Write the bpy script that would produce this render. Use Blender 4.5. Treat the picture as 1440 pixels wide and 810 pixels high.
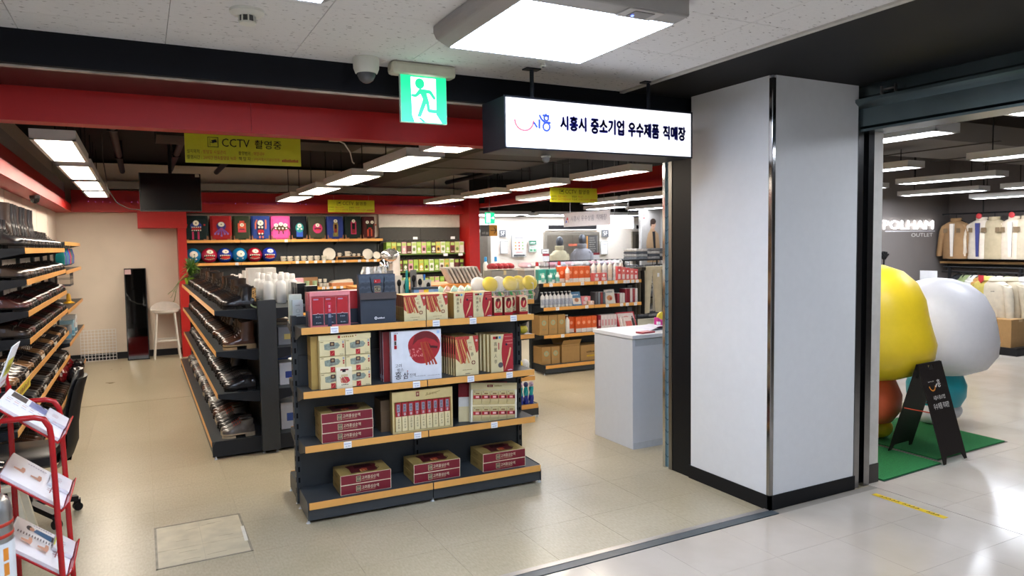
import bpy, math, random
from mathutils import Vector, Matrix

# ---------------------------------------------------------------- scene, camera, world, exposure
for o in list(bpy.data.objects):
    bpy.data.objects.remove(o)
SC = bpy.context.scene
COL = SC.collection
random.seed(7)

H = 1.8                                   # camera height above the floor
FPX, YAW, PITCH, ROLL = 1001.6, 0.479818, 0.0620283, -0.0144966
_f = Vector((math.sin(YAW)*math.cos(PITCH), math.cos(YAW)*math.cos(PITCH), -math.sin(PITCH)))
_r0 = Vector((math.cos(YAW), -math.sin(YAW), 0))
_u0 = _r0.cross(_f)
_r = _r0*math.cos(ROLL) + _u0*math.sin(ROLL)
_u = -_r0*math.sin(ROLL) + _u0*math.cos(ROLL)
cam_d = bpy.data.cameras.new('camera')
cam_d.sensor_width = 36.0
cam_d.lens = FPX/1440*36.0
cam_d.clip_start = 0.05
cam_d.dof.use_dof = True
cam_d.dof.focus_distance = 5.0
cam_d.dof.aperture_fstop = 3.2
cam = bpy.data.objects.new('camera', cam_d)
COL.objects.link(cam)
cam.matrix_world = Matrix(((_r.x, _u.x, -_f.x, 0), (_r.y, _u.y, -_f.y, 0), (_r.z, _u.z, -_f.z, H), (0, 0, 0, 1)))
SC.camera = cam

W = bpy.data.worlds.new('world')
SC.world = W
W.use_nodes = True
W.node_tree.nodes['Background'].inputs[0].default_value = (0, 0, 0, 1)   # indoors: no sky, only the lamps
W.node_tree.nodes['Background'].inputs[1].default_value = 0.0
SC.view_settings.view_transform = 'Standard'
SC.view_settings.look = 'None'
SC.view_settings.gamma = 1
SC.view_settings.use_curve_mapping = False
SC.view_settings.exposure = 1.12
PANEL = 16.0                               # emission of the shop's ceiling panels
SC.cycles.max_bounces = 8
SC.cycles.transparent_max_bounces = 12
SC.cycles.sample_clamp_indirect = 6.0


def ray(x, y):
    return _f*FPX + _r*(x-720) - _u*(y-405)


def P(x, y, z=0.0):                       # photo pixel -> point on the level plane z
    d = ray(x, y)
    return Vector((0, 0, H)) + d*((z-H)/d.z)


def PY(x, y, Y):                          # photo pixel -> point on the upright plane Y
    d = ray(x, y)
    return Vector((0, 0, H)) + d*(Y/d.y)


def PX(x, y, X):
    d = ray(x, y)
    return Vector((0, 0, H)) + d*(X/d.x)


# ---------------------------------------------------------------- materials
def lin(h):
    h = h.lstrip('#')
    out = []
    for i in (0, 2, 4):
        c = int(h[i:i+2], 16)/255
        out.append(c/12.92 if c <= 0.04045 else ((c+0.055)/1.055)**2.4)
    return out


_mc = {}


def M(hexc, r=0.5, m=0.0, e=0.0, var=0.05, sc=18.0, bump=0.0, bsc=60.0, coat=0.0, alpha=1.0, trans=0.0):
    k = (hexc, r, m, e, var, sc, bump, bsc, coat, alpha, trans)
    if k in _mc:
        return _mc[k]
    mt = bpy.data.materials.new('mat_'+hexc.strip('#'))
    mt.use_nodes = True
    nt = mt.node_tree
    b = nt.nodes['Principled BSDF']
    c = lin(hexc)
    b.inputs['Roughness'].default_value = r
    b.inputs['Metallic'].default_value = m
    b.inputs['Coat Weight'].default_value = coat
    if max(c) < 0.03 and r > 0.33:
        b.inputs['Specular IOR Level'].default_value = 0.22
    b.inputs['Alpha'].default_value = alpha
    b.inputs['Transmission Weight'].default_value = trans
    if e:
        b.inputs['Base Color'].default_value = (*c, 1)
        b.inputs['Emission Color'].default_value = (*c, 1)
        b.inputs['Emission Strength'].default_value = e
    else:
        tc = nt.nodes.new('ShaderNodeTexCoord')
        nz = nt.nodes.new('ShaderNodeTexNoise')
        nz.inputs['Scale'].default_value = sc
        nz.inputs['Detail'].default_value = 3
        mr = nt.nodes.new('ShaderNodeMapRange')
        mr.inputs['From Min'].default_value = 0.3
        mr.inputs['From Max'].default_value = 0.7
        mr.inputs['To Min'].default_value = 1-var
        mr.inputs['To Max'].default_value = 1+var
        hs = nt.nodes.new('ShaderNodeHueSaturation')
        hs.inputs['Color'].default_value = (*c, 1)
        nt.links.new(tc.outputs['Object'], nz.inputs['Vector'])
        nt.links.new(nz.outputs['Fac'], mr.inputs['Value'])
        nt.links.new(mr.outputs['Result'], hs.inputs['Value'])
        nt.links.new(hs.outputs['Color'], b.inputs['Base Color'])
        if bump:
            n2 = nt.nodes.new('ShaderNodeTexNoise')
            n2.inputs['Scale'].default_value = bsc
            bp = nt.nodes.new('ShaderNodeBump')
            bp.inputs['Strength'].default_value = bump
            bp.inputs['Distance'].default_value = 0.01
            nt.links.new(tc.outputs['Object'], n2.inputs['Vector'])
            nt.links.new(n2.outputs['Fac'], bp.inputs['Height'])
            nt.links.new(bp.outputs['Normal'], b.inputs['Normal'])
    _mc[k] = mt
    return mt


def node_mat(name, fn):
    mt = bpy.data.materials.new(name)
    mt.use_nodes = True
    nt = mt.node_tree
    fn(nt, nt.nodes['Principled BSDF'], nt.nodes.new('ShaderNodeTexCoord'))
    return mt


def _ramp(nt, stops):
    rp = nt.nodes.new('ShaderNodeValToRGB')
    el = rp.color_ramp.elements
    while len(el) < len(stops):
        el.new(0.5)
    for e_, (p, c) in zip(el, stops):
        e_.position = p
        e_.color = (*lin(c), 1)
    return rp


def _ceil_tile(nt, b, tc):
    # mineral-fibre tile: pale board with short dark fissures and pin holes
    mp = nt.nodes.new('ShaderNodeMapping')
    mp.inputs['Scale'].default_value = (1.0, 2.6, 1.0)
    geo = nt.nodes.new('ShaderNodeNewGeometry')
    nt.links.new(geo.outputs['Position'], mp.inputs['Vector'])
    vz = nt.nodes.new('ShaderNodeTexNoise')
    vz.inputs['Scale'].default_value = 30
    vz.inputs['Detail'].default_value = 2.5
    vz.inputs['Roughness'].default_value = 0.45
    nt.links.new(mp.outputs['Vector'], vz.inputs['Vector'])
    rp = _ramp(nt, [(0.0, '#5f5c58'), (0.30, '#84817e'), (0.335, '#dedddc'), (1.0, '#e4e3e2')])
    nt.links.new(vz.outputs['Fac'], rp.inputs['Fac'])
    nt.links.new(rp.outputs['Color'], b.inputs['Base Color'])
    b.inputs['Roughness'].default_value = 0.9


def _vinyl(nt, b, tc):
    geo = nt.nodes.new('ShaderNodeNewGeometry')
    n1 = nt.nodes.new('ShaderNodeTexNoise')
    n1.inputs['Scale'].default_value = 1.6
    n1.inputs['Detail'].default_value = 5
    mp = nt.nodes.new('ShaderNodeMapping')
    mp.inputs['Scale'].default_value = (14, 5, 5)
    n2 = nt.nodes.new('ShaderNodeTexNoise')
    n2.inputs['Scale'].default_value = 6
    n2.inputs['Detail'].default_value = 4
    nt.links.new(geo.outputs['Position'], n1.inputs['Vector'])
    nt.links.new(geo.outputs['Position'], mp.inputs['Vector'])
    nt.links.new(mp.outputs['Vector'], n2.inputs['Vector'])
    r1 = _ramp(nt, [(0.3, '#aea48a'), (0.7, '#bbb29b')])
    r2 = _ramp(nt, [(0.3, '#d6d0c4'), (0.7, '#ffffff')])
    mx = nt.nodes.new('ShaderNodeMix')
    mx.data_type = 'RGBA'
    mx.blend_type = 'MULTIPLY'
    mx.inputs[0].default_value = 0.55
    nt.links.new(n1.outputs['Fac'], r1.inputs['Fac'])
    nt.links.new(n2.outputs['Fac'], r2.inputs['Fac'])
    nt.links.new(r1.outputs['Color'], mx.inputs[6])
    nt.links.new(r2.outputs['Color'], mx.inputs[7])
    nt.links.new(mx.outputs[2], b.inputs['Base Color'])
    mr = nt.nodes.new('ShaderNodeMapRange')
    mr.inputs['To Min'].default_value = 0.22
    mr.inputs['To Max'].default_value = 0.42
    nt.links.new(n1.outputs['Fac'], mr.inputs['Value'])
    nt.links.new(mr.outputs['Result'], b.inputs['Roughness'])
    bp = nt.nodes.new('ShaderNodeBump')
    bp.inputs['Strength'].default_value = 0.08
    bp.inputs['Distance'].default_value = 0.01
    nt.links.new(n1.outputs['Fac'], bp.inputs['Height'])
    nt.links.new(bp.outputs['Normal'], b.inputs['Normal'])


def _corr(nt, b, tc):
    geo = nt.nodes.new('ShaderNodeNewGeometry')
    n1 = nt.nodes.new('ShaderNodeTexNoise')
    n1.inputs['Scale'].default_value = 2.2
    n1.inputs['Detail'].default_value = 6
    nt.links.new(geo.outputs['Position'], n1.inputs['Vector'])
    r1 = _ramp(nt, [(0.3, '#beb3a5'), (0.7, '#cbc1b4')])
    nt.links.new(n1.outputs['Fac'], r1.inputs['Fac'])
    nt.links.new(r1.outputs['Color'], b.inputs['Base Color'])
    b.inputs['Roughness'].default_value = 0.14
    bp = nt.nodes.new('ShaderNodeBump')
    bp.inputs['Strength'].default_value = 0.10
    bp.inputs['Distance'].default_value = 0.01
    nt.links.new(n1.outputs['Fac'], bp.inputs['Height'])
    nt.links.new(bp.outputs['Normal'], b.inputs['Normal'])


CEIL = node_mat('ceiling_board', _ceil_tile)
VINYL = node_mat('vinyl', _vinyl)
CORR = node_mat('corridor_tile', _corr)
CHAR = M('#33383c', 0.45)                 # charcoal powder coat of the gondolas
CHAR2 = M('#262a30', 0.4)
ORANGE = M('#e6a858', 0.35, var=0.03)
RED = M('#b01410', 0.5, var=0.04)
BLACK = M('#16171a', 0.45)
WHITE = M('#e9eaec', 0.4, var=0.02)
CHROME = M('#c9cbcc', 0.12, 1.0, var=0.02)
STEEL = M('#8e8c88', 0.3, 1.0, var=0.04)
LAMPW = M('#d8d6d2', 0.45, var=0.02)
LAMP = M('#fff1de', 0.5, e=PANEL)
LAMPN = M('#eef4ff', 0.5, e=PANEL*.85)
PAPER = M('#f2f3f6', 0.6, var=0.02)
INK = M('#2a2a34', 0.6)


# ---------------------------------------------------------------- mesh builder
_tc = {}


def text_mesh(s):
    if s in _tc:
        return _tc[s]
    c = bpy.data.curves.new('lettering', 'FONT')
    c.body = s
    c.resolution_u = 2
    o = bpy.data.objects.new('lettering', c)
    COL.objects.link(o)
    bpy.context.view_layer.update()
    me = bpy.data.meshes.new_from_object(o.evaluated_get(bpy.context.evaluated_depsgraph_get()))
    v = [(q.co.x, q.co.y) for q in me.vertices]
    f = [tuple(p.vertices) for p in me.polygons]
    x0, x1 = min(q[0] for q in v), max(q[0] for q in v)
    y0, y1 = min(q[1] for q in v), max(q[1] for q in v)
    v = [((q[0]-x0)/(x1-x0), (q[1]-y0)/(y1-y0)) for q in v]
    bpy.data.meshes.remove(me)
    bpy.data.objects.remove(o)
    bpy.data.curves.remove(c)
    _tc[s] = (v, f)
    return _tc[s]


class G:
    def __init__(self):
        self.v, self.f, self.mi, self.mats = [], [], [], []
        self.X = None                     # optional matrix applied to what is added

    def _m(self, m):
        if m not in self.mats:
            self.mats.append(m)
        return self.mats.index(m)

    def add(self, vs, fs, m):
        n = len(self.v)
        for q in vs:
            q = Vector(q)
            self.v.append(tuple(self.X @ q) if self.X is not None else tuple(q))
        k = self._m(m)
        for f in fs:
            self.f.append(tuple(n+i for i in f))
            self.mi.append(k)
        return self

    def box(self, x0, x1, y0, y1, z0, z1, m):
        return self.add([(x0, y0, z0), (x1, y0, z0), (x1, y1, z0), (x0, y1, z0), (x0, y0, z1), (x1, y0, z1), (x1, y1, z1), (x0, y1, z1)],
                        [(3, 2, 1, 0), (4, 5, 6, 7), (0, 1, 5, 4), (1, 2, 6, 5), (2, 3, 7, 6), (3, 0, 4, 7)], m)

    def poly(self, pts, m):
        return self.add(pts, [tuple(range(len(pts)))], m)

    def prism(self, pts, d, m):           # polygon of 3D points pushed along d
        n = len(pts)
        d = Vector(d)
        vs = [Vector(p) for p in pts]
        vs += [p+d for p in vs]
        fs = [tuple(reversed(range(n))), tuple(range(n, 2*n))]
        fs += [(i, (i+1) % n, n+(i+1) % n, n+i) for i in range(n)]
        return self.add(vs, fs, m)

    def rings(self, rings, m, cap0=True, cap1=True):
        n = len(rings[0])
        vs = [p for r_ in rings for p in r_]
        fs = []
        for k in range(len(rings)-1):
            for i in range(n):
                j = (i+1) % n
                fs.append((k*n+i, k*n+j, (k+1)*n+j, (k+1)*n+i))
        if cap0:
            fs.append(tuple(reversed(range(n))))
        if cap1:
            fs.append(tuple(range((len(rings)-1)*n, len(rings)*n)))
        return self.add(vs, fs, m)

    def lathe(self, prof, m, c=(0, 0, 0), n=16, sx=1.0, sy=1.0):
        rs = []
        for r_, z in prof:
            rs.append([(c[0]+r_*sx*math.cos(2*math.pi*i/n), c[1]+r_*sy*math.sin(2*math.pi*i/n), c[2]+z) for i in range(n)])
        return self.rings(rs, m)

    def ball(self, c, rx, ry, rz, m, n=16, k=10):
        pr = [(max(1e-4, math.sin(math.pi*i/k)), -math.cos(math.pi*i/k)) for i in range(k+1)]
        rs = [[(c[0]+a*rx*math.cos(2*math.pi*i/n), c[1]+a*ry*math.sin(2*math.pi*i/n), c[2]+b*rz) for i in range(n)] for a, b in pr]
        return self.rings(rs, m)

    def tube(self, path, r_, m, n=8, close=False):
        path = [Vector(p) for p in path]
        rs = []
        for i, p in enumerate(path):
            a = path[max(0, i-1)]
            b = path[min(len(path)-1, i+1)]
            t = (b-a).normalized()
            ref = Vector((0, 0, 1)) if abs(t.z) < 0.9 else Vector((1, 0, 0))
            s = t.cross(ref).normalized()
            w = s.cross(t)
            rr = r_[i] if isinstance(r_, (list, tuple)) else r_
            rs.append([p + s*rr*math.cos(2*math.pi*k/n) + w*rr*math.sin(2*math.pi*k/n) for k in range(n)])
        return self.rings(rs, m)

    def bar(self, a, b, w, h, m):         # square bar between two points
        a, b = Vector(a), Vector(b)
        t = (b-a).normalized()
        ref = Vector((0, 0, 1)) if abs(t.z) < 0.9 else Vector((1, 0, 0))
        s = t.cross(ref).normalized()*w/2
        u_ = s.normalized().cross(t)*h/2
        return self.rings([[a-s-u_, a+s-u_, a+s+u_, a-s+u_], [b-s-u_, b+s-u_, b+s+u_, b-s+u_]], m)

    def mesh(self, name, smooth=False):
        me = bpy.data.meshes.new(name)
        me.from_pydata(self.v, [], self.f)
        for m in self.mats:
            me.materials.append(m)
        me.polygons.foreach_set('material_index', self.mi)
        if smooth:
            me.polygons.foreach_set('use_smooth', [True]*len(self.f))
            me.set_sharp_from_angle(angle=math.radians(42))
        me.update()
        return me

    def build(self, name, parent=None, smooth=False, bev=0.0, kind=None, label=None, loc=None, rz=0.0):
        o = bpy.data.objects.new(name, self.mesh(name, smooth))
        COL.objects.link(o)
        o.parent = parent
        if loc is not None:
            o.location = loc
        o.rotation_euler.z = rz
        if bev:
            md = o.modifiers.new('bevel', 'BEVEL')
            md.width = bev
            md.segments = 2
            md.limit_method = 'ANGLE'
        if kind:
            o['kind'] = kind
        if label:
            o['label'] = label
        return o


class Face:
    """flat print on a plane: origin O, axes U (across) and V (up); each call sits a hair above the last"""
    def __init__(self, g, O, U, V, step=0.0004):
        self.g, self.O, self.U, self.V = g, Vector(O), Vector(U).normalized(), Vector(V).normalized()
        self.N = self.U.cross(self.V)
        self.k, self.step = 1, step
        self.su = self.sv = 1.0

    def pt(self, u, v):
        return self.O + self.U*(u*self.su) + self.V*(v*self.sv) + self.N*(self.k*self.step)

    def poly(self, pts, m):
        self.g.poly([self.pt(*p) for p in pts], m)
        self.k += 1
        return self

    def rect(self, u0, v0, u1, v1, m):
        return self.poly([(u0, v0), (u1, v0), (u1, v1), (u0, v1)], m)

    def frame(self, u0, v0, u1, v1, w, m):
        for q in ((u0, v0, u1, v0+w), (u0, v1-w, u1, v1), (u0, v0+w, u0+w, v1-w), (u1-w, v0+w, u1, v1-w)):
            self.g.poly([self.pt(q[0], q[1]), self.pt(q[2], q[1]), self.pt(q[2], q[3]), self.pt(q[0], q[3])], m)
        self.k += 1
        return self

    def ell(self, cu, cv, ru, rv, m, n=18, a0=0.0, a1=2*math.pi):
        return self.poly([(cu+ru*math.cos(a0+(a1-a0)*i/n), cv+rv*math.sin(a0+(a1-a0)*i/n)) for i in range(n if a1-a0 > 6.2 else n+1)], m)

    def line(self, pts, w, m):
        for (a, b), (c, d) in zip(pts[:-1], pts[1:]):
            L = math.hypot(c-a, d-b) or 1e-6
            nx, ny = -(d-b)/L*w/2, (c-a)/L*w/2
            self.g.poly([self.pt(a+nx, b+ny), self.pt(a-nx, b-ny), self.pt(c-nx, d-ny), self.pt(c+nx, d+ny)], m)
        self.k += 1
        return self

    def bars(self, u, v, w, h, n, m):     # print too small to read
        p_ = w/n
        for i in range(n):
            hh = h*(0.72+0.28*((i*7) % 3)/2)
            q = (u+i*p_, v, u+i*p_+p_*.68, v+hh)
            self.g.poly([self.pt(q[0], q[1]), self.pt(q[2], q[1]), self.pt(q[2], q[3]), self.pt(q[0], q[3])], m)
        self.k += 1
        return self

    def text(self, s, u, v, w, h, m):
        v_, f_ = text_mesh(s)
        self.g.add([self.pt(u+a*w, v+b*h) for a, b in v_], f_, m)
        self.k += 1
        return self


def tag(o, label, cat, group=None):
    o['label'] = label
    o['category'] = cat
    if group:
        o['group'] = group
    return o


def thing(name, label, cat, loc=(0, 0, 0), rz=0.0, group=None):
    o = bpy.data.objects.new(name, None)
    o.empty_display_size = 0.05
    COL.objects.link(o)
    o.location = loc
    o.rotation_euler.z = rz
    return tag(o, label, cat, group)


def dup(root, loc, rz=None, label=None, group=None):
    r_ = root.copy()
    COL.objects.link(r_)
    r_.location = loc
    if rz is not None:
        r_.rotation_euler.z = rz
    if label:
        r_['label'] = label
    if group:
        r_['group'] = group
    for ch in list(root.children):
        c = ch.copy()
        COL.objects.link(c)
        c.parent = r_
        for gch in ch.children:
            d = gch.copy()
            COL.objects.link(d)
            d.parent = c
    return r_


def struct(g, name, parent=None, **kw):
    o = g.build(name, parent, **kw)
    if parent is None:
        o['kind'] = 'structure'
    return o


ORD = ['first', 'second', 'third', 'fourth', 'fifth', 'sixth', 'seventh', 'eighth', 'ninth', 'tenth', 'eleventh', 'twelfth']

# ================================================================ THE SETTING
ZC = 2.862
# ---- floors
T = 0.508
g = G().box(-1.25, 4.66, 3.33, 4.6, -0.12, -0.003, M('#a39678', 0.8)).box(-1.25, 7.4, 4.6, 9.46, -0.12, -0.003, M('#a39678', 0.8))
g.box(-1.25, 14.5, 9.46, 14.6, -0.12, 0.0, VINYL)
fl = struct(g, 'floor')
tm = G().box(0.0005, T-0.0005, 0.0005, T-0.0005, -0.004, 0, VINYL).mesh('tile')


def tiles(parent, me, x0, x1, y0, y1, ox, oy, t, mk, skip=None, name='tile'):
    i0, i1 = math.floor((x0-ox)/t), math.ceil((x1-ox)/t)
    j0, j1 = math.floor((y0-oy)/t), math.ceil((y1-oy)/t)
    for i in range(i0, i1):
        for j in range(j0, j1):
            a, b = ox+i*t, oy+j*t
            xa, xb, ya, yb = max(a, x0), min(a+t, x1), max(b, y0), min(b+t, y1)
            if xb-xa < 0.02 or yb-ya < 0.02 or (skip and skip(a+t/2, b+t/2)):
                continue
            if xb-xa > t-0.01 and yb-ya > t-0.01:
                m_ = me
                lo = (a, b, 0)
            else:
                m_ = mk(xb-xa, yb-ya)
                lo = (xa, ya, 0)
            o = bpy.data.objects.new(name, m_)
            COL.objects.link(o)
            o.parent = parent
            o.location = lo


tiles(fl, tm, -1.25, 7.4, 3.38, 9.46, 0.01, 4.36, T,
      lambda w, d: G().box(0.0008, w-0.0008, 0.0008, d-0.0008, -0.004, 0, VINYL).mesh('tile'), skip=lambda x, y: x > 4.83 and y < 4.64)
# access hatch set in the vinyl: a frame and four plates
hx0, hx1, hy0, hy1 = 0.005, 0.525, 4.385, 5.06
ht = thing('floor_hatch', 'worn square access hatch of four plates set in the beige vinyl floor', 'hatch', (0, 0, 0.0))
HM = M('#c0b69c', 0.4, var=0.12, sc=9)
g = G()
for q in ((hx0, hx1, hy0, hy0+.012), (hx0, hx1, hy1-.012, hy1), (hx0, hx0+.012, hy0, hy1), (hx1-.012, hx1, hy0, hy1)):
    g.box(q[0], q[1], q[2], q[3], -0.002, 0.003, M('#8b8474', 0.5, var=0.25, sc=14))
g.build('frame', ht)
for a in (0, 1):
    for b_ in (0, 1):
        xa = hx0+.013+a*(hx1-hx0-.026)/2
        ya = hy0+.013+(0 if b_ == 0 else 0.24)
        yb = ya+(0.237 if b_ == 0 else hy1-hy0-.026-.243)
        G().box(xa+.001, xa+(hx1-hx0-.026)/2-.001, ya, yb, -0.002, 0.0022, HM).build('plate', ht)
g = G()
f = Face(g, (0, 0, 0.003), (1, 0, 0), (0, 1, 0))
rr = random.Random(3)
for k in range(9):
    u, v = rr.uniform(hx0+.02, hx1-.1), rr.uniform(hy0+.03, hy1-.03)
    f.line([(u, v), (u+.04, v+.006), (u+rr.uniform(.06, .1), v+rr.uniform(-.004, .01))], 0.003, M('#7d715c', 0.7))
f.line([(hx1-.02, hy0+.16), (hx1-.015, hy0+.42)], 0.02, M('#d9d6cc', 0.5))
g.build('crack', ht, kind='stuff')

g = G().box(-3.2, 14.5, -4.0, 3.33, -0.12, -0.003, M('#8f877b', 0.8))
g.box(4.66, 14.5, 3.33, 4.6, -0.12, -0.003, M('#8f877b', 0.8)).box(7.4, 14.5, 4.6, 9.46, -0.12, -0.003, M('#8f877b', 0.8))
fc = struct(g, 'floor_corridor')
T2 = 0.505
tm2 = G().box(0.0007, T2-0.0007, 0.0007, T2-0.0007, -0.004, 0, CORR).mesh('tile')
mk2 = lambda w, d: G().box(0.0007, w-0.0007, 0.0007, d-0.0007, -0.004, 0, CORR).mesh('tile')
tiles(fc, tm2, 0.6, 4.66, 1.3, 3.265, 3.645, 2.815, T2, mk2)
tiles(fc, tm2, 4.84, 9.7, 1.3, 4.6, 3.645, 2.815, T2, mk2)
tiles(fc, tm2, 4.66, 4.84, 1.3, 3.36, 3.645, 2.815, T2, mk2)
tiles(fc, tm2, 7.4, 9.7, 4.6, 6.6, 3.645, 2.815, T2, mk2)
g = G().box(-3.2, 0.6, -4.0, 3.265, -0.003, 0, CORR).box(0.6, 14.5, -4, 1.3, -0.003, 0, CORR)
g.box(9.7, 14.5, 1.3, 9.46, -0.003, 0, CORR).box(7.4, 9.7, 6.6, 9.46, -0.003, 0, CORR)
struct(g, 'floor_outer', fc)
g = G().box(-3.2, 3.66, 3.27, 3.335, -0.002, 0.004, M('#4c5459', 0.35, var=0.12))
struct(g, 'trim_1')
g = G().box(-3.2, 3.655, 3.335, 3.375, -0.002, 0.006, M('#b9b4b0', 0.3, 0.6))
struct(g, 'trim_2')

# ---- corridor ceiling: tiles under a slab, dark soffit beside it
cl = struct(G().box(-3.2, 3.05, -4.0, 4.17, ZC+.008, ZC+.1, M('#55524e', 0.9)).box(-3.2, 3.05, -4.0, 1.3, ZC, ZC+.008, CEIL), 'ceiling')
TC = 0.635
tcm = G().box(0.0015, TC-0.0015, 0.0015, TC-0.0015, ZC, ZC+.009, CEIL).mesh('ceiling_tile')
tiles(cl, tcm, -3.2, 3.05, 1.3, 4.17, 0.16, 1.97, TC,
      lambda w, d: G().box(0.0015, w-0.0015, 0.0015, d-0.0015, ZC, ZC+.009, CEIL).mesh('ceiling_tile'), name='ceiling_tile')
struct(G().box(3.05, 3.085, -4, 4.17, ZC-.012, ZC+.02, M('#bdbab3', 0.5)), 'trim_3')
struct(G().box(3.085, 4.86, -4, 4.2, ZC, ZC+.1, M('#0e0e0f', 0.62, var=0.15, sc=3)), 'ceiling_soffit')
# dark fascia over the shop front, shutter slot, soffit, red beam
struct(G().box(-3.2, 4.45, 4.17, 4.21, 2.70, ZC+.1, M('#0d1017', 0.65)), 'beam_fascia')
g = G().box(-3.2, 4.45, 4.212, 4.245, 2.692, 2.72, M('#b8ada0', 0.5, var=0.35, sc=7))
struct(g, 'trim_4')
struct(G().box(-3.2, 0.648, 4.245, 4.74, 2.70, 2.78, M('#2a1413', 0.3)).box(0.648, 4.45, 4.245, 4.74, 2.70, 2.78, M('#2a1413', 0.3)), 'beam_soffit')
rb = struct(G().box(-3.2, 4.45, 4.75, 4.86, 2.525, 3.0, RED), 'beam_red')
G().box(-3.2, 0.647, 4.735, 4.75, 2.522, 2.70, RED).build('panel', rb)
G().box(0.649, 4.45, 4.735, 4.75, 2.522, 2.70, RED).build('panel', rb)
G().box(-3.2, 4.45, 4.735, 4.87, 2.512, 2.522, RED).build('bottom_edge', rb)

# ---- pillar at the corner of the shop front
PW = M('#e2e4e6', 0.42, var=0.015)
pl = struct(G().box(3.66, 4.48, 3.35, 4.1, 0.0, ZC, M('#a9adb1', 0.6)), 'pillar')
G().box(3.644, 3.66, 3.365, 4.10, 0.1, ZC-.002, PW).build('panel', pl)
G().box(3.675, 4.475, 3.335, 3.35, 0.1, ZC-.002, PW).build('panel', pl)
G().box(3.640, 3.672, 3.331, 3.363, 0.1, ZC-.02, M('#a6a6a7', 0.12, 1.0)).build('corner_trim', pl, bev=0.004)
G().box(3.638, 3.66, 3.329, 4.12, 0.0, 0.1, BLACK).box(3.638, 4.49, 3.329, 3.35, 0.0, 0.1, BLACK).build('base_board', pl)
# black jamb and chrome shutter rail behind the pillar
jb = struct(G().box(3.65, 4.4, 4.10, 4.32, 0, 2.72, M('#121417', 0.35)), 'wall_jamb')
g = G().box(3.645, 3.70, 4.32, 4.36, 0, 2.7, STEEL).box(3.645, 3.70, 4.40, 4.43, 0, 2.7, CHROME).box(3.67, 3.70, 4.36, 4.40, 0, 2.7, M('#8db4c4', 0.35, 0.3))
g.build('shutter_rail', jb)
g = G()
f = Face(g, (3.668, 4.40, 0), (0, -1, 0), (0, 0, 1))
for k in range(26):
    f.line([(0, 0.08+k*.1), (0.04, 0.11+k*.1)], 0.006, M('#3f6b80', 0.5))
g.build('rail_marking', jb)
# jamb of the clothes shop: steel guide, slot, pale post with a dark foot; shutter housing above
jr = struct(G().box(4.66, 4.785, 3.36, 3.43, 0.14, 2.6, M('#cfccc6', 0.45)), 'wall_post')
G().box(4.655, 4.788, 3.355, 3.433, 0, 0.14, M('#3a3634', 0.5)).build('base_board', jr)
G().box(4.49, 4.545, 3.34, 3.5, 0, 2.62, M('#98989a', 0.2, 1.0)).box(4.60, 4.66, 3.34, 3.5, 0, 2.62, M('#98989a', 0.2, 1.0)).box(4.545, 4.60, 3.40, 3.5, 0, 2.62, BLACK).build('shutter_guide', jr)
HS = M('#6f7d80', 0.25, 0.9, var=0.12, sc=5)
g = G()
prof = [(4.50, 2.58), (4.50, 2.70), (4.44, 2.74), (4.44, 2.76), (4.52, 2.79), (4.52, 2.862), (4.84, 2.862), (4.84, 2.56), (4.56, 2.56)]
g.prism([(x, 3.40, z) for x, z in prof], (0, -7.0, 0), HS)
sh = struct(g, 'beam_shutter')
G().box(4.50, 4.60, -3.6, 3.39, 2.545, 2.562, HS).build('lip', sh)
G().box(4.455, 4.475, 3.05, 3.16, 2.79, 2.80, STEEL).box(4.455, 4.475, 3.05, 3.06, 2.77, 2.82, STEEL).box(4.455, 4.475, 3.15, 3.16, 2.77, 2.82, STEEL).build('bracket', sh)

# ---- shop shell
CREAM = M('#ddd0c0', 0.7, var=0.03, sc=3)
wl = struct(G().box(-1.3, -1.17, 4.87, 13.4, 0, 3.2, M('#b8afa4', 0.7)), 'wall_left')
for k in range(7):                         # board panels with red joints
    y0 = 4.9+k*1.2
    G().box(-1.17, -1.155, y0, min(y0+1.17, 13.36), 0.1, 2.4, M('#dfd4c7', 0.65, var=0.03)).build('panel', wl)
    G().box(-1.17, -1.16, y0+1.17, min(y0+1.2, 13.36), 0.1, 2.4, RED).build('joint', wl)
wb = struct(G().box(-1.3, 6.0, 13.36, 13.5, 0, 3.2, CREAM), 'wall_back')
struct(G().box(-1.16, 0.6, 13.345, 13.362, 0, 0.11, M('#23262b', 0.5)), 'baseboard_back')
struct(G().box(-1.155, -0.93, 4.87, 13.36, 2.40, 2.52, RED).box(-1.155, -1.02, 4.87, 13.36, 2.52, 2.72, RED).box(-1.03, -1.02, 4.87, 13.3, 2.72, 2.86, M('#8e8b88', 0.6)), 'beam_left')
g = G().box(-0.93, 5.9, 13.12, 13.36, 2.40, 2.56, RED).box(-0.93, 5.9, 13.22, 13.36, 2.56, 2.75, RED).box(-0.9, 5.9, 13.2, 13.36, 2.78, 2.9, M('#8e8b88', 0.6))
bb = struct(g, 'beam_back')
g = G()
for k in range(66):
    g.box(-0.8+k*.1, -0.795+k*.1, 13.21, 13.216, 2.561, 2.566, M('#b58cff', 0.5, e=9))
g.build('led_strip', bb)
struct(G().box(-0.02, 0.70, 12.92, 13.36, 2.14, 2.40, RED), 'beam_drop')
struct(G().box(0.56, 0.69, 12.95, 13.36, 0, 2.4, RED), 'column_1')
struct(G().box(5.76, 5.98, 12.85, 13.4, 0, 2.75, RED), 'column_2')
br = struct(G().box(5.98, 6.12, 4.6, 12.85, 2.52, 2.60, RED).box(6.10, 6.2, 4.6, 12.85, 2.60, 2.80, RED), 'beam_side')
g = G()
for k in range(80):
    g.box(6.088, 6.094, 4.7+k*.1, 4.705+k*.1, 2.601, 2.606, M('#b58cff', 0.5, e=9))
g.build('led_strip', br)
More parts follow.
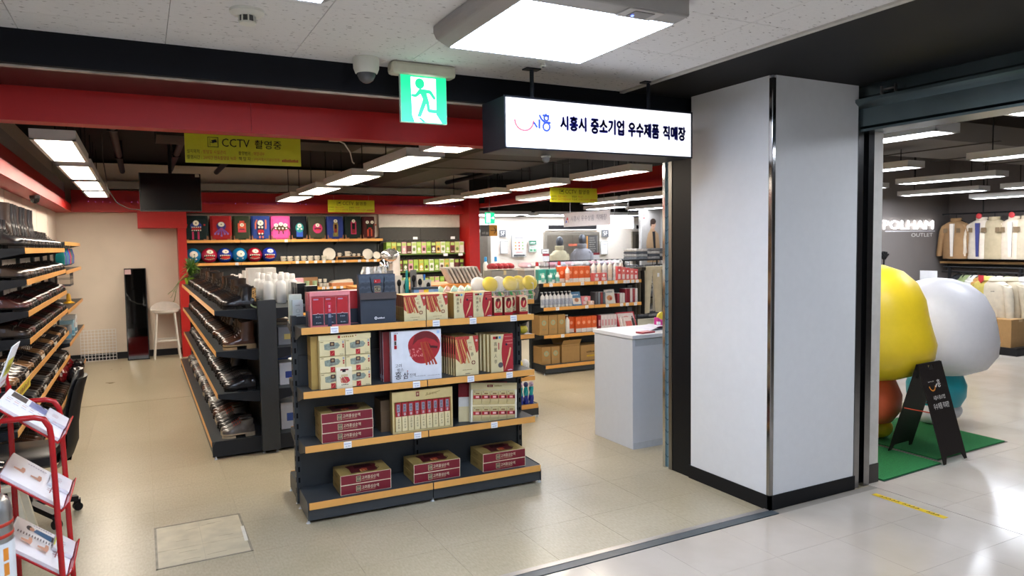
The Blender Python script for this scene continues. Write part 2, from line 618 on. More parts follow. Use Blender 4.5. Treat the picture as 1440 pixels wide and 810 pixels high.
# dark open ceiling of the shops
struct(G().box(-1.3, 14.5, 4.86, 17.0, 3.25, 3.35, M('#141313', 0.8)).box(4.84, 14.5, -4, 4.86, 3.25, 3.35, M('#1c1a18', 0.8)), 'ceiling_open')
# lobby wall far behind, with pale wall pieces between lift doors
LB = M('#efe4d6', 0.6, var=0.02)
lb = struct(G().box(5.9, 13.3, 14.55, 14.7, 0, 2.42, LB), 'wall_lobby')
struct(G().box(5.9, 13.3, 14.5, 14.7, 2.42, 3.25, M('#2a2725', 0.7)), 'wall_lobby_upper')
LIFT = M('#8f8577', 0.35, 0.85, var=0.05)
for i, (xa, xb) in enumerate(((5.95, 7.02), (8.42, 9.98), (10.98, 12.2))):
    d = struct(G().box(xa, xb, 14.50, 14.56, 0, 2.06, M('#a89f91', 0.35, 0.8)), 'door_%d' % (i+1))
    mid = (xa+xb)/2
    G().box(xa+.08, mid-.004, 14.49, 14.52, 0.01, 1.99, LIFT).build('door_leaf', d)
    G().box(mid+.004, xb-.08, 14.49, 14.52, 0.01, 1.99, LIFT).build('door_leaf', d)
    G().box(xa+.02, xb-.02, 14.48, 14.56, 2.10, 2.24, M('#e8e4dc', 0.5)).box(xa+.1, xb-.1, 14.47, 14.5, 2.13, 2.22, M('#1c1a1c', 0.4)).build('indicator', d)
    G().box(mid-.12, mid+.12, 14.484, 14.49, 1.72, 1.78, M('#a8543c', 0.6)).build('door_sign', d)
# clothes shop walls and two unseen corridor walls
struct(G().box(9.9, 13.5, 8.0, 8.15, 0, 3.25, M('#77706c', 0.75, var=0.03, sc=3)), 'wall_sign')
struct(G().box(-3.35, 14.5, -4.15, -4.0, 0, 3.25, M('#d2cec8', 0.7)), 'wall_front')  # unseen corridor wall behind the camera, added to bounce lamp light
struct(G().box(-3.35, -3.2, -4.0, 4.86, 0, 3.0, M('#d2cec8', 0.7)), 'wall_side')  # unseen corridor wall beside the camera, also added for bounced light
wr = struct(G().box(13.3, 13.45, -3, 8.0, 0, 3.25, M('#6a625e', 0.75)), 'wall_right')

# ================================================================ SHELF UNITS
SIDEM = CHAR


def price_tag(parent, x, y, z, s, price, dz=0.0):
    """white ticket clipped to a price strip; s = -1 faces -y"""
    g = G().box(x-.026, x+.026, min(y, y+s*.003), max(y, y+s*.003), z-.040, z+.004, PAPER)
    f = Face(g, (x+(.026 if s > 0 else -.026), y+s*.003, z-.040), (-s, 0, 0), (0, 0, 1))
    f.rect(0.004, 0.027, 0.046, 0.031, M('#8a93c8', 0.6))
    f.text(price, 0.010, 0.007, 0.034, 0.011, M('#5f679c', 0.6))
    return g.build('price_tag', parent)


def shelf_unit(name, label, loc, rz, xs, top, levels, base, sides=(-1,), tags=None, strip=ORANGE, body=CHAR, end=None,
               panel=True, rows=(0.3,), group=None, feet=True, slots=True):
    t = thing(name, label, 'shelf unit', loc, rz, group)
    for x in xs:
        g = G().box(x-.018, x+.018, -.032, .032, 0.03, top, body)
        u_ = g.build('upright', t, bev=0.002)
        if slots:
            g = G()
            for s in sides:
                for k in range(int((top-.1)/.075)):
                    g.box(x-.006, x+.006, s*.0335-.001, s*.0335+.001, 0.1+k*.075, 0.135+k*.075, M('#0b0c0e', 0.8))
            if x == xs[0]:
                for k in range(int((top-.1)/.075)):
                    g.box(x-.0195, x-.0175, -.02, -.005, 0.1+k*.075, 0.135+k*.075, M('#0b0c0e', 0.8))
            g.build('slots', u_, kind='stuff')
    if panel:
        for xa, xb in zip(xs[:-1], xs[1:]):
            z = 0.06
            k = 0
            while z < top-.05:
                h = min(rows[min(k, len(rows)-1)], top-z-.005)
                G().box(xa+.019, xb-.019, -.014, .014, z, z+h-.003, body).build('back_panel', t)
                z += h
                k += 1
    for s in sides:
        for mi, (xa, xb) in enumerate(zip(xs[:-1], xs[1:])):
            for li, (z, dep) in enumerate(levels):
                y0, y1 = sorted((s*.03, s*(dep-.004)))
                sh_ = G().box(xa+.003, xb-.003, y0, y1, z-.032, z, body).build('shelf', t)
                ys = sorted((s*(dep-.004), s*dep))
                G().box(xa+.0035, xb-.0035, ys[0], ys[1], z-.041, z+.004, strip).build('price_strip', sh_)
                for bx_, sg in ((xa+.003, 1), (xb-.003, -1)):
                    pts = [(bx_, s*.03, z-.002), (bx_, s*(dep-.01), z-.002), (bx_, s*(dep-.01), z-.038), (bx_, s*.10, z-.095), (bx_, s*.03, z-.10)]
                    G().prism(pts, (-sg*.0025, 0, 0), end or body).build('bracket', sh_)
                for tx, pr in (tags or {}).get((li, s), []):
                    if xa <= tx < xb:
                        price_tag(sh_, tx, s*dep, z-.002, s, pr)
            if base:
                zb, db = base
                y0, y1 = sorted((s*.03, s*(db-.004)))
                bd = G().box(xa+.002, xb-.002, y0, y1, zb-.035, zb, body).build('base_deck', t)
                ys = sorted((s*(db-.004), s*db))
                G().box(xa+.004, xb-.004, ys[0], ys[1], zb-.042, zb+.004, strip).build('price_strip', bd)
                ys = sorted((s*(db-.03), s*(db-.012)))
                G().box(xa+.003, xb-.003, ys[0], ys[1], 0.022, zb-.045, body).build('kick_plate', bd)
        if base:
            zb, db = base
            for x, sg in ((xs[0], -1), (xs[-1], 1)):
                pts = [(x, s*.03, 0.022), (x, s*(db-.006), 0.022), (x, s*(db-.006), zb-.038), (x, s*(db-.03), zb+.004), (x, s*.03, zb+.004)]
                G().prism(pts, (sg*.004, 0, 0), end or body).build('end_plate', t)
            if feet:
                for x in xs:
                    for yy in (s*.055, s*(db-.03)):
                        G().lathe([(.014, .003), (.016, .006), (.008, .012), (.005, .03)], M('#d9dde2', 0.4), (x, yy, -0.003), 10).build('foot', t, smooth=True)
    return t


# ---------------------------------------------------------------- red ginseng gondola
GA = math.radians(-1.7)
GO = Vector((0.88, 5.0, 0))


def gl(x, y, z):
    return Vector((GO.x + x*math.cos(GA) - y*math.sin(GA), GO.y + x*math.sin(GA) + y*math.cos(GA), z))


gt = shelf_unit('display_gondola', 'double-sided charcoal gondola with orange price strips displaying red ginseng gift boxes', GO, GA,
                [0.03, 0.882, 1.733], 1.33, [(1.27, .30), (.85, .30), (.49, .30)], (.137, .38), sides=(-1, 1), rows=(.36, .34, .3, .3), end=SIDEM,
                tags={(0, -1): [(.245, '75,000'), (.955, '14,000'), (1.235, '5,000'), (1.56, '18,000')],
                      (1, -1): [(.33, '33,000'), (.80, '45,000'), (1.21, '30,000'), (1.52, '15,000')],
                      (2, -1): [(.31, '35,000'), (.80, '50,000'), (1.39, '20,000')]})

GOLD = M('#d9c58c', 0.32, 0.25, var=0.05)
GOLDD = M('#b79a58', 0.32, 0.35, var=0.06)
GOLDL = M('#e6d8a8', 0.35, 0.15, var=0.04)
MAROON = M('#7c1a2c', 0.3, var=0.05)
CRIM = M('#b3232b', 0.35, var=0.06)
CRIMD = M('#7a1a1e', 0.4, var=0.06)
DKBLUE = M('#1f2836', 0.4)
CREAMT = M('#efe3c4', 0.5)
DINK = M('#3b2a1c', 0.6)
ROOT = M('#d8a35a', 0.5, var=0.15, sc=80)
ROOTR = M('#a8261c', 0.5, var=0.2, sc=80)
GZ = 0.0006                                # packages rest on the deck


def roots(f, u, v, h, n=4, col=(ROOT, ROOTR), lean=0.25, spread=0.02, w=0.012):
    for k in range(n):
        a = lean+0.06*(k-(n-1)/2)
        x0 = u+spread*(k-(n-1)/2)
        pts = [(x0, v), (x0+h*.3*math.sin(a)+.002*(k % 2), v-h*.35), (x0+h*.7*math.sin(a), v-h*.7), (x0+h*math.sin(a), v-h)]
        f.line(pts, w*(1-.12*(k % 3)), col[k % 2])
        f.line([(pts[0][0]+w*.2, pts[0][1]), (pts[3][0]+w*.2, pts[3][1])], w*.22, col[(k+1) % 2])


def gp(name, label, cat, x, y, z, group=None, rz=0.0):
    return thing(name, label, cat, gl(x, y, z+GZ), GA+rz, group)


# --- flat maroon and gold extract boxes (base: three stacks of two, third shelf: a stack of three)
def flat_box(w, d, h):
    t = thing('extract_box', 'x', 'gift box', (0, 0, 0))
    G().box(0, w, 0, d, 0, h, GOLDD).build('body', t, bev=0.0015)
    g = G()
    f = Face(g, (0, 0, 0), (1, 0, 0), (0, 0, 1))
    f.rect(0, 0, w, h, M('#e9dcc0', 0.4))
    f.rect(.003, .002, w-.003, h-.003, MAROON)
    f.rect(.105, .012, .137, h-.014, M('#cdbb94', 0.5))
    f.rect(.108, .015, .134, h-.017, M('#3a3a34', 0.5))
    f.text('高麗', .110, .020, .022, h-.042, M('#cdbb94', 0.5))
    f.text('고려홍삼순액', .142, .024, .118, .024, CREAMT)
    f.bars(.142, .0155, .095, .004, 16, M('#c9a77e', 0.5))
    g.build('front_print', t)
    g = G()
    f = Face(g, (0, 0, h), (1, 0, 0), (0, 1, 0))
    f.poly([(.08, .03), (.245, .03), (.275, .07), (.265, .12), (.285, .17), (.25, .2), (.11, .205), (.07, .19), (.085, .12)], M('#4b1016', 0.35))
    f.poly([(.12, .12), (.25, .13), (.24, .19), (.13, .195)], M('#2a0c10', 0.4))
    f.line([(.25, .03), (.285, .085), (.275, .12)], .004, M('#3a2412', 0.5))
    roots(f, .165, .085, .05, 4, lean=.15, spread=.009, w=.012)
    f.ell(.178, .075, .022, .018, M('#a8402c', 0.5))
    g.build('top_print', t)
    g = G()
    f = Face(g, (0, d, 0), (0, -1, 0), (0, 0, 1))
    f.text('고려홍삼순액', .05, .024, .10, .02, M('#6b5026', 0.6))
    g.build('side_print', t)
    return t


fb = flat_box(.346, .24, .0655)
k = 0
for xx, n, zz, yy, lab in ((.248, 2, .137, -.325, 'maroon and gold extract box, base stack by the slotted end'),
                           (.757, 2, .137, -.325, 'maroon and gold extract box, middle base stack'),
                           (1.283, 2, .137, -.325, 'maroon and gold extract box, base stack by the end facing the counter'),
                           (.148, 3, .49, -.265, 'maroon and gold extract box, shelf stack of three')):
    for j in range(n):
        pos = gl(xx+(.002 if j % 2 else 0), yy+.001*j, zz+GZ+j*.0660)
        lb_ = lab+(', topmost' if j == n-1 else ', lowest' if j == 0 else ', middle one')
        if k == 0:
            fb.location, fb.rotation_euler.z = pos, GA
            fb['label'] = lb_
            fb['group'] = 'flat maroon extract boxes'
        else:
            dup(fb, pos, GA, lb_, 'flat maroon extract boxes')
        k += 1


# --- top shelf: red and navy three-pack cartons in a row of thin boxes
def red_carton(w, d, h):
    t = thing('ginseng_carton', 'x', 'gift box', (0, 0, 0))
    G().box(0, w, 0, d, 0, h*.45, DKBLUE).box(0, w, 0, d, h*.45, h, CRIM).build('body', t)
    g = G()
    f = Face(g, (0, 0, 0), (1, 0, 0), (0, 0, 1))
    f.frame(0, 0, w, h, .004, M('#d88a8e', 0.4))
    g.build('front_print', t)
    return t


rc = red_carton(.256, .02, .225)
first = True
for k in range(5):
    pos = gl(.095-k*.0, -.215+k*.021, 1.27+GZ)
    if first:
        rc.location, rc.rotation_euler.z = pos, GA
        tag(rc, 'red and navy ginseng carton packed edgewise behind the open three-pack', 'gift box', 'red navy cartons')
        first = False
    else:
        dup(rc, pos, GA)
for k in range(6):
    dup(rc, gl(.355, -.152+k*.021, 1.27+GZ), GA, 'red and navy ginseng carton in the row beside the charcoal paper bag', 'red navy cartons by the bag')
# the open three-pack in front
t = gp('ginseng_three_pack', 'open red tray showing three red and navy ginseng packs and a stick', 'gift box', .097, -.262, 1.27)
LR = M('#d9797c', 0.35)
G().box(0, .262, 0, .012, 0, .235, LR).build('tray_back', t)
G().box(0, .262, -.012, 0, .205, .235, M('#e58d92', 0.3)).box(0, .010, -.012, 0, 0, .205, LR).box(.252, .262, -.012, 0, 0, .205, LR).box(.01, .252, -.012, 0, 0, .010, LR).build('tray_rim', t)
for k in range(3):
    x0 = .014+k*.080
    p = G().box(x0, x0+.072, -.011, 0, .013, .085, DKBLUE).box(x0, x0+.072, -.011, 0, .085, .195, CRIM).build('pack', t)
    g = G()
    f = Face(g, (x0, -.011, 0), (1, 0, 0), (0, 0, 1))
    f.line([(0, .085), (.028, .085), (.036, .092), (.044, .085), (.072, .085)], .0025, M('#cfd3da', 0.4))
    f.text('홍삼정', .02, .062, .032, .009, M('#bfc6cf', 0.5))
    f.ell(.026, .028, .004, .004, M('#9aa3ad', 0.5))
    f.bars(.033, .025, .025, .006, 4, M('#9aa3ad', 0.5))
    f.rect(.008, .178, .04, .187, M('#b58aa4', 0.5))
    g.build('print', p)
g = G().box(.112, .136, -.017, -.0115, .09, .16, M('#c4304a', 0.3)).box(.112, .136, -.017, -.0115, .0, .09, M('#2a3550', 0.35))
f = Face(g, (.112, -.017, 0), (1, 0, 0), (0, 0, 1))
f.text('홍', .005, .125, .014, .018, PAPER).text('삼', .005, .10, .014, .018, PAPER).rect(.004, .06, .02, .085, M('#8a92a6', 0.5))
g.build('stick_pack', t)

# charcoal paper bag
t = gp('paper_bag', 'charcoal paper gift bag with red emblem and black cord handles', 'bag', .437, -.245, 1.27)
BG = M('#343c48', 0.55, var=0.05)
g = G()
g.rings([[(0, 0, 0), (.243, 0, 0), (.243, .085, 0), (0, .085, 0)],
         [(-.004, -.003, .17), (.247, -.003, .17), (.243, .088, .17), (0, .088, .17)],
         [(-.012, .008, .335), (.246, .008, .335), (.24, .078, .335), (-.006, .078, .335)]], BG, True, False)
g.build('body', t)
g = G()
f = Face(g, (-.012, -.0005, .17), (1, 0, 0), (0, .048, 1))
f.rect(.008, .005, .258, .165, M('#4a5666', 0.55))
PT = M('#66727f', 0.55)
for iu in range(6):
    for iv in range(4):
        for rr_ in (.018, .011):
            cx_, cy_ = .03+iu*.041, .03+iv*.036
            f.line([(max(.008, min(.258, cx_+rr_*math.cos(a*.524))), cy_+rr_*math.sin(a*.524)) for a in range(7)], .0016, PT)
f.rect(.008, -.005, .258, .04, M('#4d4442', 0.55))
g.build('upper_print', t)
g = G()
f = Face(g, (0, -.0045, 0), (1, 0, 0), (0, .012, 1))
f.k = 12
f.rect(.095, .275, .14, .30, CRIM).rect(.097, .215, .139, .255, M('#d9c79a', 0.5)).rect(.099, .218, .137, .252, M('#25242c', 0.5))
f.text('紅蔘', .101, .222, .034, .024, M('#d9c79a', 0.5))
f.rect(.097, .170, .139, .212, CRIM).line([(.105, .178), (.12, .185), (.13, .202)], .004, M('#e9b9a0', 0.5))
f.ell(.106, .288, .003, .005, M('#f2c9c0', 0.5))
f.ell(.10, .036, .010, .010, PAPER).ell(.10, .036, .005, .005, BG).bars(.114, .030, .05, .011, 5, PAPER)
g.build('emblem', t)
for yy in (.004, .082):
    pts = [(.07, yy, .318), (.075, yy-.006, .27)] + [(.12-.045*math.cos(a), yy-.010, .245-.05*math.sin(a)) for a in [.2+i*.27 for i in range(11)]] + [(.165, yy-.006, .27), (.17, yy, .318)]
    G().tube(pts if yy < .05 else [(p[0], p[1]+.012, .318+(.318-p[2])*.02) for p in pts], .0032, M('#15161a', 0.6), 6).build('cord_handle', t, smooth=True)


# --- tall gold boxes with red roots (top shelf rows and second shelf)
def gold_box(w, d, h):
    t = thing('ginseng_box', 'x', 'gift box', (0, 0, 0))
    G().box(0, w, 0, d, 0, h, GOLDD).build('body', t)
    g = G()
    f = Face(g, (0, 0, 0), (1, 0, 0), (0, 0, 1))
    s = w/.165
    f.rect(0.001, 0.001, w-.001, h-.001, GOLDL)
    f.poly([(0, h*.45), (0, h), (w*.62, h), (w*.5, h*.6), (w*.44, h*.36), (w*.25, h*.30)], M('#b8413a', 0.45, var=0.35, sc=120))
    f.poly([(w*.75, h), (w, h), (w, h*.62), (w*.9, h*.55)], M('#b8413a', 0.45, var=0.35, sc=120))
    roots(f, w*.2, h*.93, h*.62, 4, (M('#d9b06a', 0.5), ROOTR), lean=.30, spread=w*.11, w=.014*s)
    f.poly([(w*.47, h*.90), (w*.66, h*.95), (w*.86, h*.36), (w*.68, h*.32)], GOLDL)
    f.text('紅', w*.58, h*.64, w*.13, h*.10, CRIM).text('蔘', w*.645, h*.48, w*.13, h*.10, DINK)
    f.text('고려인삼', w*.54, h*.81, w*.14, h*.04, DINK)
    f.ell(w*.76, h*.32, w*.085, w*.085, CRIMD).ell(w*.76, h*.32, w*.045, w*.045, GOLDL).line([(w*.69, h*.32), (w*.83, h*.32)], .003, GOLDL).line([(w*.76, h*.25), (w*.76, h*.39)], .003, GOLDL)
    f.bars(w*.28, h*.14, w*.42, h*.018, 9, M('#8d7440', 0.6)).bars(w*.4, h*.04, w*.22, h*.022, 4, DINK)
    f.ell(w*.90, h*.88, w*.05, w*.05, M('#d8c9c0', 0.5))
    g.build('front_print', t)
    g = G()
    f = Face(g, (0, d, 0), (0, -1, 0), (0, 0, 1))
    f.rect(.002, h*.55, d-.002, h*.98, M('#7d3a24', 0.5)).rect(d*.3, h*.2, d*.7, h*.5, M('#8d7440', 0.5))
    g.build('side_print', t)
    return t


gb = gold_box(.160, .026, .182)
tag(gb, 'gold box with red ginseng roots, row beside the charcoal bag on top', 'gift box', 'gold root boxes, first top row')
gb.location, gb.rotation_euler.z = gl(.733, -.265, 1.27+GZ), GA
for k in range(1, 8):
    dup(gb, gl(.733, -.265+k*.0275, 1.27+GZ), GA)
for k in range(8):
    dup(gb, gl(.897, -.265+k*.0275, 1.27+GZ), GA, 'gold box with red ginseng roots, row beside the cream and crimson boxes', 'gold root boxes, second top row')


def cream_box(w, d, h, disc=False):
    t = thing('ginseng_box', 'x', 'gift box', (0, 0, 0))
    G().box(0, w, 0, d, 0, h, GOLDD).build('body', t)
    g = G()
    f = Face(g, (0, 0, 0), (1, 0, 0), (0, 0, 1))
    f.rect(.001, .001, w-.001, h-.001, GOLDL)
    pts = [(w, 0), (w, h), (w*.60, h)] + [(w*(.60-.12*math.sin(math.pi*i/8)), h*(1-i/8)) for i in range(1, 8)] + [(w*.56, 0)]
    f.poly(pts, M('#b02a33', 0.4))
    f.poly([(w*.60, h*.02), (w*.72, h*.2), (w*.86, h*.42), (w*.92, h*.62), (w*.86, h*.64), (w*.80, h*.45), (w*.70, h*.26)], M('#e0bf8a', 0.5))
    for q in ((.62, .92, .95, .96), (.65, .82, .98, .86), (.7, .74, .98, .77)):
        f.rect(w*q[0], h*q[1], w*q[2], h*(q[1]+.018), M('#d88a7c', 0.5))
    f.ell(w*.70, h*.72, w*.05, w*.05, DKBLUE)
    f.rect(w*.10, h*.88, w*.22, h*.95, CRIM).rect(w*.22, h*.88, w*.32, h*.95, DINK).rect(w*.35, h*.885, w*.45, h*.95, M('#5aa0d8', 0.5))
    for i, ch in enumerate('高麗人蔘'):
        f.text(ch, w*.14, h*(.70-.155*i), w*.13, h*.105, M('#6d5f4a', 0.6))
    f.rect(w*.33, h*.60, w*.37, h*.78, CRIM)
    f.bars(w*.74, h*.03, w*.22, h*.03, 4, PAPER)
    if disc:
        f.ell(w*.42, h*.19, w*.11, w*.11, M('#5a5a5c', 0.5))
    g.build('front_print', t)
    return t


cb = cream_box(.148, .026, .182)
tag(cb, 'cream and crimson ginseng box beside the gold root boxes on the top shelf', 'gift box', 'cream crimson boxes, first row')
cb.location, cb.rotation_euler.z = gl(1.103, -.265, 1.27+GZ), GA
for k in range(1, 6):
    dup(cb, gl(1.103, -.265+k*.0275, 1.27+GZ), GA)
for k in range(6):
    dup(cb, gl(1.254, -.265+k*.0275, 1.27+GZ), GA, 'cream and crimson ginseng box beside the small extract cartons', 'cream crimson boxes, second row')


# --- small extract cartons at the end of the top shelf
def small_carton():
    t = thing('extract_carton', 'x', 'carton', (0, 0, 0))
    w, d, h = .068, .06, .135
    G().box(0, w, 0, d, 0, h, M('#7a2018', 0.4)).build('body', t, bev=0.001)
    g = G()
    f = Face(g, (0, 0, 0), (1, 0, 0), (0, 0, 1))
    f.rect(.001, .001, w-.001, h-.001, GOLDL)
    f.rect(.001, .001, w-.001, .022, CRIM)
    f.ell(w/2, .088, .024, .038, CRIM).ell(w/2, .115, .018, .014, M('#551a1c', 0.4)).poly([(.03, .06), (.042, .09), (.04, .11), (.03, .085)], M('#e6c48e', 0.5))
    f.text('홍삼정', .012, .038, .044, .014, DINK).bars(.014, .026, .04, .007, 5, DINK)
    g.build('front_print', t)
    return t


sc_ = small_carton()
for k, (x, y) in enumerate(((1.428, -.245), (1.510, -.255), (1.628, -.265), (1.575, -.18), (1.45, -.165), (1.66, -.185))):
    lab = ('small gold and red extract carton in the front of the top shelf end', 'small gold and red extract carton behind the front cartons')[k > 2]
    if k == 0:
        sc_.location, sc_.rotation_euler.z = gl(x, y, 1.27+GZ), GA
        tag(sc_, lab, 'carton', 'small cartons, front')
    else:
        dup(sc_, gl(x, y, 1.27+GZ), GA+(.05 if k % 2 else -.06), lab, ('small cartons, front', 'small cartons, behind')[k > 2])

# --- second shelf: six-pack gold display with a pouch, boxes behind it
t = gp('ginseng_six_pack', 'gold display of six landscape packs with red seals on the second shelf', 'gift box', .145, -.262, .85)
w, h = .348, .362
G().box(0, w, .008, .03, 0, h, GOLD).build('backing', t)
g = G().box(0, w, -.012, .008, h-.034, h, GOLDL)
f = Face(g, (0, -.012, h-.034), (1, 0, 0), (0, 0, 1))
f.rect(.125, .010, .142, .027, CRIM).bars(.15, .013, .085, .011, 6, M('#9d7d3c', 0.6)).ell(.245, .023, .004, .004, CRIM)
g.build('header', t)
for r_ in range(3):
    for c in range(2):
        x0, z0 = .004+c*.171, .004+r_*.109
        p = G().box(x0, x0+.167, -.012, .008, z0, z0+.104, GOLDL).build('pack', t, bev=0.001)
        g = G()
        f = Face(g, (x0, -.012, z0), (1, 0, 0), (0, 0, 1))
        f.poly([(.032, .045), (.06, .04), (.12, .05), (.135, .07), (.12, .088), (.06, .086), (.03, .08)], M('#8b9688', 0.5, var=0.3, sc=60))
        f.rect(.068, .066, .098, .094, M('#3b1d1a', 0.5)).rect(.075, .073, .091, .087, M('#a88a60', 0.5))
        f.text('고려홍삼', .066, .046, .034, .012, CRIMD)
        f.rect(.068, .002, .098, .036, CRIM).line([(.075, .01), (.085, .018), (.092, .03)], .003, M('#d8876a', 0.5))
        f.rect(.150, .082, .160, .098, M('#9fa7b4', 0.5)).rect(.150, .066, .160, .078, CRIM).rect(.150, .052, .160, .063, CRIM)
        f.text('30', .13, .006, .025, .006, DINK).rect(.006, .094, .024, .098, M('#8d7440', 0.5))
        g.build('print', p)
t = gp('sample_pouch', 'cream foil sample pouch printed with red roots leaning on the six-pack', 'pouch', .252, -.285, .85)
g = G()
g.rings([[(0, 0, 0), (.105, 0, 0), (.105, .003, 0), (0, .003, 0)], [(0, -.004, .02), (.105, -.004, .02), (.105, .008, .02), (0, .008, .02)],
         [(0, .001, .12), (.105, .001, .12), (.105, .013, .12), (0, .013, .12)], [(0, .009, .142), (.105, .009, .142), (.105, .012, .142), (0, .012, .142)]], M('#e8dfc2', 0.25))
g.build('body', t)
g = G()
f = Face(g, (0, -.0035, .02), (1, 0, 0), (0, .05, 1))
f.poly([(.018, .085), (.05, .075), (.085, .09), (.08, .11), (.03, .112)], M('#7a1d2c', 0.4)).rect(.04, .09, .062, .108, M('#2b2326', 0.4)).rect(.03, .06, .075, .075, M('#cbb98a', 0.4))
f.poly([(.03, .02), (.07, .015), (.09, .03), (.078, .055), (.05, .06), (.025, .045)], M('#c0333c', 0.4))
roots(f, .035, .06, .04, 3, (M('#d8b080', 0.5), CRIMD), lean=.5, spread=.012, w=.006)
f.bars(.03, .004, .05, .007, 4, DINK)
g.build('print', t)
for k in range(4):
    t = gp('ginseng_six_pack', 'plain gold box stacked edgewise behind the six-pack display', 'gift box', .100+.0*k, -.225+k*.031, .85, 'gold boxes behind the six-pack')
    G().box(0, .36, 0, .028, 0, .355, GOLDD).build('body', t)
    g = G()
    f = Face(g, (0, .028, 0), (0, -1, 0), (0, 0, 1))
    f.rect(.008, .19, .02, .225, DINK).text('삼', .008, .12, .012, .016, M('#7d6230', 0.6))
    g.build('side_print', t)

# white set box with red disc
t = gp('ginseng_set_box', 'white square set box with a red ink disc and roots, second shelf', 'gift box', .637, -.268, .85)
w, h = .364, .355
G().box(0, w, 0, .05, 0, h, M('#dfe3ea', 0.4)).build('body', t, bev=0.002)
g = G()
f = Face(g, (0, 0, 0), (1, 0, 0), (0, 0, 1))
rr = random.Random(5)
pts = [(.235+.118*math.cos(a)*(1+.05*math.sin(3*a+.5)), .232+.115*math.sin(a)*(1+.04*math.sin(2*a))) for a in [i*.1963 for i in range(32)]]
f.poly(pts, M('#a8242c', 0.5, var=0.25, sc=14))
f.poly([(.15, .25), (.17, .32), (.22, .345), (.28, .34), (.33, .30), (.345, .25), (.31, .28), (.25, .30), (.19, .285)], M('#6f1a1e', 0.5))
for k in range(26):
    u, v = .125+rr.random()*.1, .165+rr.random()*.06
    f.g.poly([f.pt(u, v), f.pt(u+.012, v-.006), f.pt(u+.006, v+.008)], M('#dc8a86', 0.5))
f.k += 1
f.line([(.24, .26), (.275, .25), (.28, .22)], .012, M('#5c1418', 0.5)).line([(.27, .235), (.335, .225)], .016, M('#4a1216', 0.5))
roots(f, .235, .27, .165, 4, (M('#b0502e', 0.5), ROOTR), lean=.33, spread=.014, w=.014)
f.rect(.018, .292, .036, .335, CRIM).rect(.020, .262, .034, .288, M('#4a4640', 0.5)).rect(.018, .235, .036, .258, CRIM)
f.bars(.018, .338, .03, .008, 3, M('#8a8d96', 0.6)).rect(.33, .325, .35, .345, M('#a9c4e8', 0.5))
f.text('고려', .022, .105, .045, .024, INK).text('박스', .035, .075, .045, .024, INK)
f.text('홍', .018, .022, .048, .055, M('#14141a', 0.6)).text('삼', .075, .022, .042, .045, M('#14141a', 0.6)).text('진액', .122, .03, .045, .026, INK)
f.bars(.17, .030, .07, .006, 9, M('#a0a4ac', 0.6)).bars(.255, .028, .09, .005, 12, M('#a0a4ac', 0.6)).ell(.108, .075, .004, .004, CRIM)
g.build('front_print', t)
for k in range(2):
    t = gp('ginseng_set_box', 'dark red set box standing behind the white disc box', 'gift box', .595+.0*k, -.205+k*.055, .85, 'dark red set boxes')
    G().box(0, .36, 0, .046, 0, .35, CRIMD).box(-.001, 0, 0.0, .006, 0, .35, M('#d8dbe2', 0.4)).build('body', t)
    g = G()
    f = Face(g, (0, .046, 0), (0, -1, 0), (0, 0, 1))
    f.rect(.012, .02, .034, .045, M('#c5c7d2', 0.5)).text('홍삼', .012, .16, .02, .02, M('#b98a86', 0.6))
    g.build('side_print', t)

gb2 = gold_box(.180, .03, .286)
gb2.location, gb2.rotation_euler.z = gl(1.110, -.262, .85+GZ), GA
tag(gb2, 'tall gold box with red roots, row beside the white disc box', 'gift box', 'tall gold root boxes')
for k in range(1, 7):
    dup(gb2, gl(1.110-.006*k, -.262+k*.032, .85+GZ), GA)
cb2 = cream_box(.182, .03, .282, True)
cb2.location, cb2.rotation_euler.z = gl(1.388, -.262, .85+GZ), GA
tag(cb2, 'tall cream and crimson box with grey sticker, second shelf end', 'gift box', 'tall cream crimson boxes')
for k in range(1, 5):
    dup(cb2, gl(1.388-.012*k, -.262+k*.04, .85+GZ), GA)

# --- third shelf: stick display and tilted pouch display
t = gp('ginseng_stick_set', 'gold display box of nine red ginseng sticks standing on the third shelf', 'gift box', .632, -.265, .49)
w, h = .445, .292
G().box(0, w, 0.006, .05, 0, h, GOLDD).box(0, w, -.006, .006, h-.07, h, GOLD).box(0, .012, -.006, .006, 0, h-.07, GOLD).box(w-.012, w, -.006, .006, 0, h-.07, GOLD).box(.012, w-.012, -.006, .006, 0, .012, GOLD).build('body', t)
g = G()
f = Face(g, (0, -.006, h-.07), (1, 0, 0), (0, 0, 1))
f.rect(.172, .026, .196, .060, CRIMD).text('蔘', .176, .034, .016, .018, GOLDL).text('홍삼정과', .245, .03, .08, .018, M('#8d6f34', 0.6))
f.line([(.24, .028), (.30, .04), (.35, .05)], .003, M('#8d6f34', 0.6))
g.build('header_print', t)
for k in range(9):
    x0 = .022+k*.0452
    p = G().box(x0, x0+.040, -.008, .006, .118, .215, M('#a51f2b', 0.28)).box(x0, x0+.040, -.008, .006, .014, .118, GOLDL).build('stick', t, bev=0.001)
    g = G()
    f = Face(g, (x0, -.008, 0), (1, 0, 0), (0, 0, 1))
    f.rect(.009, .150, .031, .205, M('#8b8f9c', 0.45, var=0.3, sc=90)).text('홍', .013, .182, .014, .014, DKBLUE).text('삼', .013, .162, .014, .014, DKBLUE)
    f.text('홍', .011, .125, .018, .020, PAPER)
    for i, ch in enumerate('고려삼정'):
        f.text(ch, .014, .092-.019*i, .012, .013, DINK)
    g.build('print', p)
for k in range(3):
    t = gp('ginseng_stick_set', 'brown edged ginseng box lying behind the nine-stick display', 'gift box', .575, -.175, .49+k*.075, 'boxes behind the stick display')
    G().box(0, .40, 0, .16, 0, .073, M('#5a4630', 0.5)).build('body', t)

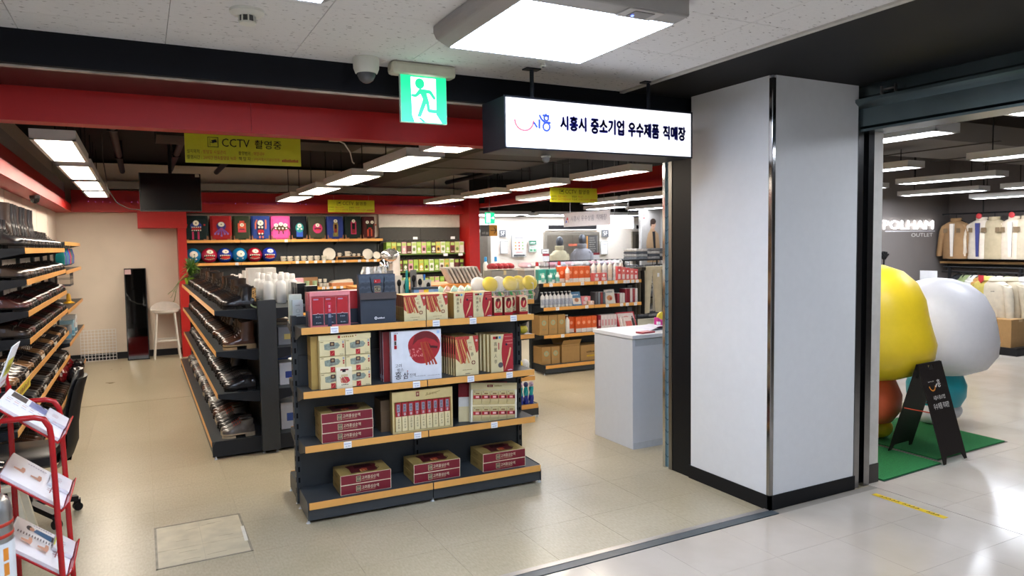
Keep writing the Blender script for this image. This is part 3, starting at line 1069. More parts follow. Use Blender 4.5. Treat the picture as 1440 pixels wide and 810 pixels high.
t = gp('ginseng_pouch_set', 'cream display leaning back with two rows of red banded foil pouches', 'gift box', 1.222, -.250, .49, rz=math.radians(1))
TL = Matrix.Rotation(math.radians(-9), 4, 'X') @ Matrix.Rotation(math.radians(5.5), 4, 'Y')
w, h = .376, .285
t.location.z += .010
tb = G()
tb.X = TL
tb.box(0, w, 0, .03, 0, h, M('#d9d2b8', 0.4)).box(0, w, -.008, 0, h-.05, h, GOLDL).box(0, .012, -.008, 0, 0, h-.05, M('#e9e4d0', 0.4)).box(w-.012, w, -.008, 0, 0, h-.05, M('#e9e4d0', 0.4)).box(.012, w-.012, -.008, 0, .112, .12, GOLDL)
f = Face(tb, (0, -.008, h-.05), (1, 0, 0), (0, 0, 1))
f.rect(.13, .018, .175, .036, CRIMD).text('홍삼', .138, .021, .028, .012, GOLDL).bars(.19, .022, .06, .011, 5, M('#b09a60', 0.6))
tb.build('tray', t)
for r_ in range(2):
    for c in range(5):
        x0, z0 = .015+c*.0695, .005+r_*.118
        g = G()
        g.X = TL
        g.rings([[(x0, 0, z0), (x0+.066, 0, z0), (x0+.066, -.002, z0), (x0, -.002, z0)], [(x0, 0, z0+.03), (x0+.066, 0, z0+.03), (x0+.066, -.012, z0+.03), (x0, -.012, z0+.03)],
                 [(x0, 0, z0+.08), (x0+.066, 0, z0+.08), (x0+.066, -.010, z0+.08), (x0, -.010, z0+.08)], [(x0, 0, z0+.106), (x0+.066, 0, z0+.106), (x0+.066, -.002, z0+.106), (x0, -.002, z0+.106)]], M('#dccb96', 0.22, 0.3))
        f = Face(g, (x0, -.0125, z0+.045), (1, 0, 0), (0, .04, 1))
        f.rect(.001, 0, .065, .026, M('#ad2530', 0.3)).rect(.02, .006, .046, .020, M('#e7b7b0', 0.4)).rect(.05, .002, .062, .024, M('#641820', 0.4)).rect(.02, .034, .05, .042, M('#7d5a34', 0.5)).ell(.012, .05, .003, .003, M('#39405a', 0.5))
        g.build('pouch', t)
for k in range(6):
    t = gp('ginseng_pouch_set', 'thin red white and navy ginseng box leaning behind the pouch display', 'gift box', 1.165+.010*k, -.155+.0*k, .49, 'thin leaning boxes')
    t.location = gl(1.155+.018*k, -.19+.018*k, .49+.006+GZ)
    g = G()
    g.X = Matrix.Rotation(math.radians(-9), 4, 'X') @ Matrix.Rotation(math.radians(4+k*.4), 4, 'Y')
    cs = (M('#8f1d28', 0.4), M('#b4222c', 0.4), M('#2a2c38', 0.4))[k % 3]
    g.box(0, .35, 0, .012, 0, .11, M('#cdbf94', 0.4)).box(0, .35, 0, .012, .11, .18, M('#c9c7c2', 0.4)).box(0, .35, 0, .012, .18, .275, cs)
    g.build('body', t)

# things seen on the far side of the gondola, above and beside its end
t = gp('cream_soap_box', 'pale grey-green upright box on the rear deck of the ginseng gondola', 'box', .015, .06, 1.27)
G().box(0, .085, 0, .05, 0, .20, M('#c9d2c4', 0.5)).build('body', t)
t = gp('cream_soap_box', 'smaller pale blue-grey box standing against the grey-green box', 'box', .03, .012, 1.27)
g = G().box(0, .07, 0, .035, 0, .165, M('#c3d0d0', 0.5))
f = Face(g, (0, 0, 0), (1, 0, 0), (0, 0, 1))
f.ell(.035, .09, .014, .014, M('#9fb0b0', 0.5)).ell(.035, .09, .011, .011, M('#c3d0d0', 0.5)).bars(.02, .125, .03, .007, 3, M('#8a9a9a', 0.6)).bars(.022, .06, .026, .006, 3, M('#8a9a9a', 0.6))
g.build('body', t)
t = gp('serving_plate', 'white ceramic plate with green rim on the rear shelf of the gondola', 'plate', .12, .15, .99)
G().lathe([(.02, 0), (.07, .004), (.11, .018), (.112, .02), (.07, .008), (.02, .005)], M('#dfe3d4', 0.2), n=20).build('body', t, smooth=True)

# ================================================================ SHOES AND BOOTS
_lm = {}


def leather(h, r=0.28):
    return M(h, r, var=0.18, sc=30, bump=0.05, bsc=220, coat=0.3)


def shoe_meshes(style):
    """meshes of one shoe, toe towards +x, 0.27 long: upper, sole, lining, laces"""
    hs, wid, heel, solec, open_r, lace = {
        'oxford': (.085, .050, .022, '#0d0c0c', .036, True), 'loafer': (.075, .049, .018, '#141210', .038, False),
        'ankle': (.165, .052, .030, '#151312', .042, True), 'boot': (.21, .054, .032, '#191614', .046, True),
        'tall': (.36, .053, .030, '#100f0f', .056, False), 'hiker': (.125, .056, .026, '#b7a98e', .042, True)}[style]
    up = G()
    N = 14
    secs = [(-.130, .020, .055), (-.120, .034, .074), (-.090, wid*.74, .082), (-.050, wid*.74, .088), (-.010, wid*.78, .086), (.030, wid*.92, .070),
            (.070, wid, .056), (.100, wid*.90, .047), (.122, wid*.66, .039), (.135, wid*.30, .028)]
    rings = []
    for x, w, h in secs:
        ring = []
        for i in range(N):
            a = math.pi*i/(N-1)
            ring.append((x, w*math.cos(a), .012+h*abs(math.sin(a))**.75))
        rings.append(ring)
    up.rings([[p for p in r_] for r_ in rings], 'U')
    # shaft
    sh = []
    for z, f_ in ((.045, 1.25), (.075, 1.12), (hs*.55+.03, 1.0), (hs*.8+.012, 1.03), (hs, 1.06)):
        lx = open_r*1.28*f_
        sh.append([(-.068+lx*math.cos(2*math.pi*i/16)+(.012 if z < .08 else 0), open_r*.92*f_*math.sin(2*math.pi*i/16), z+(.006*math.cos(2*math.pi*i/16+math.pi) if z == hs else 0)) for i in range(16)])
    up.rings(sh, 'U', False, False)
    li = G()
    li.rings([[(p[0]*.97-.002, p[1]*.9, p[2]-.001) for p in sh[-1]], [(p[0]*.96-.002, p[1]*.82, p[2]-.03) for p in sh[-1]]], 'L', False, True)
    so = G()
    out = []
    for x, w, h in secs:
        out.append((x, w+.004))
    pts = [(x, w) for x, w in out]+[(x, -w) for x, w in reversed(out)]
    so.prism([(x*1.02, y, .004) for x, y in pts], (0, 0, .012), 'S')
    hp = [(x, y) for x, y in pts if x < -.04]
    so.prism([(x*1.02, y, -heel+.006) for x, y in hp], (0, 0, heel), 'S')
    fp = [(x, y) for x, y in pts if x > .0]
    so.prism([(x*1.02, y, -heel+.006) for x, y in fp], (0, 0, heel*.55+.004), 'S')
    la = G()
    if lace:
        top = .088 if hs < .1 else min(hs-.02, .14)
        for k in range(5):
            t_ = k/4
            x = .038-.052*t_ - (0 if hs < .1 else .012*t_)
            z = .078+(top-.072)*t_ if hs > .1 else .082+.016*t_
            la.tube([(x, -.020, z-.004), (x+.004, 0, z+.007), (x, .020, z-.004)], .0028, 'C', 5)
    else:
        la.tube([(.020, -.042, .060), (.028, -.02, .088), (.028, .02, .088), (.020, .042, .060)], .005, 'C', 6)
    return up, so, li, la, heel, solec


def shoe_proto(style, col, lacec=None, r=0.28, solec=None):
    up, so, li, la, heel, sc0 = shoe_meshes(style)
    up.mats = [leather(col, r)]
    so.mats = [M(solec or sc0, 0.5)]
    li.mats = [M('#3a2f28', 0.8)]
    la.mats = [M(lacec or '#1b1817', 0.7)]
    t = thing('boot' if style in ('ankle', 'boot', 'tall') else 'shoe', 'x', 'boot' if style in ('ankle', 'boot', 'tall') else 'shoe')
    for g_, n in ((up, 'upper'), (so, 'sole'), (li, 'lining'), (la, 'laces' if style not in ('loafer', 'tall') else 'strap')):
        o = g_.build(n, t, smooth=(n != 'sole'))
        o.location.z = heel-.006
    return t


_pool = {}


def put_shoe(style, col, loc, rz, label, group, **kw):
    key = (style, col, kw.get('lacec'), kw.get('solec'))
    if key not in _pool:
        t = shoe_proto(style, col, **kw)
        _pool[key] = t
        t.location, t.rotation_euler.z = loc, rz
        t['label'], t['group'] = label, group
        return t
    return dup(_pool[key], loc, rz, label, group)


BLK, BRN, OXB, TAN, GRY, CHO = '#17161a', '#4a2d1e', '#4a1d1c', '#8a6542', '#5d5a57', '#2e211b'
# ---- shelving along the left wall
PINKO = ORANGE
WS = [thing('wall_shelving', 'tall charcoal wall shelving of tilted orange-edged decks filled with leather shoes', 'shelf unit', (-1.15, 6.75, 0))]
S1 = [1.82, 1.57, 1.32, 1.10, .83, .55, .15]
NAMES = ['top deck', 'second deck', 'third deck', 'fourth deck', 'fifth deck', 'sixth deck', 'bottom deck']


def wall_shelf(t, y0, y1, levels, dep, lows=(), nlow=0.0):
    n = 3
    for k in range(n+1):
        yy = y0+(y1-y0)*k/n
        G().box(0.002, .035, yy-.018, yy+.018, 0.0, 1.95, CHAR).build('upright', t)
    for li, z in enumerate(levels):
        ya = y0-(nlow if li in lows else 0)
        for k in range(n):
            a = ya+(y1-ya)*k/n
            b = ya+(y1-ya)*(k+1)/n
            s_ = G().box(.035, dep-.004, a+.002, b-.002, z-.035, z, CHAR2).build('shelf', t)
            G().box(dep-.004, dep, a+.003, b-.003, z-.042, z+.004, PINKO).build('price_strip', s_)
            for yy in (a+.004, b-.007):
                G().prism([(.035, yy, z-.03), (dep-.01, yy, z-.03), (dep-.01, yy, z-.042), (.12, yy, z-.09), (.035, yy, z-.10)], (0, .003, 0), CHAR2).build('bracket', s_)


wall_shelf(WS[0], 0, 3.3, S1, .35, (4, 5, 6), .85)
W2 = thing('wall_shelving', 'low charcoal wall shelving with orange edges between the shoe shelving and the cream wall', 'shelf unit', (-1.15, 10.12, 0))
S2 = [1.90, 1.55, 1.07, .67, .15]
wall_shelf(W2, 0, 2.45, S2, .35)
# yellow price banner clipped to the fifth deck
t = thing('price_banner', 'yellow price banner clipped along the fifth deck edge', 'sign', (-.797, 5.95, .79))
g = G().box(0, .002, 0, .62, -.03, .045, M('#d9c53a', 0.5))
f = Face(g, (.002, 0, -.03), (0, 1, 0), (0, 0, 1))
f.bars(.06, .02, .5, .035, 9, M('#8f5a28', 0.6))
g.build('panel', t)

rnd = random.Random(21)
for li, z in enumerate(S1):
    y = 6.84 if li < 4 else 6.02
    i = 0
    while y < 9.95:
        if li == 0:
            st = 'boot' if y < 7.0 else ('tall' if y < 8.6 else 'ankle')
            col = (BLK, BLK, CHO)[i % 3]
            lab, grp = {'boot': ('black lace-up ankle boot at the end of the top deck', 'black boots, top deck end'),
                        'tall': ('tall black leather boot standing on the top deck of the wall shelving', 'tall black boots'),
                        'ankle': ('black ankle boot past the tall boots on the top deck', 'ankle boots, top deck')}[st]
            kw = {}
            step = .155
        else:
            st = ('loafer', 'oxford', 'oxford', 'loafer')[(i//2+li) % 4]
            col = {1: (CHO, BRN, BLK), 2: (OXB, CHO, BLK), 3: (CHO, OXB, BLK), 4: (TAN, CHO, BLK), 5: (BLK, GRY, CHO), 6: (BLK, BRN, CHO)}[li][(i//2) % 3]
            cn = {BLK: 'black', BRN: 'brown', OXB: 'oxblood', TAN: 'tan', GRY: 'grey', CHO: 'dark brown'}[col]
            lab = '%s leather %s on the %s of the wall shelving' % (cn, 'slip-on loafer' if st == 'loafer' else 'lace-up dress shoe', NAMES[li])
            grp = '%s %s, %s' % (cn, st, NAMES[li])
            kw = {}
            if li in (4, 5) and (i//2) % 4 == 2:
                kw = {'lacec': '#d9d6d0', 'solec': '#cfcac2'}
                lab = lab.replace('leather', 'pale-soled leather')
                grp += ' pale sole'
            step = .118
        put_shoe(st, col, (-.945+rnd.uniform(-.006, .006), y, z), rnd.uniform(-.05, .05), lab, grp, **kw)
        y += step if i % 2 == 0 else step+.022
        i += 1

# bits on the far section: coloured hanging pouches, basket, cone, boxes, wrapped bundle
for k in range(7):
    c = ('#1d6f73', '#2245a0', '#1f7f8a', '#2a4bb8', '#c0304a', '#1d6f73', '#2245a0')[k]
    t = thing('hanging_pouch', 'glossy blue or teal pouch hanging under the upper deck of the low shelving' if c != '#c0304a' else 'glossy red pouch hanging under the upper deck of the low shelving', 'pouch',
              (-.86, 10.2+k*.22, 1.60), 0, 'hanging pouches')
    g = G().rings([[(-.03, -.01, .22), (.03, -.01, .22), (.03, .01, .22), (-.03, .01, .22)], [(-.05, -.05, .12), (.05, -.05, .12), (.05, .05, .12), (-.05, .05, .12)], [(-.045, -.045, .02), (.045, -.045, .02), (.045, .045, .02), (-.045, .045, .02)], [(-.01, -.01, .0), (.01, -.01, .0), (.01, .01, .0), (-.01, .01, .0)]], M(c, 0.2))
    g.build('body', t, smooth=True)
    G().tube([(0, 0, .22), (0, 0, .26)], .004, M('#d0d0d0', 0.4)).build('hook', t)
for nm, lab, y, z, c, s_ in (('shoe_tree', 'yellow plastic shoe form on the low wall shelving', 11.5, 1.07, '#d8a21e', (.06, .05, .12)), ('polish_box', 'pale blue and white carton on the low wall shelving', 11.1, .67, '#9cc4d6', (.08, .08, .2)),
                             ('polish_box', 'white carton with blue foot beside the pale blue carton', 11.5, .67, '#dfe2e4', (.08, .1, .24)), ('polish_box', 'grey carton on the low wall shelving nearest the dress shoes', 10.6, .67, '#8c8f92', (.08, .08, .18))):
    t = thing(nm, lab.replace(' nearest the dress shoes', ' next to the dress shoes'), 'box' if 'box' in nm else 'shoe form', (-.9, y, z))
    if nm == 'shoe_tree':
        g = G().lathe([(.07, 0), (.072, .012), (.03, .03), (.026, .10), (.02, .13), (.002, .14)], M(c, 0.35), n=14)
        g.build('body', t, smooth=True)
    else:
        g = G().box(-s_[0], s_[0], -s_[1], s_[1], 0, s_[2], M(c, 0.5)).box(-s_[0]-.001, s_[0]+.001, -s_[1]-.001, s_[1]+.001, .02, .07, M('#5b93b4', 0.5))
        f = Face(g, (s_[0], -s_[1], 0), (0, 1, 0), (0, 0, 1))
        f.ell(s_[1], s_[2]*.65, .03, .03, M('#b8464a', 0.5))
        g.build('carton', t)
        G().box(-s_[0]*.5, s_[0]*.5, -.01, .01, s_[2], s_[2]+.004, M('#c9b48a', 0.4)).build('tape', t)
t = thing('wire_basket', 'small grey wire basket hanging on the low wall shelving', 'basket', (-.95, 11.2, 1.33))
for k in range(9):
    G().tube([(-.1, -.24+k*.06, .18), (-.1, -.24+k*.06, 0), (.12, -.24+k*.06, 0), (.12, -.24+k*.06, .18)], .003, M('#5a5a60', 0.4)).build('wire', t)
for z in (.002, .09, .18):
    G().tube([(-.1, -.24, z), (.12, -.24, z), (.12, .24, z), (-.1, .24, z)], .003, M('#5a5a60', 0.4)).build('rail', t)
for k in range(4):
    t = thing('wrapped_boot', 'red and black boot wrapped in clear film on the bottom deck', 'boot', (-.93, 10.30+k*.24+(.20 if k > 1 else 0), .151), 0, 'wrapped boots')
    r2 = random.Random(k)
    for m_, n_, rr_ in ((M('#8a1a24', 0.15, var=0.5, sc=30), 'body', 1.0), (M('#15151a', 0.12, var=0.4), 'toe', .8)):
        cx_ = 0 if n_ == 'body' else .12
        rs = []
        for a in range(7):
            rs.append([(cx_+.15*(a/6-.5), .11*rr_*math.sin(math.pi*(a+.7)/7.4)*math.cos(q*math.pi/6)*(1+.12*r2.random()), .11*rr_*(1+math.sin(math.pi*(a+.7)/7.4)*math.sin(q*math.pi/6)*(1+.12*r2.random())*.95)) for q in range(12)])
        G().rings(rs, m_).build(n_, t)

# ---- boots gondola running away from the ginseng gondola
bt = shelf_unit('boot_gondola', 'double-sided charcoal gondola of boots and shoes with orange edges and black posts', (.95, 6.44, 0), math.pi/2,
                [0.03, 1.36, 2.69, 4.02, 5.25], 1.34, [(1.27, .42), (.92, .42), (.556, .42)], (.15, .48), sides=(-1, 1), end=CHAR2, strip=ORANGE,
                rows=(.42, .36, .36, .3), slots=False, body=CHAR)
# note: local -y of the rotated unit faces +x, local +y faces the shoe aisle
G().box(-.03, .03, -.075, .075, 0.03, 1.345, CHAR).build('end_post', bt, bev=0.003)
lev = [1.27, .92, .556, .15]
LN = ['upper deck', 'second deck', 'third deck', 'bottom deck']
for li, z in enumerate(lev):
    y = 6.58
    i = 0
    while y < 11.6:
        q = i//2
        if li == 0:
            st, col = ('ankle', BLK) if q == 0 else (('ankle', BLK), ('ankle', CHO), ('boot', CHO), ('ankle', BLK), ('boot', BLK), ('boot', BRN), ('ankle', BLK))[q % 7]
        elif li == 1:
            st, col = ('boot', BRN) if q == 0 else (('ankle', CHO), ('boot', CHO), ('ankle', BLK), ('oxford', BRN))[q % 4]
        elif li == 2:
            st, col = (('oxford', BLK), ('oxford', GRY), ('loafer', BLK), ('ankle', BLK), ('oxford', CHO))[q % 5]
        else:
            st, col = ('hiker', GRY) if q == 0 else (('hiker', '#8c8a88'), ('oxford', BLK), ('hiker', GRY), ('oxford', BRN), ('oxford', BLK))[q % 5]
        cn = {BLK: 'black', BRN: 'brown', OXB: 'oxblood', TAN: 'tan suede', GRY: 'grey', CHO: 'dark brown', '#8c8a88': 'light grey'}[col]
        kn = {'ankle': 'ankle boot', 'boot': 'lace-up boot', 'oxford': 'lace-up shoe', 'loafer': 'loafer', 'hiker': 'hiking shoe'}[st]
        lab = '%s %s on the %s of the boot gondola' % (cn, kn, LN[li])
        grp = '%s %s, boot gondola %s' % (cn, kn, LN[li])
        kw = {}
        if col == GRY and st == 'hiker':
            kw = {'lacec': '#c9482e'}
        if li == 1 and i == 0:
            kw = {'lacec': '#d8d6d2', 'solec': '#a48a63'}
            lab, grp = 'brown lace-up boot with pale laces and sole beside the end post', 'end boot'
        xx = .74 if li < 3 else .70
        put_shoe(st, col, (xx+rnd.uniform(-.01, .01), y, z), math.pi+rnd.uniform(-.06, .06), lab, grp, **kw)
        y += .125 if i % 2 == 0 else .15
        i += 1
t = thing('heel_boot', 'black ankle boot heel with a leopard print panel on the boot gondola', 'boot', (.845, 6.60, 1.27), math.pi)
g = G().rings([[(-.02, -.035, 0), (.02, -.035, 0), (.02, .035, 0), (-.02, .035, 0)], [(-.015, -.03, .04), (.03, -.04, .04), (.03, .04, .04), (-.015, .04, .04)], [(-.03, -.04, .05), (.04, -.05, .05), (.04, .05, .05), (-.03, .05, .05)], [(-.035, -.04, .18), (.045, -.05, .18), (.045, .05, .18), (-.035, .05, .18)]], M('#141316', 0.25))
g.build('upper', t)


def _leo(nt, b, tc):
    v = nt.nodes.new('ShaderNodeTexVoronoi')
    v.inputs['Scale'].default_value = 75
    r_ = _ramp(nt, [(0.0, '#2a1c12'), (0.32, '#3a2616'), (0.42, '#c89a58'), (1.0, '#d9b070')])
    nt.links.new(tc.outputs['Object'], v.inputs['Vector'])
    nt.links.new(v.outputs['Distance'], r_.inputs['Fac'])
    nt.links.new(r_.outputs['Color'], b.inputs['Base Color'])
    b.inputs['Roughness'].default_value = 0.6


G().box(-.038, -.02, -.048, .052, .06, .178, node_mat('leopard_print', _leo)).box(-.02, .03, .048, .054, .06, .178, node_mat('leopard_fur', _leo)).build('fur_panel', t)

# ---- office chair
t = thing('office_chair', 'black padded office chair with star base and castors beside the shoe shelving', 'chair', (-.73, 5.60, -.0))
PL = M('#141416', 0.35, var=0.05)
LE = M('#17171a', 0.3, bump=0.04, bsc=90)
rs = []
for z, xb, hw, th in ((.36, .20, .12, .02), (.42, .235, .20, .035), (.52, .265, .225, .045), (.64, .27, .21, .045), (.76, .285, .215, .05), (.88, .31, .20, .05), (.96, .335, .16, .045), (1.0, .345, .10, .02)):
    rs.append([(xb+th*.5*math.cos(a)+.03*(math.sin(a)**2)*-1, hw*math.sin(a), z) for a in [i*math.pi/8 for i in range(16)]])
br_ = G().rings(rs, LE).build('backrest', t, smooth=True)
rs = [[(p[0]+.022, p[1]*.97, p[2]*.97+.02) for p in r_] for r_ in rs[1:-1]]
G().rings(rs, M('#1d1b1b', 0.5)).build('back_shell', br_, smooth=True)
G().rings([[(x*s_, y*s_, z) for x, y in ((-.25, -.22), (-.1, -.25), (.18, -.22), (.22, 0), (.18, .22), (-.1, .25), (-.25, .22), (-.28, 0))] for z, s_ in ((.40, .9), (.42, 1.0), (.47, 1.0), (.495, .88))], LE).build('seat', t, smooth=True)
G().box(-.1, .1, -.08, .08, .37, .41, PL).bar((.08, 0, .38), (.26, 0, .40), .06, .02, PL).bar((.25, 0, .39), (.28, 0, .55), .06, .02, PL).build('seat_bracket', t)
G().lathe([(.03, .10), (.03, .22), (.018, .22), (.018, .37)], PL, n=12).build('gas_column', t, smooth=True)
for k in range(5):
    a = math.radians(20+72*k)
    e = Vector((.29*math.cos(a), .29*math.sin(a), 0))
    lg = G().bar((0, 0, .13), (e.x, e.y, .085), .05, .035, PL).build('leg', t)
    px_, py_ = -math.sin(a), math.cos(a)
    g = G()
    for s_ in (-.013, .013):
        rs = [[(e.x+px_*(s_+w_)+.028*math.cos(a)*math.cos(q*.524), e.y+py_*(s_+w_)+.028*math.sin(a)*math.cos(q*.524), .028+.028*math.sin(q*.524)) for q in range(12)] for w_ in (-.009, .009)]
        g.rings(rs, PL)
    g.box(e.x-.02, e.x+.02, e.y-.02, e.y+.02, .045, .08, PL)
    g.build('castor', lg)

# ---- cream shoe-fitting bench with black loafers on it
t = thing('fitting_bench', 'cream low shoe fitting bench with splayed legs beside the office chair', 'bench', (-.86, 5.08, 0))
CB = M('#cfc6ae', 0.45, var=0.04)
G().box(-.2, .2, -.14, .16, .40, .435, CB).build('top', t, bev=0.006)
for sx_ in (-1, 1):
    for sy_ in (-1, 1):
        G().bar((sx_*.14, sy_*.1, .41), (sx_*.22, sy_*.12, .0), .035, .05, CB).build('leg', t)
put_shoe('loafer', BLK, (-.79, 5.04, .435), .15, 'black loafer displayed on the cream fitting bench', 'bench loafers')
put_shoe('loafer', BLK, (-.80, 5.16, .435), .1, 'black loafer displayed on the cream fitting bench', 'bench loafers')

# ---- red leaflet rack
RT = M('#b0161b', 0.25, var=0.05)
t = thing('leaflet_rack', 'red tubular leaflet rack with three sloping trays of brochures', 'rack', (0, 0, 0))
for yy, zt in ((3.68, 1.075), (4.10, 1.075)):
    pts = [(-.60, yy, .05), (-.60, yy, zt-.06), (-.585, yy, zt-.015), (-.55, yy, zt), (-.44, yy, zt), (-.405, yy, zt-.012), (-.385, yy, zt-.05), (-.38, yy, zt-.1), (-.36, yy, .03)]
    pts = [(-.585, yy, .03), (-.585, yy, zt)] + pts[3:]
    G().tube(pts, .0125, RT, 10).build('side_frame', t, smooth=True)
G().tube([(-.585, 4.10, 1.0), (-.585, 4.10, 1.16)], .0125, RT, 10).tube([(-.585, 4.10, 1.15), (-.59, 4.10, 1.24)], .007, RT, 8).build('sign_post', t, smooth=True)
G().tube([(-.585, 3.68, .06), (-.585, 4.10, .06)], .010, RT, 8).build('cross_bar', t, smooth=True)
G().tube([(-.585, 3.68, 1.04), (-.585, 4.10, 1.04)], .010, RT, 8).build('cross_bar', t, smooth=True)
sl = Matrix.Rotation(math.radians(40), 4, 'Y')
for k, z in enumerate((.935, .625, .315)):
    ty = G()
    ty.X = Matrix.Translation((-.585, 3.695, z+.205)) @ sl
    ty.box(0, .30, 0, .39, -.006, 0, RT).box(.295, .301, 0, .39, 0, .045, RT)
    ty.build('tray', t)
    lt = thing('brochure', ['white brochure sheets with shoe photographs in the top rack tray', 'white brochures with foot drawings in the middle rack tray',
                            'white brochures with a walking figure in the lowest rack tray'][k], 'brochure', (-.585, 3.695, z+.205))
    g = G()
    g.X = sl
    g.box(.002, .292, .012, .378, .0005, .014, PAPER)
    f = Face(g, (.002, .012, .014), (1, 0, 0), (0, 1, 0), .0005)
    f.su, f.sv = .79, 1.26
    if k == 0:
        f.rect(.03, .20, .12, .28, M('#3a3236', 0.5)).rect(.14, .19, .25, .28, M('#8d93c0', 0.5)).rect(.265, .17, .355, .26, M('#8fa6c0', 0.5))
        for q in range(7):
            f.rect(.02+.045*q, .10, .05+.045*q, .105, M('#9aa0c0', 0.5)).rect(.02+.045*q, .13, .045+.045*q, .135, M('#c06a6a', 0.5)).rect(.02+.045*q, .155, .05+.045*q, .16, M('#a5aabd', 0.5))
        f.line([(.16, .24), (.19, .25), (.22, .23)], .012, INK)
    else:
        SK = M('#d9a58c', 0.6)
        if k == 2:
            f.ell(.09, .235, .02, .022, INK).ell(.105, .232, .015, .018, SK).poly([(.115, .215), (.23, .20), (.23, .25), (.13, .25)], M('#2f6a9c', 0.5)).poly([(.23, .20), (.34, .20), (.34, .235), (.23, .25)], INK)
            for q in range(18):
                f.rect(.03+.017*q, .15, .036+.017*q, .172, M('#5a5560', 0.5))
        for q in (0, 1):
            u, v = (.09+.1*q, .08) if k == 2 else (.07+.1*q, .13)
            f.poly([(u-.03, v), (u+.03, v-.01), (u+.035, v+.02), (u+.03, v+.05), (u+.012, v+.05), (u+.01, v+.02), (u-.03, v+.015)], SK)
        f.line([(.27, .06), (.275, .14)], .006, M('#8a2f3a', 0.5)).line([(.25, .10), (.30, .11)], .004, M('#8a2f3a', 0.5)).line([(.25, .08), (.30, .09)], .004, M('#8a2f3a', 0.5))
        f.bars(.1, .24, .12, .01, 8, M('#a8a3b4', 0.6))
    g.build('sheets', lt)
    bk = thing('booklet', ['small white booklet lying on the shoe photograph sheets', 'small white booklet lying on the foot drawing brochures', 'small white booklet lying on the walking figure brochures'][k],
               'booklet', (-.585, 3.695, z+.205))
    g = G()
    g.X = sl
    g.box(.192, .291, .18, .372, .0165, .030, M('#dcdbe0', 0.55))
    f = Face(g, (.192, .18, .030), (1, 0, 0), (0, 1, 0))
    f.su, f.sv = .52, 1.5
    f.bars(.05, .04, .05, .008, 4, M('#b07a86', 0.6)).bars(.045, .055, .06, .008, 5, M('#b07a86', 0.6)).bars(.05, .07, .05, .008, 4, M('#a9a2a8', 0.6))
    if k == 2:
        f.rect(0, .02, .012, .12, M('#d6cf3a', 0.4))
    g.build('pages', bk)
t = thing('rack_notice', 'white notice with a yellow block standing above the leaflet rack', 'notice', (-.605, 4.02, 1.17))
g = G()
g.X = Matrix.Rotation(math.radians(20), 4, 'Y')
g.box(0, .004, -.14, .10, 0, .21, PAPER)
f = Face(g, (.004, -.14, 0), (0, 1, 0), (0, 0, 1))
f.rect(.05, .06, .225, .14, M('#d6d23c', 0.5)).bars(.07, .08, .14, .03, 6, M('#7d7a28', 0.5)).bars(.06, .025, .12, .012, 8, M('#c77a8a', 0.5))
g.build('card', t)
G().tube([(-.004, 0, 0), (-.004, .0, -.03)], .006, RT).build('clip', t)

# ---- silver extinguisher on a stand
t = thing('fire_extinguisher', 'silver steel fire extinguisher with red bands and white label beside the rack', 'extinguisher', (-.585, 3.42, .30))
SV = M('#b3b5b6', 0.28, 0.9, var=0.04)
G().lathe([(.06, 0), (.085, .02), (.087, .05), (.087, .46), (.078, .51), (.05, .535), (.025, .545)], SV, n=24).build('cylinder', t, smooth=True)
for z in (.37, .415):
    G().lathe([(.0875, z), (.089, z+.002), (.089, z+.012), (.0875, z+.014)], M('#b3301f', 0.35), n=24).build('band', t, smooth=True)
g = G()
for i in range(9):
    a0, a1 = -1.6+i*.25, -1.6+(i+1)*.25
    g.poly([(.0885*math.cos(a0), .0885*math.sin(a0), .12), (.0885*math.cos(a1), .0885*math.sin(a1), .12), (.0885*math.cos(a1), .0885*math.sin(a1), .35), (.0885*math.cos(a0), .0885*math.sin(a0), .35)], M('#dfe3e6', 0.4))
for (i, z0, z1) in ((3, .22, .27), (3, .28, .33)):
    a0, a1 = -1.6+i*.25, -1.6+(i+1)*.25
    g.poly([(.0892*math.cos(a0), .0892*math.sin(a0), z0), (.0892*math.cos(a1), .0892*math.sin(a1), z0), (.0892*math.cos(a1), .0892*math.sin(a1), z1), (.0892*math.cos(a0), .0892*math.sin(a0), z1)], M('#e08a2a', 0.4))
g.build('paper_label', t)
G().lathe([(.089, .07), (.093, .075), (.093, .10), (.089, .105)], STEEL, n=24).box(.08, .115, -.015, .015, .07, .105, STEEL).build('clamp', t, smooth=True)
G().lathe([(.02, .54), (.02, .575), (.012, .58)], STEEL, n=12).bar((0, 0, .575), (-.09, 0, .60), .02, .008, BLACK).bar((0, 0, .565), (-.08, 0, .555), .02, .008, BLACK).build('valve_handle', t)
t2 = thing('extinguisher_stand', 'red steel stand holding the silver extinguisher', 'stand', (-.585, 3.42, 0))
G().lathe([(.11, 0), (.11, .01), (.04, .02), (.035, .28), (.09, .29), (.09, .30)], M('#8f1a18', 0.4), n=16).build('body', t2, smooth=True)

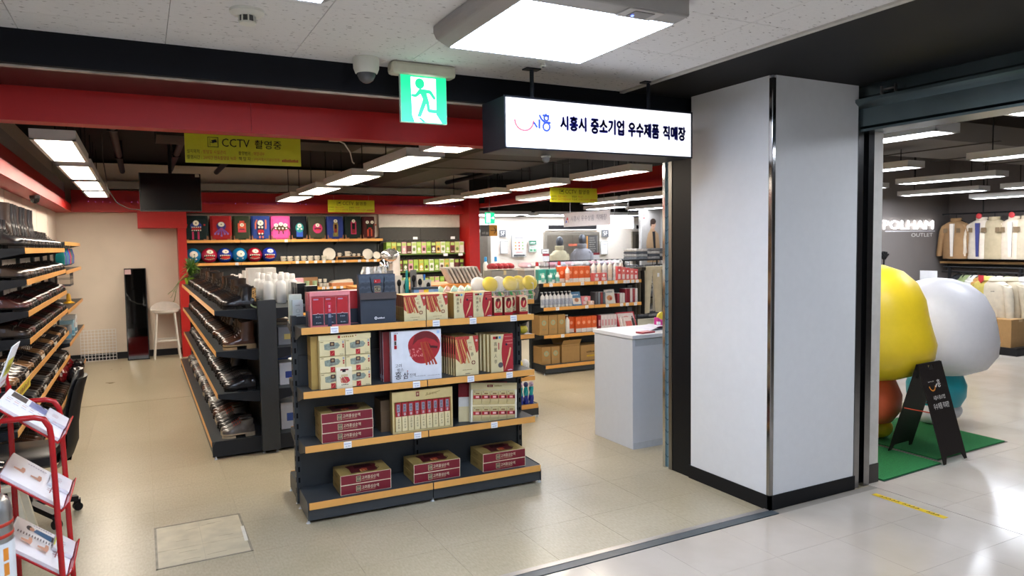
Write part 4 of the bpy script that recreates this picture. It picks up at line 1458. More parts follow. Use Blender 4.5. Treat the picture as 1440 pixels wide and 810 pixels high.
# ---- along the back wall: mirror, stool, wire grid
t = thing('leaning_mirror', 'tall narrow black framed mirror leaning against the cream wall', 'mirror', (-.10, 13.0, 0))
g = G()
tl = Matrix.Rotation(math.radians(-12), 4, 'X')
g.X = tl
g.box(-.15, .17, 0, .02, .006, 1.52, BLACK)
g.build('frame', t, bev=0.004)
g = G()
g.X = tl
g.box(-.135, .155, -.003, 0, .02, 1.505, M('#101114', 0.03, 1.0, var=0.01) if False else M('#9a9c9e', 0.03, 1.0, var=0.0))
g.build('glass', t)
g = G()
g.X = tl
g.box(-.14, -.05, -.006, -.003, 1.42, 1.5, M('#c9a5a8', 0.5))
g.build('sticker', t)
t = thing('bar_stool', 'white plastic bar stool with low back rim standing by the red column', 'stool', (.33, 13.04, 0))
WP = M('#d8d3cc', 0.4)
rs = []
for z, a, b_ in ((.735, .14, .14), (.76, .19, .18), (.80, .205, .19)):
    rs.append([(a*math.cos(q*.3927), b_*math.sin(q*.3927), z) for q in range(16)])
g = G().rings(rs, WP)
g.rings([[(.205*math.cos(q), .19*math.sin(q), .79), (.215*math.cos(q), .20*math.sin(q), .79), (.225*math.cos(q), .21*math.sin(q), .80+.12*abs(math.sin(q))**.8), (.21*math.cos(q), .195*math.sin(q), .80+.12*abs(math.sin(q))**.8)] for q in [i*math.pi/12 for i in range(13)]], WP)
g.build('seat', t, smooth=True)
for sx_ in (-1, 1):
    for sy_ in (-1, 1):
        G().tube([(sx_*.13, sy_*.12, .75), (sx_*.19, sy_*.18, 0)], .016, WP, 8).build('leg', t, smooth=True)
for sy_ in (-1, 1):
    G().bar((-.17, sy_*.16, .30), (.17, sy_*.16, .30), .02, .025, WP).build('footrest', t)
t = thing('wire_grid', 'low white wire grid panel leaning on the cream wall', 'wire panel', (-.66, 13.27, 0))
for k in range(11):
    G().tube([(-.25+k*.05, 0, .0), (-.25+k*.05, .05, .5)], .004, WHITE, 6).build('wire', t)
for k in range(11):
    G().tube([(-.25, .1*k*.05, .003+k*.0495), (.25, .1*k*.05, .003+k*.0495)], .004, WHITE, 6).build('wire', t)

# ================================================================ BACK WALL SHELVING
bk = shelf_unit('wall_gondola', 'charcoal wall gondola with orange edges holding monster bags, balls and white crockery', (.69, 13.33, 0), 0,
                [0.0, .84, 1.68, 2.52, 3.36], 1.97, [(1.93, .33), (1.545, .33), (1.07, .36), (.62, .36)], (.15, .4), sides=(-1,), end=CHAR2, slots=False,
                body=CHAR, rows=(.5, .5, .5, .5),
                tags={(0, -1): [(1.60, '39,000')], (1, -1): [(.77, '9,000'), (1.78, '9,000'), (1.95, '8,000'), (2.1, '8,000'), (2.25, '9,000'), (2.42, '7,000'), (2.62, '6,000'), (2.9, '9,000'), (3.05, '8,000'), (3.2, '5,000')],
                      (2, -1): [(1.78, '3,000'), (1.98, '4,000'), (2.06, '4,000'), (2.22, '6,000'), (2.30, '6,000'), (2.42, '5,000'), (2.55, '5,000')]})
BY = 13.02
EYE = M('#e9e4d4', 0.5)
PUP = M('#3a2f2a', 0.5)
PAT = M('#8a5a3a', 0.6)


def bag(px0, px1, col, label, art):
    a, b_ = PY(px0, 338, BY), PY(px1, 338, BY)
    w = b_.x-a.x-.012
    h = .415
    t = thing('felt_bag', label, 'bag', (a.x+.006, BY+.05, 1.9305), 0, 'monster felt bags')
    m_ = M(col, 0.8, var=0.08, bump=0.05)
    g = G()
    rs = []
    for z, bl in ((0, .0), (.03, .02), (.2, .035), (.36, .02), (h, .0)):
        d0, d1 = -.045-bl, .045+bl*.5
        rs.append([(0, d0*.6, z), (w*.1, d0, z), (w*.9, d0, z), (w, d0*.6, z), (w, d1, z), (0, d1, z)])
    g.rings(rs, m_)
    g.build('body', t)
    for u0, u1 in ((0, 1), (1, -1)):
        g = G()
        x0 = .004 if u0 == 0 else w-.004
        f = Face(g, (x0, -.060, .002), (1, 0, 0), (0, 0, 1))
        f.poly([(0, 0)]+[(u1*.075*math.cos(q*math.pi/12), .075*math.sin(q*math.pi/12)) for q in (range(7) if u1 > 0 else reversed(range(7)))], PAT)
        g.build('corner_patch', t)
    g = G()
    f = Face(g, (w/2, -.083, h*.5), (1, 0, 0), (0, 0, 1), .0012)
    art(f)
    g.build('applique', t)
    return t


def fl_(c):
    return M(c, 0.75)


def art1(f):
    f.rect(-.065, -.19, -.035, -.06, fl_('#a8285a')).rect(.02, -.19, .05, -.06, fl_('#a8285a')).ell(0, .03, .09, .075, fl_('#1d3a8f')).rect(-.065, -.035, .075, .01, fl_('#a01c22'))
    for k in range(5):
        f.ell(-.06+k*.032, -.04, .01, .01, EYE, 8).ell(-.06+k*.032, .014, .01, .01, EYE, 8)
    f.ell(0, .08, .045, .045, EYE).ell(0, .08, .012, .012, PUP, 8).ell(-.14, .05, .016, .016, fl_('#a01c22'), 8).ell(.13, .05, .016, .016, fl_('#a01c22'), 8)


def art2(f):
    f.ell(0, .03, .075, .075, fl_('#3f2f7a'))
    for k in range(5):
        f.line([(0, 0), (-.10+k*.05, -.09-.03*(k == 2))], .02, fl_('#7a4a9c')).ell(-.10+k*.05, -.10-.03*(k == 2), .018, .018, fl_('#8a62a8'), 8)
    f.ell(0, .06, .05, .04, EYE).ell(0, .06, .01, .01, PUP, 8).line([(-.02, -.03), (0, -.015), (.02, -.03)], .01, fl_('#c9403a'))


def art3(f):
    f.rect(-.065, -.075, .065, .08, fl_('#d0563a')).rect(-.04, .08, .04, .12, fl_('#c9483a')).rect(-.06, -.075, .06, -.02, fl_('#b8324a')).rect(-.04, -.03, .04, -.012, fl_('#4a1c3a')).ell(0, .05, .033, .03, EYE).ell(0, .05, .009, .009, PUP, 8)


def art4(f):
    O = fl_('#c96a4a')
    f.line([(-.09, -.02), (-.085, .08), (-.06, .14)], .022, O).line([(.08, -.02), (.085, .08), (.08, .14)], .024, O).rect(-.06, -.13, .05, .09, fl_('#151a3a')).poly([(-.05, -.10), (.045, -.10), (.05, -.05), (.03, -.03), (-.035, -.03), (-.055, -.05)], fl_('#b01c22'))
    f.ell(-.005, .085, .048, .048, EYE).ell(-.005, .085, .012, .012, PUP, 8)
    for u in (-.03, .02):
        f.ell(u, .01, .018, .018, EYE, 8).ell(u, -.10, .015, .015, EYE, 8)
    f.rect(-.035, -.18, -.01, -.14, O).rect(.015, -.18, .04, -.14, O)


def art5(f):
    f.ell(0, .0, .13, .055, fl_('#4a3428'))
    f.line([(-.13, 0), (-.16, -.06)], .022, fl_('#4a3428')).line([(.13, 0), (.16, -.06)], .022, fl_('#4a3428')).line([(-.03, -.04), (-.04, -.11)], .018, fl_('#4a3428')).line([(.03, -.04), (.04, -.11)], .018, fl_('#4a3428'))
    for u, v in ((-.08, .045), (0, .065), (.075, .045)):
        f.ell(u, v, .035, .03, EYE).ell(u, v, .009, .009, PUP, 8)
    for u in (-.09, -.03, .03, .09):
        f.ell(u, -.01, .014, .014, EYE, 8).ell(u*.8, -.04, .010, .010, fl_('#c9403a'), 8)


def art6(f):
    f.rect(-.055, -.16, .055, -.05, fl_('#2450b0')).ell(0, 0, .07, .085, fl_('#1f8a8c')).ell(0, .035, .035, .035, EYE).ell(0, .035, .01, .01, PUP, 8).ell(-.03, -.02, .016, .014, EYE, 8).ell(.03, -.02, .016, .014, EYE, 8)


def art7(f):
    f.ell(0, -.01, .085, .09, fl_('#c0306a')).rect(-.055, -.035, .06, -.005, fl_('#5a1428')).rect(-.03, -.045, .04, -.025, fl_('#c03a2a')).ell(0, .045, .036, .032, EYE).ell(0, .045, .01, .01, PUP, 8)


def art8(f):
    f.rect(-.05, -.16, .04, -.09, fl_('#6a6a3a')).ell(0, .0, .045, .14, fl_('#8a7a3a')).rect(-.028, -.09, .022, .06, fl_('#7a1c1c')).rect(-.02, -.02, .015, .055, fl_('#1a1416')).ell(-.003, .12, .035, .03, EYE).ell(-.003, .12, .01, .01, PUP, 8)


def art9(f):
    f.rect(-.05, -.12, .05, .11, fl_('#b02a5a')).rect(-.032, -.105, .03, .08, fl_('#7a1418')).rect(-.028, -.03, .026, .075, fl_('#141014')).ell(0, .12, .032, .03, EYE).ell(0, .12, .009, .009, PUP, 8)


def art10(f):
    f.rect(-.05, -.04, .07, .06, fl_('#1c2a22')).rect(-.04, -.16, -.012, -.03, fl_('#c0482a')).rect(.028, -.16, .055, -.03, fl_('#c0482a')).ell(-.035, .10, .03, .028, EYE).ell(.055, .10, .03, .028, EYE).ell(-.035, .10, .009, .009, PUP, 8).ell(.055, .10, .009, .009, PUP, 8).rect(-.02, -.03, .04, .0, fl_('#9a1c1c')).ell(.12, .05, .02, .014, fl_('#c0482a'), 8)


for a in ((258, 294, '#1c2a2c', 'dark teal felt bag with a blue one-eyed monster on pink legs', art1), (296, 327, '#a3161c', 'red felt bag with a purple octopus monster', art2),
          (328, 353, '#2f3a26', 'olive felt bag with an orange square monster', art3), (353.5, 380.5, '#23408f', 'royal blue felt bag with a navy monster raising its arms', art4),
          (381, 409, '#e0509a', 'bright pink felt bag with a brown three-eyed monster', art5), (409.5, 433, '#14181f', 'black felt bag with a teal and blue monster', art6),
          (434, 459, '#3a3d2c', 'olive grey felt bag with a round pink monster', art7), (460, 484, '#22357f', 'blue felt bag with a mustard long-mouthed monster', art8),
          (485, 509, '#1e2b2a', 'dark green felt bag with a pink long-mouthed monster', art9), (510, 528, '#4a1216', 'maroon felt bag with a dark two-eyed monster on orange legs', art10)):
    bag(*a)

for k, (px, col, mouth) in enumerate(((272, '#1c7fb8', 0), (295, '#b8243f', 1), (317, '#1c3a9c', 1), (338, '#1b78b0', 0), (359, '#b0203a', 1), (380, '#2038a8', 1))):
    c = PY(px, 360, BY)
    t = thing('play_ball', ['turquoise monster ball half hidden by the leafy plant', 'crimson toothy ball between the turquoise and royal blue balls', 'royal blue toothy ball between crimson and turquoise balls', 'turquoise ball with one big eye between toothy balls',
                            'crimson toothy ball next to the blue ball by the mugs', 'royal blue toothy ball beside the white mugs'][k], 'ball', (c.x, BY+.12, 1.546), 0, 'monster play balls')
    G().ball((0, 0, .128), .128, .128, .128, M(col, 0.25, var=0.04), 22, 14).build('body', t, smooth=True)

    def onb(lon, lat, r_=1.004):
        a, b_ = math.radians(lon), math.radians(lat)
        return (.128*r_*math.cos(b_)*math.sin(a), -.128*r_*math.cos(b_)*math.cos(a), .128+.128*r_*math.sin(b_))

    def patch(g, lon, lat, rl, rt, m_, r_=1.004, n=14):
        g.rings([[onb(lon+s_*rl*math.cos(2*math.pi*i/n)/max(.3, math.cos(math.radians(lat))), lat+s_*rt*math.sin(2*math.pi*i/n), r_) for i in range(n)] for s_ in (1.0, .75, .5, .25, .02)], m_, False, True)
    g = G()
    la = 32 if mouth else 12
    patch(g, 4, la, 24 if mouth else 30, 18 if mouth else 26, EYE, 1.006)
    patch(g, 6, la-3, 5, 5, PUP, 1.010)
    if mouth:
        patch(g, 0, -14, 44, 20, M('#2a1218', 0.4), 1.006)
        patch(g, 3, -18, 34, 13, M('#c4232a', 0.3), 1.009)
        for i in range(6):
            patch(g, -36+i*14, 2-abs(i-2.5)*1.5, 5, 5, EYE, 1.012, 8)
            patch(g, -36+i*14, -32+abs(i-2.5)*3, 4, 4, EYE, 1.012, 8)
    else:
        patch(g, -22, -26, 7, 5, EYE, 1.006, 8)
        patch(g, 22, -26, 7, 5, EYE, 1.006, 8)
    g.build('face_print', t)

POR = M('#e4ddd0', 0.25, var=0.03)


def mug(loc, label, group, s_=1.0, rz=0.0):
    t = thing('mug', label, 'mug', loc, rz, group)
    G().lathe([(.032*s_, 0), (.042*s_, .01*s_), (.046*s_, .09*s_), (.043*s_, .09*s_), (.039*s_, .015*s_), (.001, .012*s_)], POR, n=14).build('cup', t, smooth=True)
    G().tube([(.042*s_, 0, .075*s_), (.068*s_, 0, .068*s_), (.07*s_, 0, .04*s_), (.043*s_, 0, .022*s_)], .006*s_, POR, 6).build('handle', t, smooth=True)
    g = G()
    for q in range(3):
        a = math.radians(-100+q*28)
        g.poly([(.047*s_*math.cos(a+b_), .047*s_*math.sin(a+b_), (.05+c)*s_) for b_, c in ((-.12, 0), (0, -.015), (.12, 0), (0, .018))], M('#8a9a7c', 0.5))
    g.build('flower_print', t)
    return t


m0 = None
for k in range(7):
    c = PY(399+k*9.6, 366, BY)
    if m0 is None:
        m0 = mug((c.x, BY+.05, 1.546), 'white flowered mug in the row beside the play balls', 'row of white mugs')
    else:
        dup(m0, (c.x, BY+.05+.01*(k % 2), 1.546), (-.3, .2, .5)[k % 3])


def plate(loc, r_, label, tilt=75):
    t = thing('plate', label, 'plate', loc)
    g = G()
    g.X = Matrix.Translation((0, 0, r_*.97)) @ Matrix.Rotation(math.radians(tilt), 4, 'X')
    g.lathe([(.001, 0), (r_*.5, .002), (r_*.7, .004), (r_, .016), (r_, .020), (r_*.68, .010), (.001, .008)], POR, n=24)
    g.build('dish', t, smooth=True)
    g = G()
    g.X = Matrix.Translation((0, 0, r_*.97)) @ Matrix.Rotation(math.radians(tilt), 4, 'X')
    for q in range(8):
        a = q*.785
        g.poly([(r_*.84*math.cos(a+b_), r_*.84*math.sin(a+b_), .019+c) for b_, c in ((-.15, 0), (.05, 0), (.15, .002))], M('#a8b09a', 0.5))
    g.build('rim_print', t)


plate((PY(465, 360, BY).x, BY+.12, 1.546), .115, 'large white plate propped upright between the mugs and the cup stand')
plate((PY(519.5, 360, BY).x, BY+.12, 1.546), .10, 'white plate with printed centre propped beyond the cup stand')
plate((PY(531, 362, BY).x, BY+.07, 1.546), .072, 'small oval white plate propped in front of the printed plate', 70)
a, b_ = PY(474.5, 360, BY).x, PY(513, 360, BY).x
t = thing('cup_stand', 'little wooden riser holding tea cups between white plates', 'stand', (a, BY+.04, 1.546))
WD = M('#b98a5a', 0.5, var=0.1)
G().box(0, b_-a, 0, .12, .055, .065, WD).build('top', t)
for x in (.004, b_-a-.016):
    G().box(x, x+.012, 0, .12, 0, .055, WD).build('leg', t)
for k, (u, s_) in enumerate(((.06, .75), (.21, 1.05), (.33, .55), (.42, .55))):
    mug((a+u, BY+.10, 1.546+.065), ['white tea cup on the riser beside the large plate', 'tall white cup on a saucer on the wooden riser', 'tiny white cup on the riser', 'tiny white cup on the riser'][k], 'riser cups' if k > 1 else None, s_)
t = thing('saucer', 'white saucer under the tall cup on the riser', 'saucer', (a+.21, BY+.10, 1.546+.0651))
G().lathe([(.03, 0), (.075, .006), (.075, .009), (.03, .0005)], POR, n=18).build('dish', t, smooth=True)

# third level: boxes, green cups on a kraft tray, small cups, lidded tray
z3 = 1.071
for k in range(4):
    c = PY(406, 392, BY)
    t = thing('towel_box', 'flat pink box in the stack beside the kraft tray', 'box', (c.x, BY+.03, z3+k*.042), 0, 'pink stacked boxes')
    G().box(0, .26, 0, .2, 0, .033, M('#e3a9b8', 0.6)).build('base', t)
    G().box(-.002, .262, -.002, .202, .024, .041, M('#e7b6c2', 0.6)).build('lid', t)
c = PY(427, 392, BY)
t = thing('gift_tray', 'kraft open gift tray holding two green cups', 'tray', (c.x, BY+.05, z3))
G().box(0, .30, 0, .2, 0, .01, M('#b98d62', 0.6)).box(0, .30, .19, .2, .01, .17, M('#b98d62', 0.6)).box(0, .01, 0, .19, .01, .06, M('#a87c52', 0.6)).box(.29, .30, 0, .19, .01, .06, M('#a87c52', 0.6)).build('tray', t)
for k in range(2):
    t = thing('green_cup', 'pale green tumbler standing in the kraft tray', 'cup', (c.x+.08+k*.14, BY+.11, z3+.0105), 0, 'green tumblers')
    G().lathe([(.035, 0), (.046, .10), (.043, .10), (.032, .01), (.001, .008)], M('#a9bf98', 0.35), n=16).build('cup', t, smooth=True)
for k, (u, v) in enumerate(((452, 398), (457, 398), (461, 398), (452, 389), (459, 389))):
    c = PY(u, 395, BY)
    dup(m0, (c.x, BY+.06+.05*(k > 2), z3+(.075 if k > 2 else 0)), 1.5, 'small white cup among the stacked cups beside the kraft tray', 'stacked small cups').scale = (.7, .7, .7)
c = PY(467, 398, BY)
t = thing('tea_set_case', 'orange flat case with a pale lid on the lower crockery shelf', 'case', (c.x, BY+.03, z3))
G().box(0, .40, 0, .25, 0, .06, M('#d98a5a', 0.5)).build('case', t, bev=.004)
G().rings([[(.0, .0, .062), (.40, .0, .062), (.40, .25, .062), (.0, .25, .062)], [(.06, .02, .10), (.38, .02, .12), (.38, .23, .12), (.06, .23, .10)]], M('#d9cbb6', 0.5)).build('lid', t)

# ================================================================ ON THE BOOT GONDOLA'S OTHER SIDE: BOTTLES
def bottle(loc, label, group, col='#e9ebea', h=.27, r_=.046, cap='#f2f2f0', pump=False, name='bottle', band=None):
    t = thing(name, label, 'bottle', loc, 0, group)
    G().lathe([(r_*.9, 0), (r_, .006), (r_, h*.66), (r_*.92, h*.72), (r_*.55, h*.79), (r_*.5, h*.80)], M(col, 0.3, var=0.02), n=14).build('body', t, smooth=True)
    if pump:
        G().lathe([(r_*.42, h*.80), (r_*.42, h*.86), (r_*.12, h*.86), (r_*.12, h*.96)], M(cap, 0.35), n=10).box(-r_*.95, r_*.25, -r_*.2, r_*.2, h*.95, h, M(cap, 0.35)).build('pump', t)
    else:
        G().lathe([(r_*.56, h*.80), (r_*.58, h*.82), (r_*.56, h*.95), (r_*.45, h)], M(cap, 0.35), n=12).build('cap', t, smooth=True)
    if band:
        G().lathe([(r_*1.003, h*.15), (r_*1.006, h*.16), (r_*1.006, h*.52), (r_*1.003, h*.53)], M(band, 0.4, var=0.2, sc=60), n=14).build('paper_label', t, smooth=True)
    return t


b0 = None
for i in range(3):
    for j in range(6):
        x, y = 1.06+i*.115+.02*(j % 2), 7.02+j*.155
        if i == 2 and j == 0:
            continue
        lab, grp = 'plain white bottle in the cluster on the boot gondola top', 'white bottles'
        if b0 is None:
            b0 = bottle((x, y, 1.27), lab, grp)
        else:
            dup(b0, (x, y, 1.27), None, lab, grp)
for k, (x, y, w, h) in enumerate(((1.05, 8.35, .30, .30), (1.06, 8.75, .2, .26))):
    t = thing('white_carton', ['large white carton behind the white bottles', 'smaller white carton beside the large one behind the bottles'][k], 'carton', (x, y, 1.27))
    G().box(0, w, 0, .2, 0, h, M('#e2dfda', 0.5)).build('body', t, bev=.003)
    G().box(w*.45, w*.55, -.001, .2, h-.06, h+.001, M('#cfcac2', 0.4)).build('tape', t)
for k in range(14):
    x, y = 1.05+(k % 3)*.10, 8.95+(k//3)*.24+.05*(k % 2)
    bottle((x, y, 1.27), 'small pale bottle with pink label at the far end of the gondola top', 'small pale bottles', ('#e6ddd8', '#dfe2d8')[k % 2], .19, .034, ('#f0ece8', '#efe6e6')[k % 2], band=('#dba0aa', '#c9d3b0')[k % 2])
t = thing('cosmetic_box', 'black carton with a white square mark beside the white bottles', 'carton', (1.33, 6.62, 1.27))
g = G().box(0, .10, 0, .10, 0, .17, M('#1b1b1d', 0.4))
f = Face(g, (0, 0, 0), (1, 0, 0), (0, 0, 1))
f.rect(.04, .06, .06, .10, M('#c9c9c6', 0.5)).rect(.044, .065, .056, .075, M('#1b1b1d', 0.4)).rect(.044, .083, .056, .094, M('#1b1b1d', 0.4))
g.build('body', t)
G().box(-.001, .101, -.001, .101, .14, .171, M('#232325', 0.35)).build('lid', t)
for k in range(3):
    t = thing('cosmetic_box', 'plain black upright carton in the row by the white bottles', 'carton', (1.28-.0*k, 6.78+k*.11, 1.27), 0, 'black cartons')
    G().box(0, .08, 0, .08, 0, .19, M('#1e1f22', 0.4)).build('body', t)
    G().box(-.001, .081, -.001, .081, .15, .191, M('#26272a', 0.35)).build('lid', t)
t = thing('soap_dish', 'pale green bent soap dish lying on the boot gondola end deck', 'dish', (.87, 6.53, 1.27))
G().rings([[(x, y*.02-.01, z), (x, y*.02+.03, z), (x+.004, y*.02+.03, z+.012), (x+.004, y*.02-.01, z+.012)] for x, y, z in ((-.04, 0, .03), (-.02, 0, .012), (.01, 0, .001), (.035, 0, .012), (.045, 0, .035))], M('#a9b88a', 0.4)).build('dish', t, smooth=True)

# far goods on the sales side and lower decks are hidden; leafy plant at the gondola end
t = thing('potted_plant', 'bushy green plant in a lime pot at the far end of the boot gondola', 'plant', (.66, 11.45, 1.27))
G().lathe([(.07, 0), (.09, .01), (.10, .10), (.09, .10), (.08, .02)], M('#86a82e', 0.4), n=16).build('pot', t, smooth=True)
g = G()
rp_ = random.Random(4)
for k in range(170):
    a = rp_.uniform(0, 6.283)
    el = rp_.uniform(-.5, 1.5)
    st_ = Vector((.03*math.cos(a), .03*math.sin(a), .12+.16*rp_.random()))
    d = Vector((math.cos(a)*math.cos(el), math.sin(a)*math.cos(el), math.sin(el)))
    L = rp_.uniform(.10, .22)
    s_ = d.cross(Vector((0, 0, 1))).normalized()*.012
    p1 = st_+d*L*.5
    p2 = st_+d*L+Vector((0, 0, -.03))
    g.add([st_-s_*.3, st_+s_*.3, p1+s_, p2, p1-s_], [(0, 1, 2, 4), (4, 2, 3)], M(('#4f7a2e', '#3c6226', '#6a8f3c')[k % 3], 0.5))
g.build('foliage', t, kind='stuff')
g = G()
for q in range(3):
    pts = [Vector((-.08, -.02+q*.04, .1)), Vector((-.17, -.03+q*.05, .05)), Vector((-.22-.02*q, -.05+q*.07, -.08)), Vector((-.25-.03*q, -.05+q*.08, -.22+.05*q))]
    g.tube(pts, .004, M('#5c6f34', 0.6), 5)
    for p in pts[1:]:
        for s_ in (-1, 1):
            g.add([p, p+Vector((.01, s_*.03, .012)), p+Vector((-.01, s_*.055, -.015)), p+Vector((-.02, s_*.02, -.012))], [(0, 1, 2, 3)], M('#5f8a38', 0.5))
g.build('trailing_stem', t)

# ================================================================ PEG WALL OF GREEN PACKS
pg = thing('peg_display', 'charcoal hook panel of small green, pink and yellow packs beside the red column', 'display', (4.078, 13.30, 0))
for k in range(2):
    G().box(k*.835, k*.835+.83, 0, .04, 0.1, 2.14, M('#4a4844', 0.6)).build('back_panel', pg)
G().box(0, 1.665, -.33, .04, 0, .15, CHAR).build('base', pg)
struct(G().box(4.07, 5.75, 13.30, 13.36, 2.15, 2.40, M('#d8d2c8', 0.6)), 'trim_5')
pcol = ['#8db33a', '#c9b04a', '#5a6a2a', '#d8a0a8', '#6a2a2a', '#e0dcd0', '#9dbf4a', '#d79aa8', '#8fb840', '#4a2a26', '#d8b860', '#e6e2d8', '#a8c850', '#7a2c34', '#c8c890', '#e2ded6']
cnm = {'#8db33a': 'lime', '#c9b04a': 'mustard', '#5a6a2a': 'olive', '#d8a0a8': 'pink', '#6a2a2a': 'dark red', '#e0dcd0': 'white', '#9dbf4a': 'light green', '#d79aa8': 'rose', '#8fb840': 'leaf green', '#4a2a26': 'brown', '#d8b860': 'honey', '#e6e2d8': 'off-white', '#a8c850': 'bright green', '#7a2c34': 'burgundy', '#c8c890': 'pale olive', '#e2ded6': 'ivory'}
for row, (zc, n, x0) in enumerate(((1.76, 16, 0.05), (1.42, 15, .05), (1.08, 15, .05))):
    G().box(0, 1.665, -.26, 0, zc-.145, zc-.12, M('#5f7a34', 0.5)).build('ledge', pg)
    for k in range(n):
        c = pcol[(k*(1 if row == 0 else 5)+row*3) % 16]
        x = x0+k*1.60/n
        G().tube([(x+.045, 0, zc+.13), (x+.045, -.24, zc+.14)], .004, STEEL, 5).build('hook', pg)
        t = thing('mask_pack', '%s small flat pack on the %s hook row of the peg display' % (cnm[c], ('upper', 'middle', 'lower')[row]), 'pack', (4.078+x, 13.04, zc-.12), 0, 'packs on the peg display')
        g = G().box(0, .092, 0, .20, 0, .22, M(c, 0.4))
        g.build('wrap', t)
        g = G()
        f = Face(g, (0, 0, 0), (1, 0, 0), (0, 0, 1), .001)
        f.rect(.008, .15, .084, .205, M('#a9c45a' if row else '#b9cf74', 0.5)).ell(.046, .08, .028, .035, M(('#e8e4d6', '#5a3a2a', '#6f8f3a')[k % 3], 0.5), 10).rect(.012, .02, .08, .035, M('#f0ede4', 0.5))
        g.build('front_print', t)
for x, z in ((.58, 1.93), (1.36, 1.93), (1.2, 1.60), (1.52, 1.60)):
    G().box(x, x+.09, -.265, -.262, z-.02, z+.03, PAPER).build('price_card', pg)

# ================================================================ SECOND GONDOLA BEHIND THE GINSENG
g2 = shelf_unit('toy_gondola', 'charcoal gondola of toys and kitchen goods behind the ginseng gondola', (2.0, 6.78, 0), 0, [0.0, .80, 1.60], 1.30,
                [(1.22, .36), (.86, .36), (.42, .36)], (.14, .42), sides=(-1, 1), end=CHAR2, slots=False, body=CHAR)
ZT = 1.2205
# utensils on cards
for k in range(7):
    x = 2.02+k*.075
    t = thing('utensil_pack', 'blister card of black kitchen utensils on the toy gondola top', 'pack', (x, 6.60+.03*(k % 2), ZT), 0, 'utensil cards')
    h = .24+.05*((k*5) % 3)
    G().box(0, .065, 0, .003, 0, h, M(('#b9b9b6', '#6a6a6c', '#c9c5bd')[k % 3], 0.35)).build('card', t)
    G().ball((.032, -.012, h*.75), .022, .012, .035, M('#1c1c1e', 0.35), 10, 6).box(.026, .038, -.018, -.006, .02, h*.7, M(('#202022', '#8a8a8c')[k % 2], 0.35)).build('utensil', t)
    G().box(.018, .048, -.004, 0, .0, .05, PAPER).build('price_card', t)
t = thing('cleaning_pack', 'box with blue, pink and yellow stripes on the toy gondola', 'box', (2.32, 6.50, ZT))
g = G()
for k, c in enumerate(('#7ea6d8', '#e8b4be', '#e6c63a', '#8fb0dc', '#7ea6d8')):
    g.box(k*.05, k*.05+.05, 0, .06, 0, .17, M(c, 0.4))
g.build('body', t)
G().box(-.002, .252, -.002, .062, .15, .172, M('#3a4656', 0.4)).build('lid', t)
bottle((2.27, 6.56, ZT), 'slim teal bottle beside the striped box', None, '#1f8a8a', .34, .02, '#1f8a8a')
bottle((2.36, 6.62, ZT), 'slim yellow capped bottle beside the striped box', None, '#c9c2b8', .27, .02, '#e0c020')
bottle((2.48, 6.64, ZT), 'slim blue topped bottle behind the striped box', None, '#b9b6ae', .29, .018, '#2a6ab8')
# foil pouches leaning in a tray
for k in range(8):
    t = thing('snack_pouch', ['pale green printed foil pouch leaning in the pouch row', 'red and cream printed foil pouch leaning in the pouch row', 'mint printed foil pouch leaning in the pouch row', 'plain silver foil pouch leaning in the pouch row'][k % 4], 'pouch', (2.58+k*.075, 6.56, ZT), 0, 'foil pouches %d' % (k % 4))
    g = G()
    g.X = Matrix.Translation((0, 0, .012)) @ Matrix.Rotation(math.radians(35), 4, 'Y') @ Matrix.Rotation(math.radians(-18), 4, 'X')
    m_ = M(('#a9c9ae', '#cda89a', '#a9c8bc', '#cfcfcd')[k % 4], 0.22, 0.2, var=0.15, sc=40)
    g.rings([[(-.05, -.002, 0), (.05, -.002, 0), (.05, .004, 0), (-.05, .004, 0)], [(-.055, -.018, .05), (.055, -.018, .05), (.055, .018, .05), (-.055, .018, .05)], [(-.055, -.014, .13), (.055, -.014, .13), (.055, .014, .13), (-.055, .014, .13)], [(-.05, -.002, .17), (.05, -.002, .17), (.05, .002, .17), (-.05, .002, .17)]], m_)
    f = Face(g, (-.04, -.020, .045), (1, 0, 0), (0, 0, 1))
    f.ell(.04, .035, .025, .03, M(('#5f9a6a', '#b03a3a', '#e6e2da', '#9a9a9a')[k % 4], 0.4), 10)
    g.build('foil', t)
# yellow scoops in clear net bags on a wire bin
CLEAR = M('#f4f6f8', 0.1, alpha=0.10, var=0.0)
for k in range(6):
    x = 2.98+k*.115
    c_ = ('#e8e6e2', '#e6cf2e')[k % 2] if k < 4 else '#e6cf2e'
    t = thing('beach_toy', '%s scoop toy with green handle in a clear bag on the wire bin' % ('yellow' if c_ == '#e6cf2e' else 'white'), 'toy', (x, 6.52-.03*(k % 2), ZT+.012), 0, '%s scoop toys' % ('yellow' if c_ == '#e6cf2e' else 'white'))
    t.rotation_euler = (-.15, .28, 0)
    G().ball((0, 0, .165), .09, .035, .08, M(c_, 0.3), 16, 10).build('scoop', t, smooth=True)
    G().tube([(.01, 0, .10), (.04, -.01, .05), (.055, -.012, .01)], [.016, .013, .010], M('#2f9a4a', 0.4), 8).build('handle', t, smooth=True)
    G().ball((.06, .012, .06), .03, .02, .03, M('#e0b98a', 0.5), 10, 6).build('sponge', t, smooth=True)
    g = G()
    g.rings([[(-.07, -.045, 0), (.09, -.045, 0), (.09, .04, 0), (-.07, .04, 0)], [(-.095, -.05, .1), (.10, -.05, .1), (.10, .045, .1), (-.095, .045, .1)], [(-.085, -.04, .2), (.075, -.04, .2), (.075, .035, .2), (-.085, .035, .2)], [(-.03, -.008, .245), (.02, -.008, .245), (.02, .008, .245), (-.03, .008, .245)]], CLEAR)
    g.build('clear_bag', t)
t = thing('wire_bin', 'green and grey wire bin edge in front of the scoop toys', 'basket', (3.0, 6.44, ZT))
